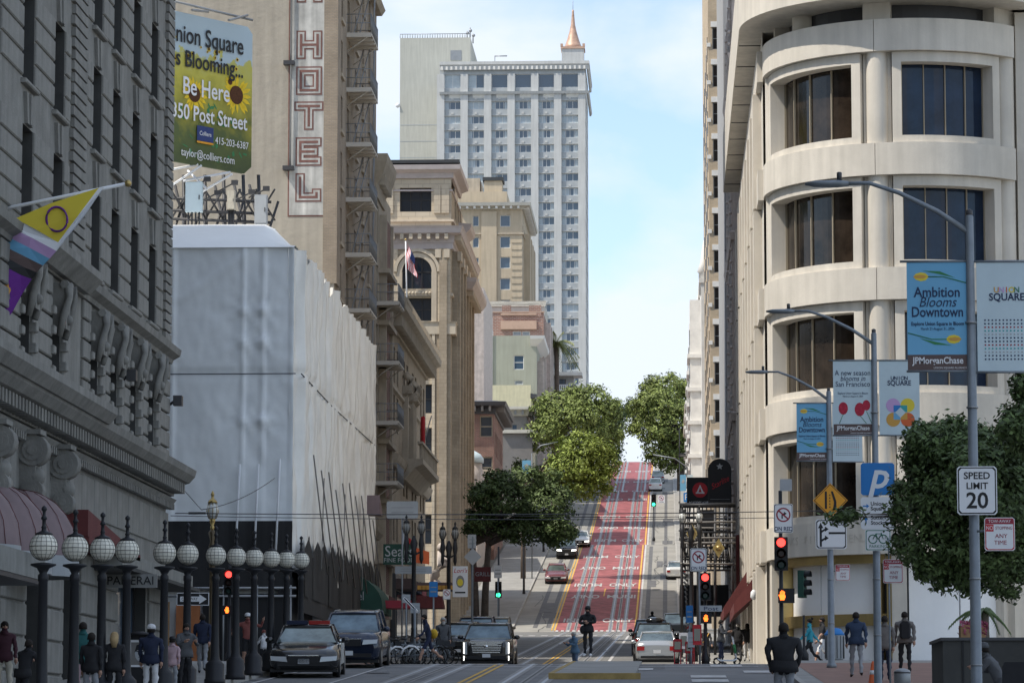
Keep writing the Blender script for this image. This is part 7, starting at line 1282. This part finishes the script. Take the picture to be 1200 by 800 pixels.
    q = MB(); q.box(-.16, .16, yf-.075, yf-.06, .40, .54, 'plate'); obj('licence_plate', q, t); q = MB(); q.box(-.16, .16, st[-1][0]+.05, st[-1][0]+.065, .55, .69, 'plate'); obj('licence_plate', q, t)
    q = MB(); q.box(-w_*.96, w_*.96, -L*.47, L*.47, .16, .26, 'black'); obj('underbody', q, t)
    if extra == 'police':
        for s, m_ in ((-1, 'navy'), (1, 'tail')): q = MB(); q.box(min(s*.02, s*.62), max(s*.02, s*.62), -.05, .22, 1.47, 1.58, m_); obj('light_bar', q, t)
        q = MB()
        for s in (-1, 1): q.box(s*w_*1.002-.006, s*w_*1.002+.006, -.75, .95, .35, .93, 'car_white')
        obj('white_door', q, t)
    if roof == 'box': q = MB(); q.rings([[(.42*f*c_, y, 1.86+.17*f*s_) for c_, s_ in [(math.cos(a*.628), math.sin(a*.628)) for a in range(10)]] for y, f in ((-.6, .4), (-.45, .9), (.9, 1), (1.4, .85), (1.5, .3))], 'car_black'); obj('roof_box', q, t)
    if roof in ('rails', 'box'):
        q = MB()
        for s in (-1, 1): q.tube([(s*w_*.66, -.2, 1.76), (s*w_*.66, 1.6, 1.78)], .02, 'steel')
        obj('roof_rail', q, t)
    t.scale = (sc_,)*3; return t
def cx_(px, Y): return P(px, 770, Y).x
car('black and white patrol car with light bar parked by the globe lamps', 'police car', 'sedan', 'car_black', cx_(352, 96.5), 98.6, 1, 'police_car', W=1.98, extra='police', rot=R(3))
car('dark navy SUV parked behind the patrol car', 'car', 'suv', 'car_navy', cx_(408, 107), 109.4, 1, 'suv', W=1.95, roof='rails')
car('black SUV with chrome grille and tall lit lamps coming over the crest', 'car', 'suv', 'car_black', cx_(570, 137), 139.5, 1, 'luxury_suv', W=2.05, extra='tall_lights', roof='rails', sc_=1.02)
car('black SUV parked left of the oncoming one', 'car', 'suv', 'car_black', cx_(537, 160), 162, 1, 'suv', W=1.95)
car('dark blue van like car parked behind the black SUV', 'car', 'suv', 'car_navy', cx_(556, 172), 174, 1, 'suv', W=1.95, sc_=1.08)
car('tan car parked farthest in the left row', 'car', 'suv', 'car_tan', cx_(579, 184), 186, 1, 'suv', W=1.8)
car('maroon sedan driving down the lower hill block', 'car', 'sedan', 'car_maroon', cx_(651.5, 296), 298, 1, 'sedan', W=1.8, sc_=1.05)
car('dark pickup with headlights on behind the maroon sedan', 'car', 'pickup', 'car_black', cx_(664, 322), 325, 1, 'pickup', W=1.95, lights='headlamp')
car('white car partly hidden behind the dark pickup', 'car', 'sedan', 'car_white', cx_(680, 336), 339, 1, 'sedan', W=1.85, lights='headlamp')
car('silver sedan seen from behind in the right lane', 'car', 'sedan', 'car_silver', cx_(770, 146), 148.5, -1, 'sedan', W=1.86)
car('black SUV with roof box ahead of the silver sedan', 'car', 'suv', 'car_black', cx_(767, 157), 159.5, -1, 'suv', W=1.95, roof='box')
car('black SUV waiting ahead of the one with the roof box', 'car', 'suv', 'car_black', cx_(763, 171), 173, -1, 'suv', W=1.92)
car('dark car parked at the right kerb behind the gantry uprights', 'car', 'suv', 'car_grey', cx_(793, 206), 208, -1, 'suv', W=1.85)
car('grey blue car parked at the right kerb higher up', 'car', 'sedan', 'car_navy', cx_(794, 236), 238, 1, 'sedan', W=1.8)
car('white car parked at the right kerb on the lower hill block', 'car', 'sedan', 'car_white', cx_(793, 300), 302, -1, 'sedan', W=1.8)
car('white car climbing the top block', 'car', 'suv', 'car_white', cx_(769, 480), 482, -1, 'suv', W=1.9); car('silver car just beyond the white one on the top block', 'car', 'suv', 'car_silver', cx_(772, 497), 499, -1, 'suv', W=1.9)

# ================================================================ PEOPLE
def person(label, px, Y, h=1.72, rot=0, top='cloth_black', legs='cloth_black', hair='hair_dark', skin='skin', pose=None, hairstyle='short', hat=None, shorts=False, shoes='black', bag=None, sleeve=True, z=None, bulk=1.0, X=None, lean=0, sleeve_skin=False):
    pose = pose or {}; gz = (G(Y)+.13) if z is None else z; t = thing('person', label, 'person', ((P(px, 760, Y).x if X is None else X), Y, gz), R(rot)); k = h/1.75; V = Vector
    st = pose.get('stride', .12); sw = pose.get('swing', .12); ln = V((0, -lean, 0))
    J = {'pel': V((0, 0, .95)), 'sp': V((0, 0, 1.14))+ln*.5, 'ch': V((0, 0, 1.36))+ln*.9, 'nk': V((0, 0, 1.5))+ln*1.1, 'hd': V((0, -.015, 1.58))+ln*1.3, 'ht': V((0, -.02, 1.69))+ln*1.5}
    for s, n in ((1, 'R'), (-1, 'L')):
        f = s*st; J['hip'+n] = V((s*.1, 0, .9)); J['kn'+n] = V((s*.11, -f*.55-abs(st)*.2, .5)); J['an'+n] = V((s*.11, -f*1.15+(.12 if f < 0 else 0)*abs(st)*4, .09+(.05*abs(st)*4 if f < 0 else 0))); J['to'+n] = J['an'+n]+V((s*.02, -.17, -.05))
        J['sh'+n] = J['ch']+V((s*.19*bulk, 0, .06)); a = -s*sw; arm = pose.get('arm'+n)
        if arm: J['el'+n] = J['sh'+n]+V(arm[0]); J['wr'+n] = J['el'+n]+V(arm[1])
        else: J['el'+n] = J['sh'+n]+V((s*.035, a*.6, -.28)); J['wr'+n] = J['el'+n]+V((-s*.01, a*.9-.04, -.25))
    E = [('pel', 'sp', 'top'), ('sp', 'ch', 'top'), ('ch', 'nk', 'top'), ('nk', 'hd', 'skin'), ('hd', 'ht', 'skin')]
    for n in 'RL': E += [('pel', 'hip'+n, 'legs'), ('hip'+n, 'kn'+n, 'legs'), ('kn'+n, 'an'+n, 'shin'), ('an'+n, 'to'+n, 'shoe'), ('ch', 'sh'+n, 'top'), ('sh'+n, 'el'+n, 'sleeve'), ('el'+n, 'wr'+n, 'fore')]
    rad = {'pel': (.165*bulk, .12*bulk), 'sp': (.16*bulk, .12*bulk), 'ch': (.175*bulk, .125*bulk), 'nk': (.06, .06), 'hd': (.075, .085), 'ht': (.07, .08)}
    for n in 'RL': rad.update({'hip'+n: (.095, .1), 'kn'+n: (.065, .068), 'an'+n: (.045, .05), 'to'+n: (.04, .03), 'sh'+n: (.07*bulk, .07*bulk), 'el'+n: (.052, .052), 'wr'+n: (.036, .036)})
    names = list(J); idx = {n: i for i, n in enumerate(names)}; me = bpy.data.meshes.new('body'); me.from_pydata([J[n] for n in names], [(idx[a], idx[b]) for a, b, _ in E], []); me.update()
    o = bpy.data.objects.new('body', me); COL.objects.link(o); m = o.modifiers.new('s', 'SKIN'); m.use_smooth_shade = True; m.branch_smoothing = .4
    for n in names: sv = me.skin_vertices[0].data[idx[n]]; sv.radius = rad[n]; sv.use_root = (n == 'pel')
    ss = o.modifiers.new('u', 'SUBSURF'); ss.levels = 1; ss.render_levels = 1
    dg = bpy.context.evaluated_depsgraph_get(); nm = bpy.data.meshes.new_from_object(o.evaluated_get(dg)); bpy.data.objects.remove(o); nm.name = 'body'; nm.materials.clear()
    shirt_skin = sleeve_skin; col = {'top': top, 'legs': legs, 'skin': skin, 'shin': skin if shorts else legs, 'shoe': shoes, 'sleeve': top, 'fore': skin if shirt_skin else top}; mats = []; 
    q = MB()
    for n, s in (('R', 1), ('L', -1)):      # hands: palm, four fingers, thumb
        d = (J['wr'+n]-J['el'+n]).normalized(); w_ = J['wr'+n]; side = V((0, 1, 0)) if abs(d.y) < .8 else V((1, 0, 0)); side = (side-d*side.dot(d)).normalized(); nn_ = d.cross(side).normalized()
        q.tube([w_-d*.02, w_+d*.03, w_+d*.08], [.032, .042, .036], skin, n=6)
        for f in range(4): b_ = w_+d*.075+side*(f-1.5)*.02; L_ = (.06, .07, .065, .05)[f]; q.tube([b_, b_+d*L_*.55+nn_*.004*s, b_+d*L_*.95+nn_*.022*s*-1], [.010, .009, .006], skin, n=5)
        q.tube([w_+d*.03-side*.03, w_+d*.065-side*.055, w_+d*.09-side*.058+nn_*.01], [.013, .011, .007], skin, n=5)
    segs = [(J[a], J[b], r_) for a, b, r_ in E]
    def near(p):
        best = None
        for a, b, r_ in segs:
            ab = b-a; tt_ = max(0, min(1, (p-a).dot(ab)/ab.length_squared)); dd = (p-(a+ab*tt_)).length-(.06 if r_ in ('top',) else 0)
            if best is None or dd < best[0]: best = (dd, r_, tt_)
        return best[1]
    off_ = len(q.v); sd = (px*.37+Y) % 6.28
    for v in nm.vertices:
        c_ = v.co; f_ = (.010*math.sin(c_.z*38+sd+c_.x*9)+.008*math.sin(c_.z*23-c_.x*31+sd*2)+.007*math.sin(c_.y*44+c_.z*15))*(1 if c_.z < 1.46 and c_.z > .12 else 0); q.v.append(tuple(c_+v.normal*f_))
    for p in nm.polygons:
        r_ = near(p.center)
        if r_ == 'top' and p.center.z < (.86 if not shorts else .9): r_ = 'legs'
        if r_ == 'legs' and p.center.z > .92: r_ = 'top'
        if r_ == 'skin' and p.center.z < J['nk'].z-.02: r_ = 'top'
        q.f.append(tuple(off_+i for i in p.vertices)); q.m.append(q.mi(col[r_])); q.sm.append(True)
    bpy.data.meshes.remove(nm); hd = J['hd']+V((0, -.0, .03))
    for s in (-1, 1): q.ball((hd.x+s*.078, hd.y+.01, hd.z+.0), .022, skin, n=6, k=4, sq=(.5, .8, 1.2))
    q.rings([[(hd.x-.012, hd.y-.075, hd.z+.03), (hd.x+.012, hd.y-.075, hd.z+.03), (hd.x, hd.y-.08, hd.z+.032)], [(hd.x-.018, hd.y-.08, hd.z-.02), (hd.x+.018, hd.y-.08, hd.z-.02), (hd.x, hd.y-.112, hd.z-.018)]], skin)
    obj('body', q, t)
    nk_ = J['nk']; q = MB(); q.rings([[(nk_.x+r1*math.cos(a), nk_.y+r1*.85*math.sin(a)-(.02 if math.sin(a) < 0 else 0), nk_.z+dz+.015*math.sin(a)) for a in [j*math.pi/5 for j in range(10)]] for r1, dz in ((.105, -.05), (.082, .0), (.085, .02), (.07, .0))], top); obj('collar', q, t)
    if not shorts:
        hb_ = J['pel']; q = MB(); q.rings([[(hb_.x+r1*1.03*math.cos(a)*bulk, hb_.y+r1*.76*math.sin(a)*bulk+.01*math.sin(a*3+sd), hb_.z+dz+.012*math.sin(a*2+sd)) for a in [j*math.pi/7 for j in range(14)]] for r1, dz in ((.168, .12), (.185, .03), (.19, -.08), (.17, -.085))], top, cap=False); obj('jacket_hem', q, t)
    q = MB()
    for s in (-1, 1): q.ball((hd.x+s*.03, hd.y-.082, hd.z+.022), .011, 'hair_dark', n=6, k=4, sq=(1.3, .5, .8))
    q.box(hd.x-.025, hd.x+.025, hd.y-.092, hd.y-.08, hd.z-.048, hd.z-.04, 'maroon_text'); obj('face', q, t)
    q = MB(); c = hd+V((0, .012, .045)); rs = []
    for i in range(6): ph = i/5*math.pi*.5; rs.append([(c.x+.094*math.cos(ph)*math.cos(a), c.y+.102*math.cos(ph)*math.sin(a)+(.012 if i == 0 else 0), c.z-.02+.105*math.sin(ph)-(.06 if i == 0 and math.sin(a) > -.3 else 0)) for a in [j*math.pi/6 for j in range(12)]])
    q.rings(rs, hair)
    if hairstyle == 'long': q.tube([c+V((0, .06, 0)), c+V((0, .09, -.12)), c+V((0, .09, -.27))], [.09, .1, .05], hair, n=10)
    if hairstyle == 'bun': q.ball(c+V((0, .1, .08)), .05, hair)
    if hairstyle == 'beard': q.ball(hd+V((0, -.06, -.09)), .06, hair, sq=(1, .7, 1.4))
    obj('hair', q, t)
    if hat: q = MB(); q.lathe((c.x, c.y, c.z+.0), [(.105, 0), (.105, .05), (.08, .1), (.02, .12)], hat, n=12); q.prism([(-.08, 0), (.08, 0), (.07, .012), (-.07, .012)], TS(c.x, c.y-.09, c.z), 0, .1, hat); obj('cap', q, t)
    if bag == 'backpack': q = MB(); q.rings([[(x*f, .13+lean*-1+dy, z_) for x, dy in ((-.15, 0), (.15, 0), (.15, .12), (.1, .17), (-.1, .17), (-.15, .12))] for f, z_ in ((.7, .98), (1, 1.03), (1, 1.38), (.6, 1.46))], 'cloth_black', smooth=False); obj('backpack', q, t)
    if bag == 'yellow': q = MB(); q.ball((-.12, .2, 1.05), .2, 'mustard', n=10, k=8, sq=(1.2, .7, .9)); q.tube([(-.2, .1, 1.15), (.1, -.12, 1.45)], .02, 'mustard'); obj('bag', q, t)
    if bag == 'shoulder': q = MB(); q.ball((-.2, .05, .95), .14, 'black', sq=(.8, .8, 1.1)); q.tube([(-.2, .05, 1.05), (.15, -.1, 1.42)], .015, 'black'); obj('bag', q, t)
    if bag == 'strap': q = MB(); q.tube([(-.17, -.1, .98), (.0, -.15, 1.2), (.14, -.08, 1.45)], .02, 'ochre'); q.box(-.24, -.08, -.14, .0, .86, 1.0, 'banner_brown'); obj('bag', q, t)
    t.scale = (k, k, k); return t
ph_ = {'armR': ((.05, -.12, -.24), (-.12, -.2, .08)), 'armL': ((-.05, -.12, -.24), (.12, -.2, .08)), 'stride': .02}
cross = {'armR': ((.07, -.05, -.25), (-.26, -.16, .05)), 'armL': ((-.07, -.05, -.25), (.26, -.14, .0)), 'stride': .02}
still = {'stride': .03, 'swing': .04}; walk = {'stride': .28, 'swing': .25}
person('person in maroon sweater facing the street at the far left edge', 5, 75, 1.75, 20, 'maroon_cloth', 'cream', bulk=1.05)
person('person in dark jacket crouched forward by the leftmost globe lamp', 27, 66, 1.5, 150, 'cloth_black', 'cloth_black', pose=ph_, lean=.15, bulk=1.15)
person('person in teal shirt behind the second globe lamp', 97, 74, 1.74, 180, 'teal_shirt', 'pink', pose=still)
person('person in black coat between the second and third globe lamps', 107, 68, 1.6, 175, 'cloth_black', 'grey_trousers', pose=still)
person('blond woman in a long dark coat seen from behind', 134, 69, 1.6, 185, 'cloth_black', 'cloth_black', 'hair_blond', hairstyle='long', pose=still)
person('man in white cap and navy jacket seen from behind', 177, 74, 1.66, 180, 'navy', 'cloth_white', hat='cloth_white', pose=still, bulk=1.15)
person('child in pink hoodie and dark hat behind the globe lamps', 202, 79, 1.32, 170, 'pink', 'grey_trousers', hat='black', pose=still)
person('man in grey jacket looking down at his phone', 217, 81, 1.62, 30, 'grey_jacket', 'cloth_black', pose=ph_, bulk=1.15, lean=.05)
person('man in dark blue jacket and grey jeans walking away beside the plywood', 237, 97, 1.68, 180, 'navy', 'grey_trousers', pose={'stride': .2, 'swing': .15}, bulk=1.1)
person('person in rust top and white cap raising both elbows', 290, 104, 1.62, 10, 'rust', 'cloth_black', hat='cloth_white', shorts=True, pose={'armR': ((.26, -.02, -.1), (.05, -.1, .2)), 'armL': ((-.26, -.02, -.1), (-.05, -.1, -.2)), 'stride': .04})
person('child in white shirt beside the patrol car', 309, 103, 1.15, 60, 'cloth_white', 'cloth_black', 'rust', pose=walk)
person('man in dark clothes and shorts striding with a yellow bag', 503, 121, 1.74, -70, 'navy', 'navy', shorts=True, pose={'stride': .34, 'swing': .2}, bag='yellow', lean=.14, bulk=1.05)
person('bearded grey haired person in a grey coat behind the yellow bag', 519, 130, 1.86, 20, 'grey_jacket', 'grey_jacket', 'hair_grey', hairstyle='beard', pose=still, bulk=1.1)
person('small person far behind on the left pavement above the parked cars', 541, 190, 1.7, 10, 'cloth_white', 'jeans', pose=still, X=-12.4)
person('grey haired person in denim standing beyond the boarding island', 674, 127, 1.62, -60, 'denim', 'jeans', 'hair_grey', pose=ph_, z=G(127)-.25, lean=.05, bulk=1.2)
person('person in black with cap and folded arms standing on the boarding island', 689, 112.5, 1.66, -15, 'cloth_black', 'cloth_black', hat='black', pose=cross, z=G(112.5)+.24, bag='shoulder', bulk=1.12, shoes='cloth_white')
person('dark figure riding up the lane above the black SUVs', 764.5, 203, 1.85, 180, 'cloth_black', 'cloth_black', z=G(203)+.1, pose=still)
person('woman in black with tan strap walking on the right corner', 827, 137, 1.5, 10, 'cloth_black', 'cloth_black', bag='strap', hairstyle='long', pose=walk, shoes='cloth_white')
person('tall person in dark vest standing by the scooter', 845, 135, 1.78, 75, 'grey_jacket', 'navy', pose=ph_, bulk=1.05)
person('person in black jacket walking away near the rounded store', 865, 150, 1.72, 180, 'cloth_black', 'cloth_black', 'hair_grey', pose=walk, bulk=1.15)
person('person in black jacket and white trousers beside the store wall', 877, 152, 1.7, 180, 'cloth_black', 'cloth_white', hairstyle='long', pose=still, bulk=1.1, X=3.45)
person('large man in black jacket and grey jeans standing in the foreground', 918.5, 63, 1.83, 180, 'cloth_black', 'grey_trousers', pose={'stride': .05, 'armR': ((.03, .04, -.27), (-.05, -.12, -.2)), 'armL': ((-.03, .04, -.27), (.05, -.12, -.2))}, bulk=1.32, z=1.98)
person('woman in turquoise top and black trousers walking left', 949, 121, 1.68, -80, 'teal_top', 'cloth_black', hairstyle='bun', pose={'stride': .33, 'swing': .3}, bulk=.92, z=G(121)+.02)
person('man in black shirt and white shorts walking by the street light', 964, 122, 1.76, -75, 'cloth_black', 'cloth_white', shorts=True, pose={'stride': .28, 'swing': .15}, z=G(122)+.02, sleeve_skin=True)
person('man in blue sweater and grey trousers walking away', 1003.5, 92, 1.76, 180, 'blue_sweater', 'grey_trousers', pose={'stride': .16, 'swing': .2}, bulk=1.12)
person('dark dressed person half hidden behind the middle street light', 1037, 88, 1.7, 170, 'taupe', 'navy', pose=still, bulk=1.05)
person('man in taupe sweater with black backpack walking away', 1060.5, 95, 1.74, 180, 'taupe', 'cloth_black', bag='backpack', pose={'stride': .12, 'swing': .15}, bulk=1.15)
person('person in grey cap stooping behind the planter', 1176, 55.5, 1.45, -110, 'grey_jacket', 'cloth_black', hat='grey_jacket', pose=ph_, lean=.3, bulk=1.1, z=1.75)
t = thing('parked_pushchair', 'dark padded seat back and beige hood at the lower right corner', 'pushchair', (P(1188, 790, 51).x, 51, G(51)+.1)); q = MB(); q.ball((0, 0, .62), .36, 'taupe', n=14, k=8, sq=(1.1, 1, .8)); obj('hood', q, t); q = MB(); q.rings([[(x*f+.12, .2, z) for x in (-.26, .26)]+[(x*f+.12, .32, z) for x in (.26, -.26)] for f, z in ((.9, .7), (1, .85), (1, 1.35), (.9, 1.42))], 'cloth_black', smooth=False); obj('seat_back', q, t); q = MB()
for x in (-.3, .3): q.tube([(x+.17*math.cos(k*.5236), 0, .15+.17*math.sin(k*.5236)) for k in range(13)], .03, 'tyre', n=5)
q.tube([(-.3, 0, .15), (0, 0, .5), (.3, 0, .15)], .025, 'steel_dark'); obj('wheel', q, t)
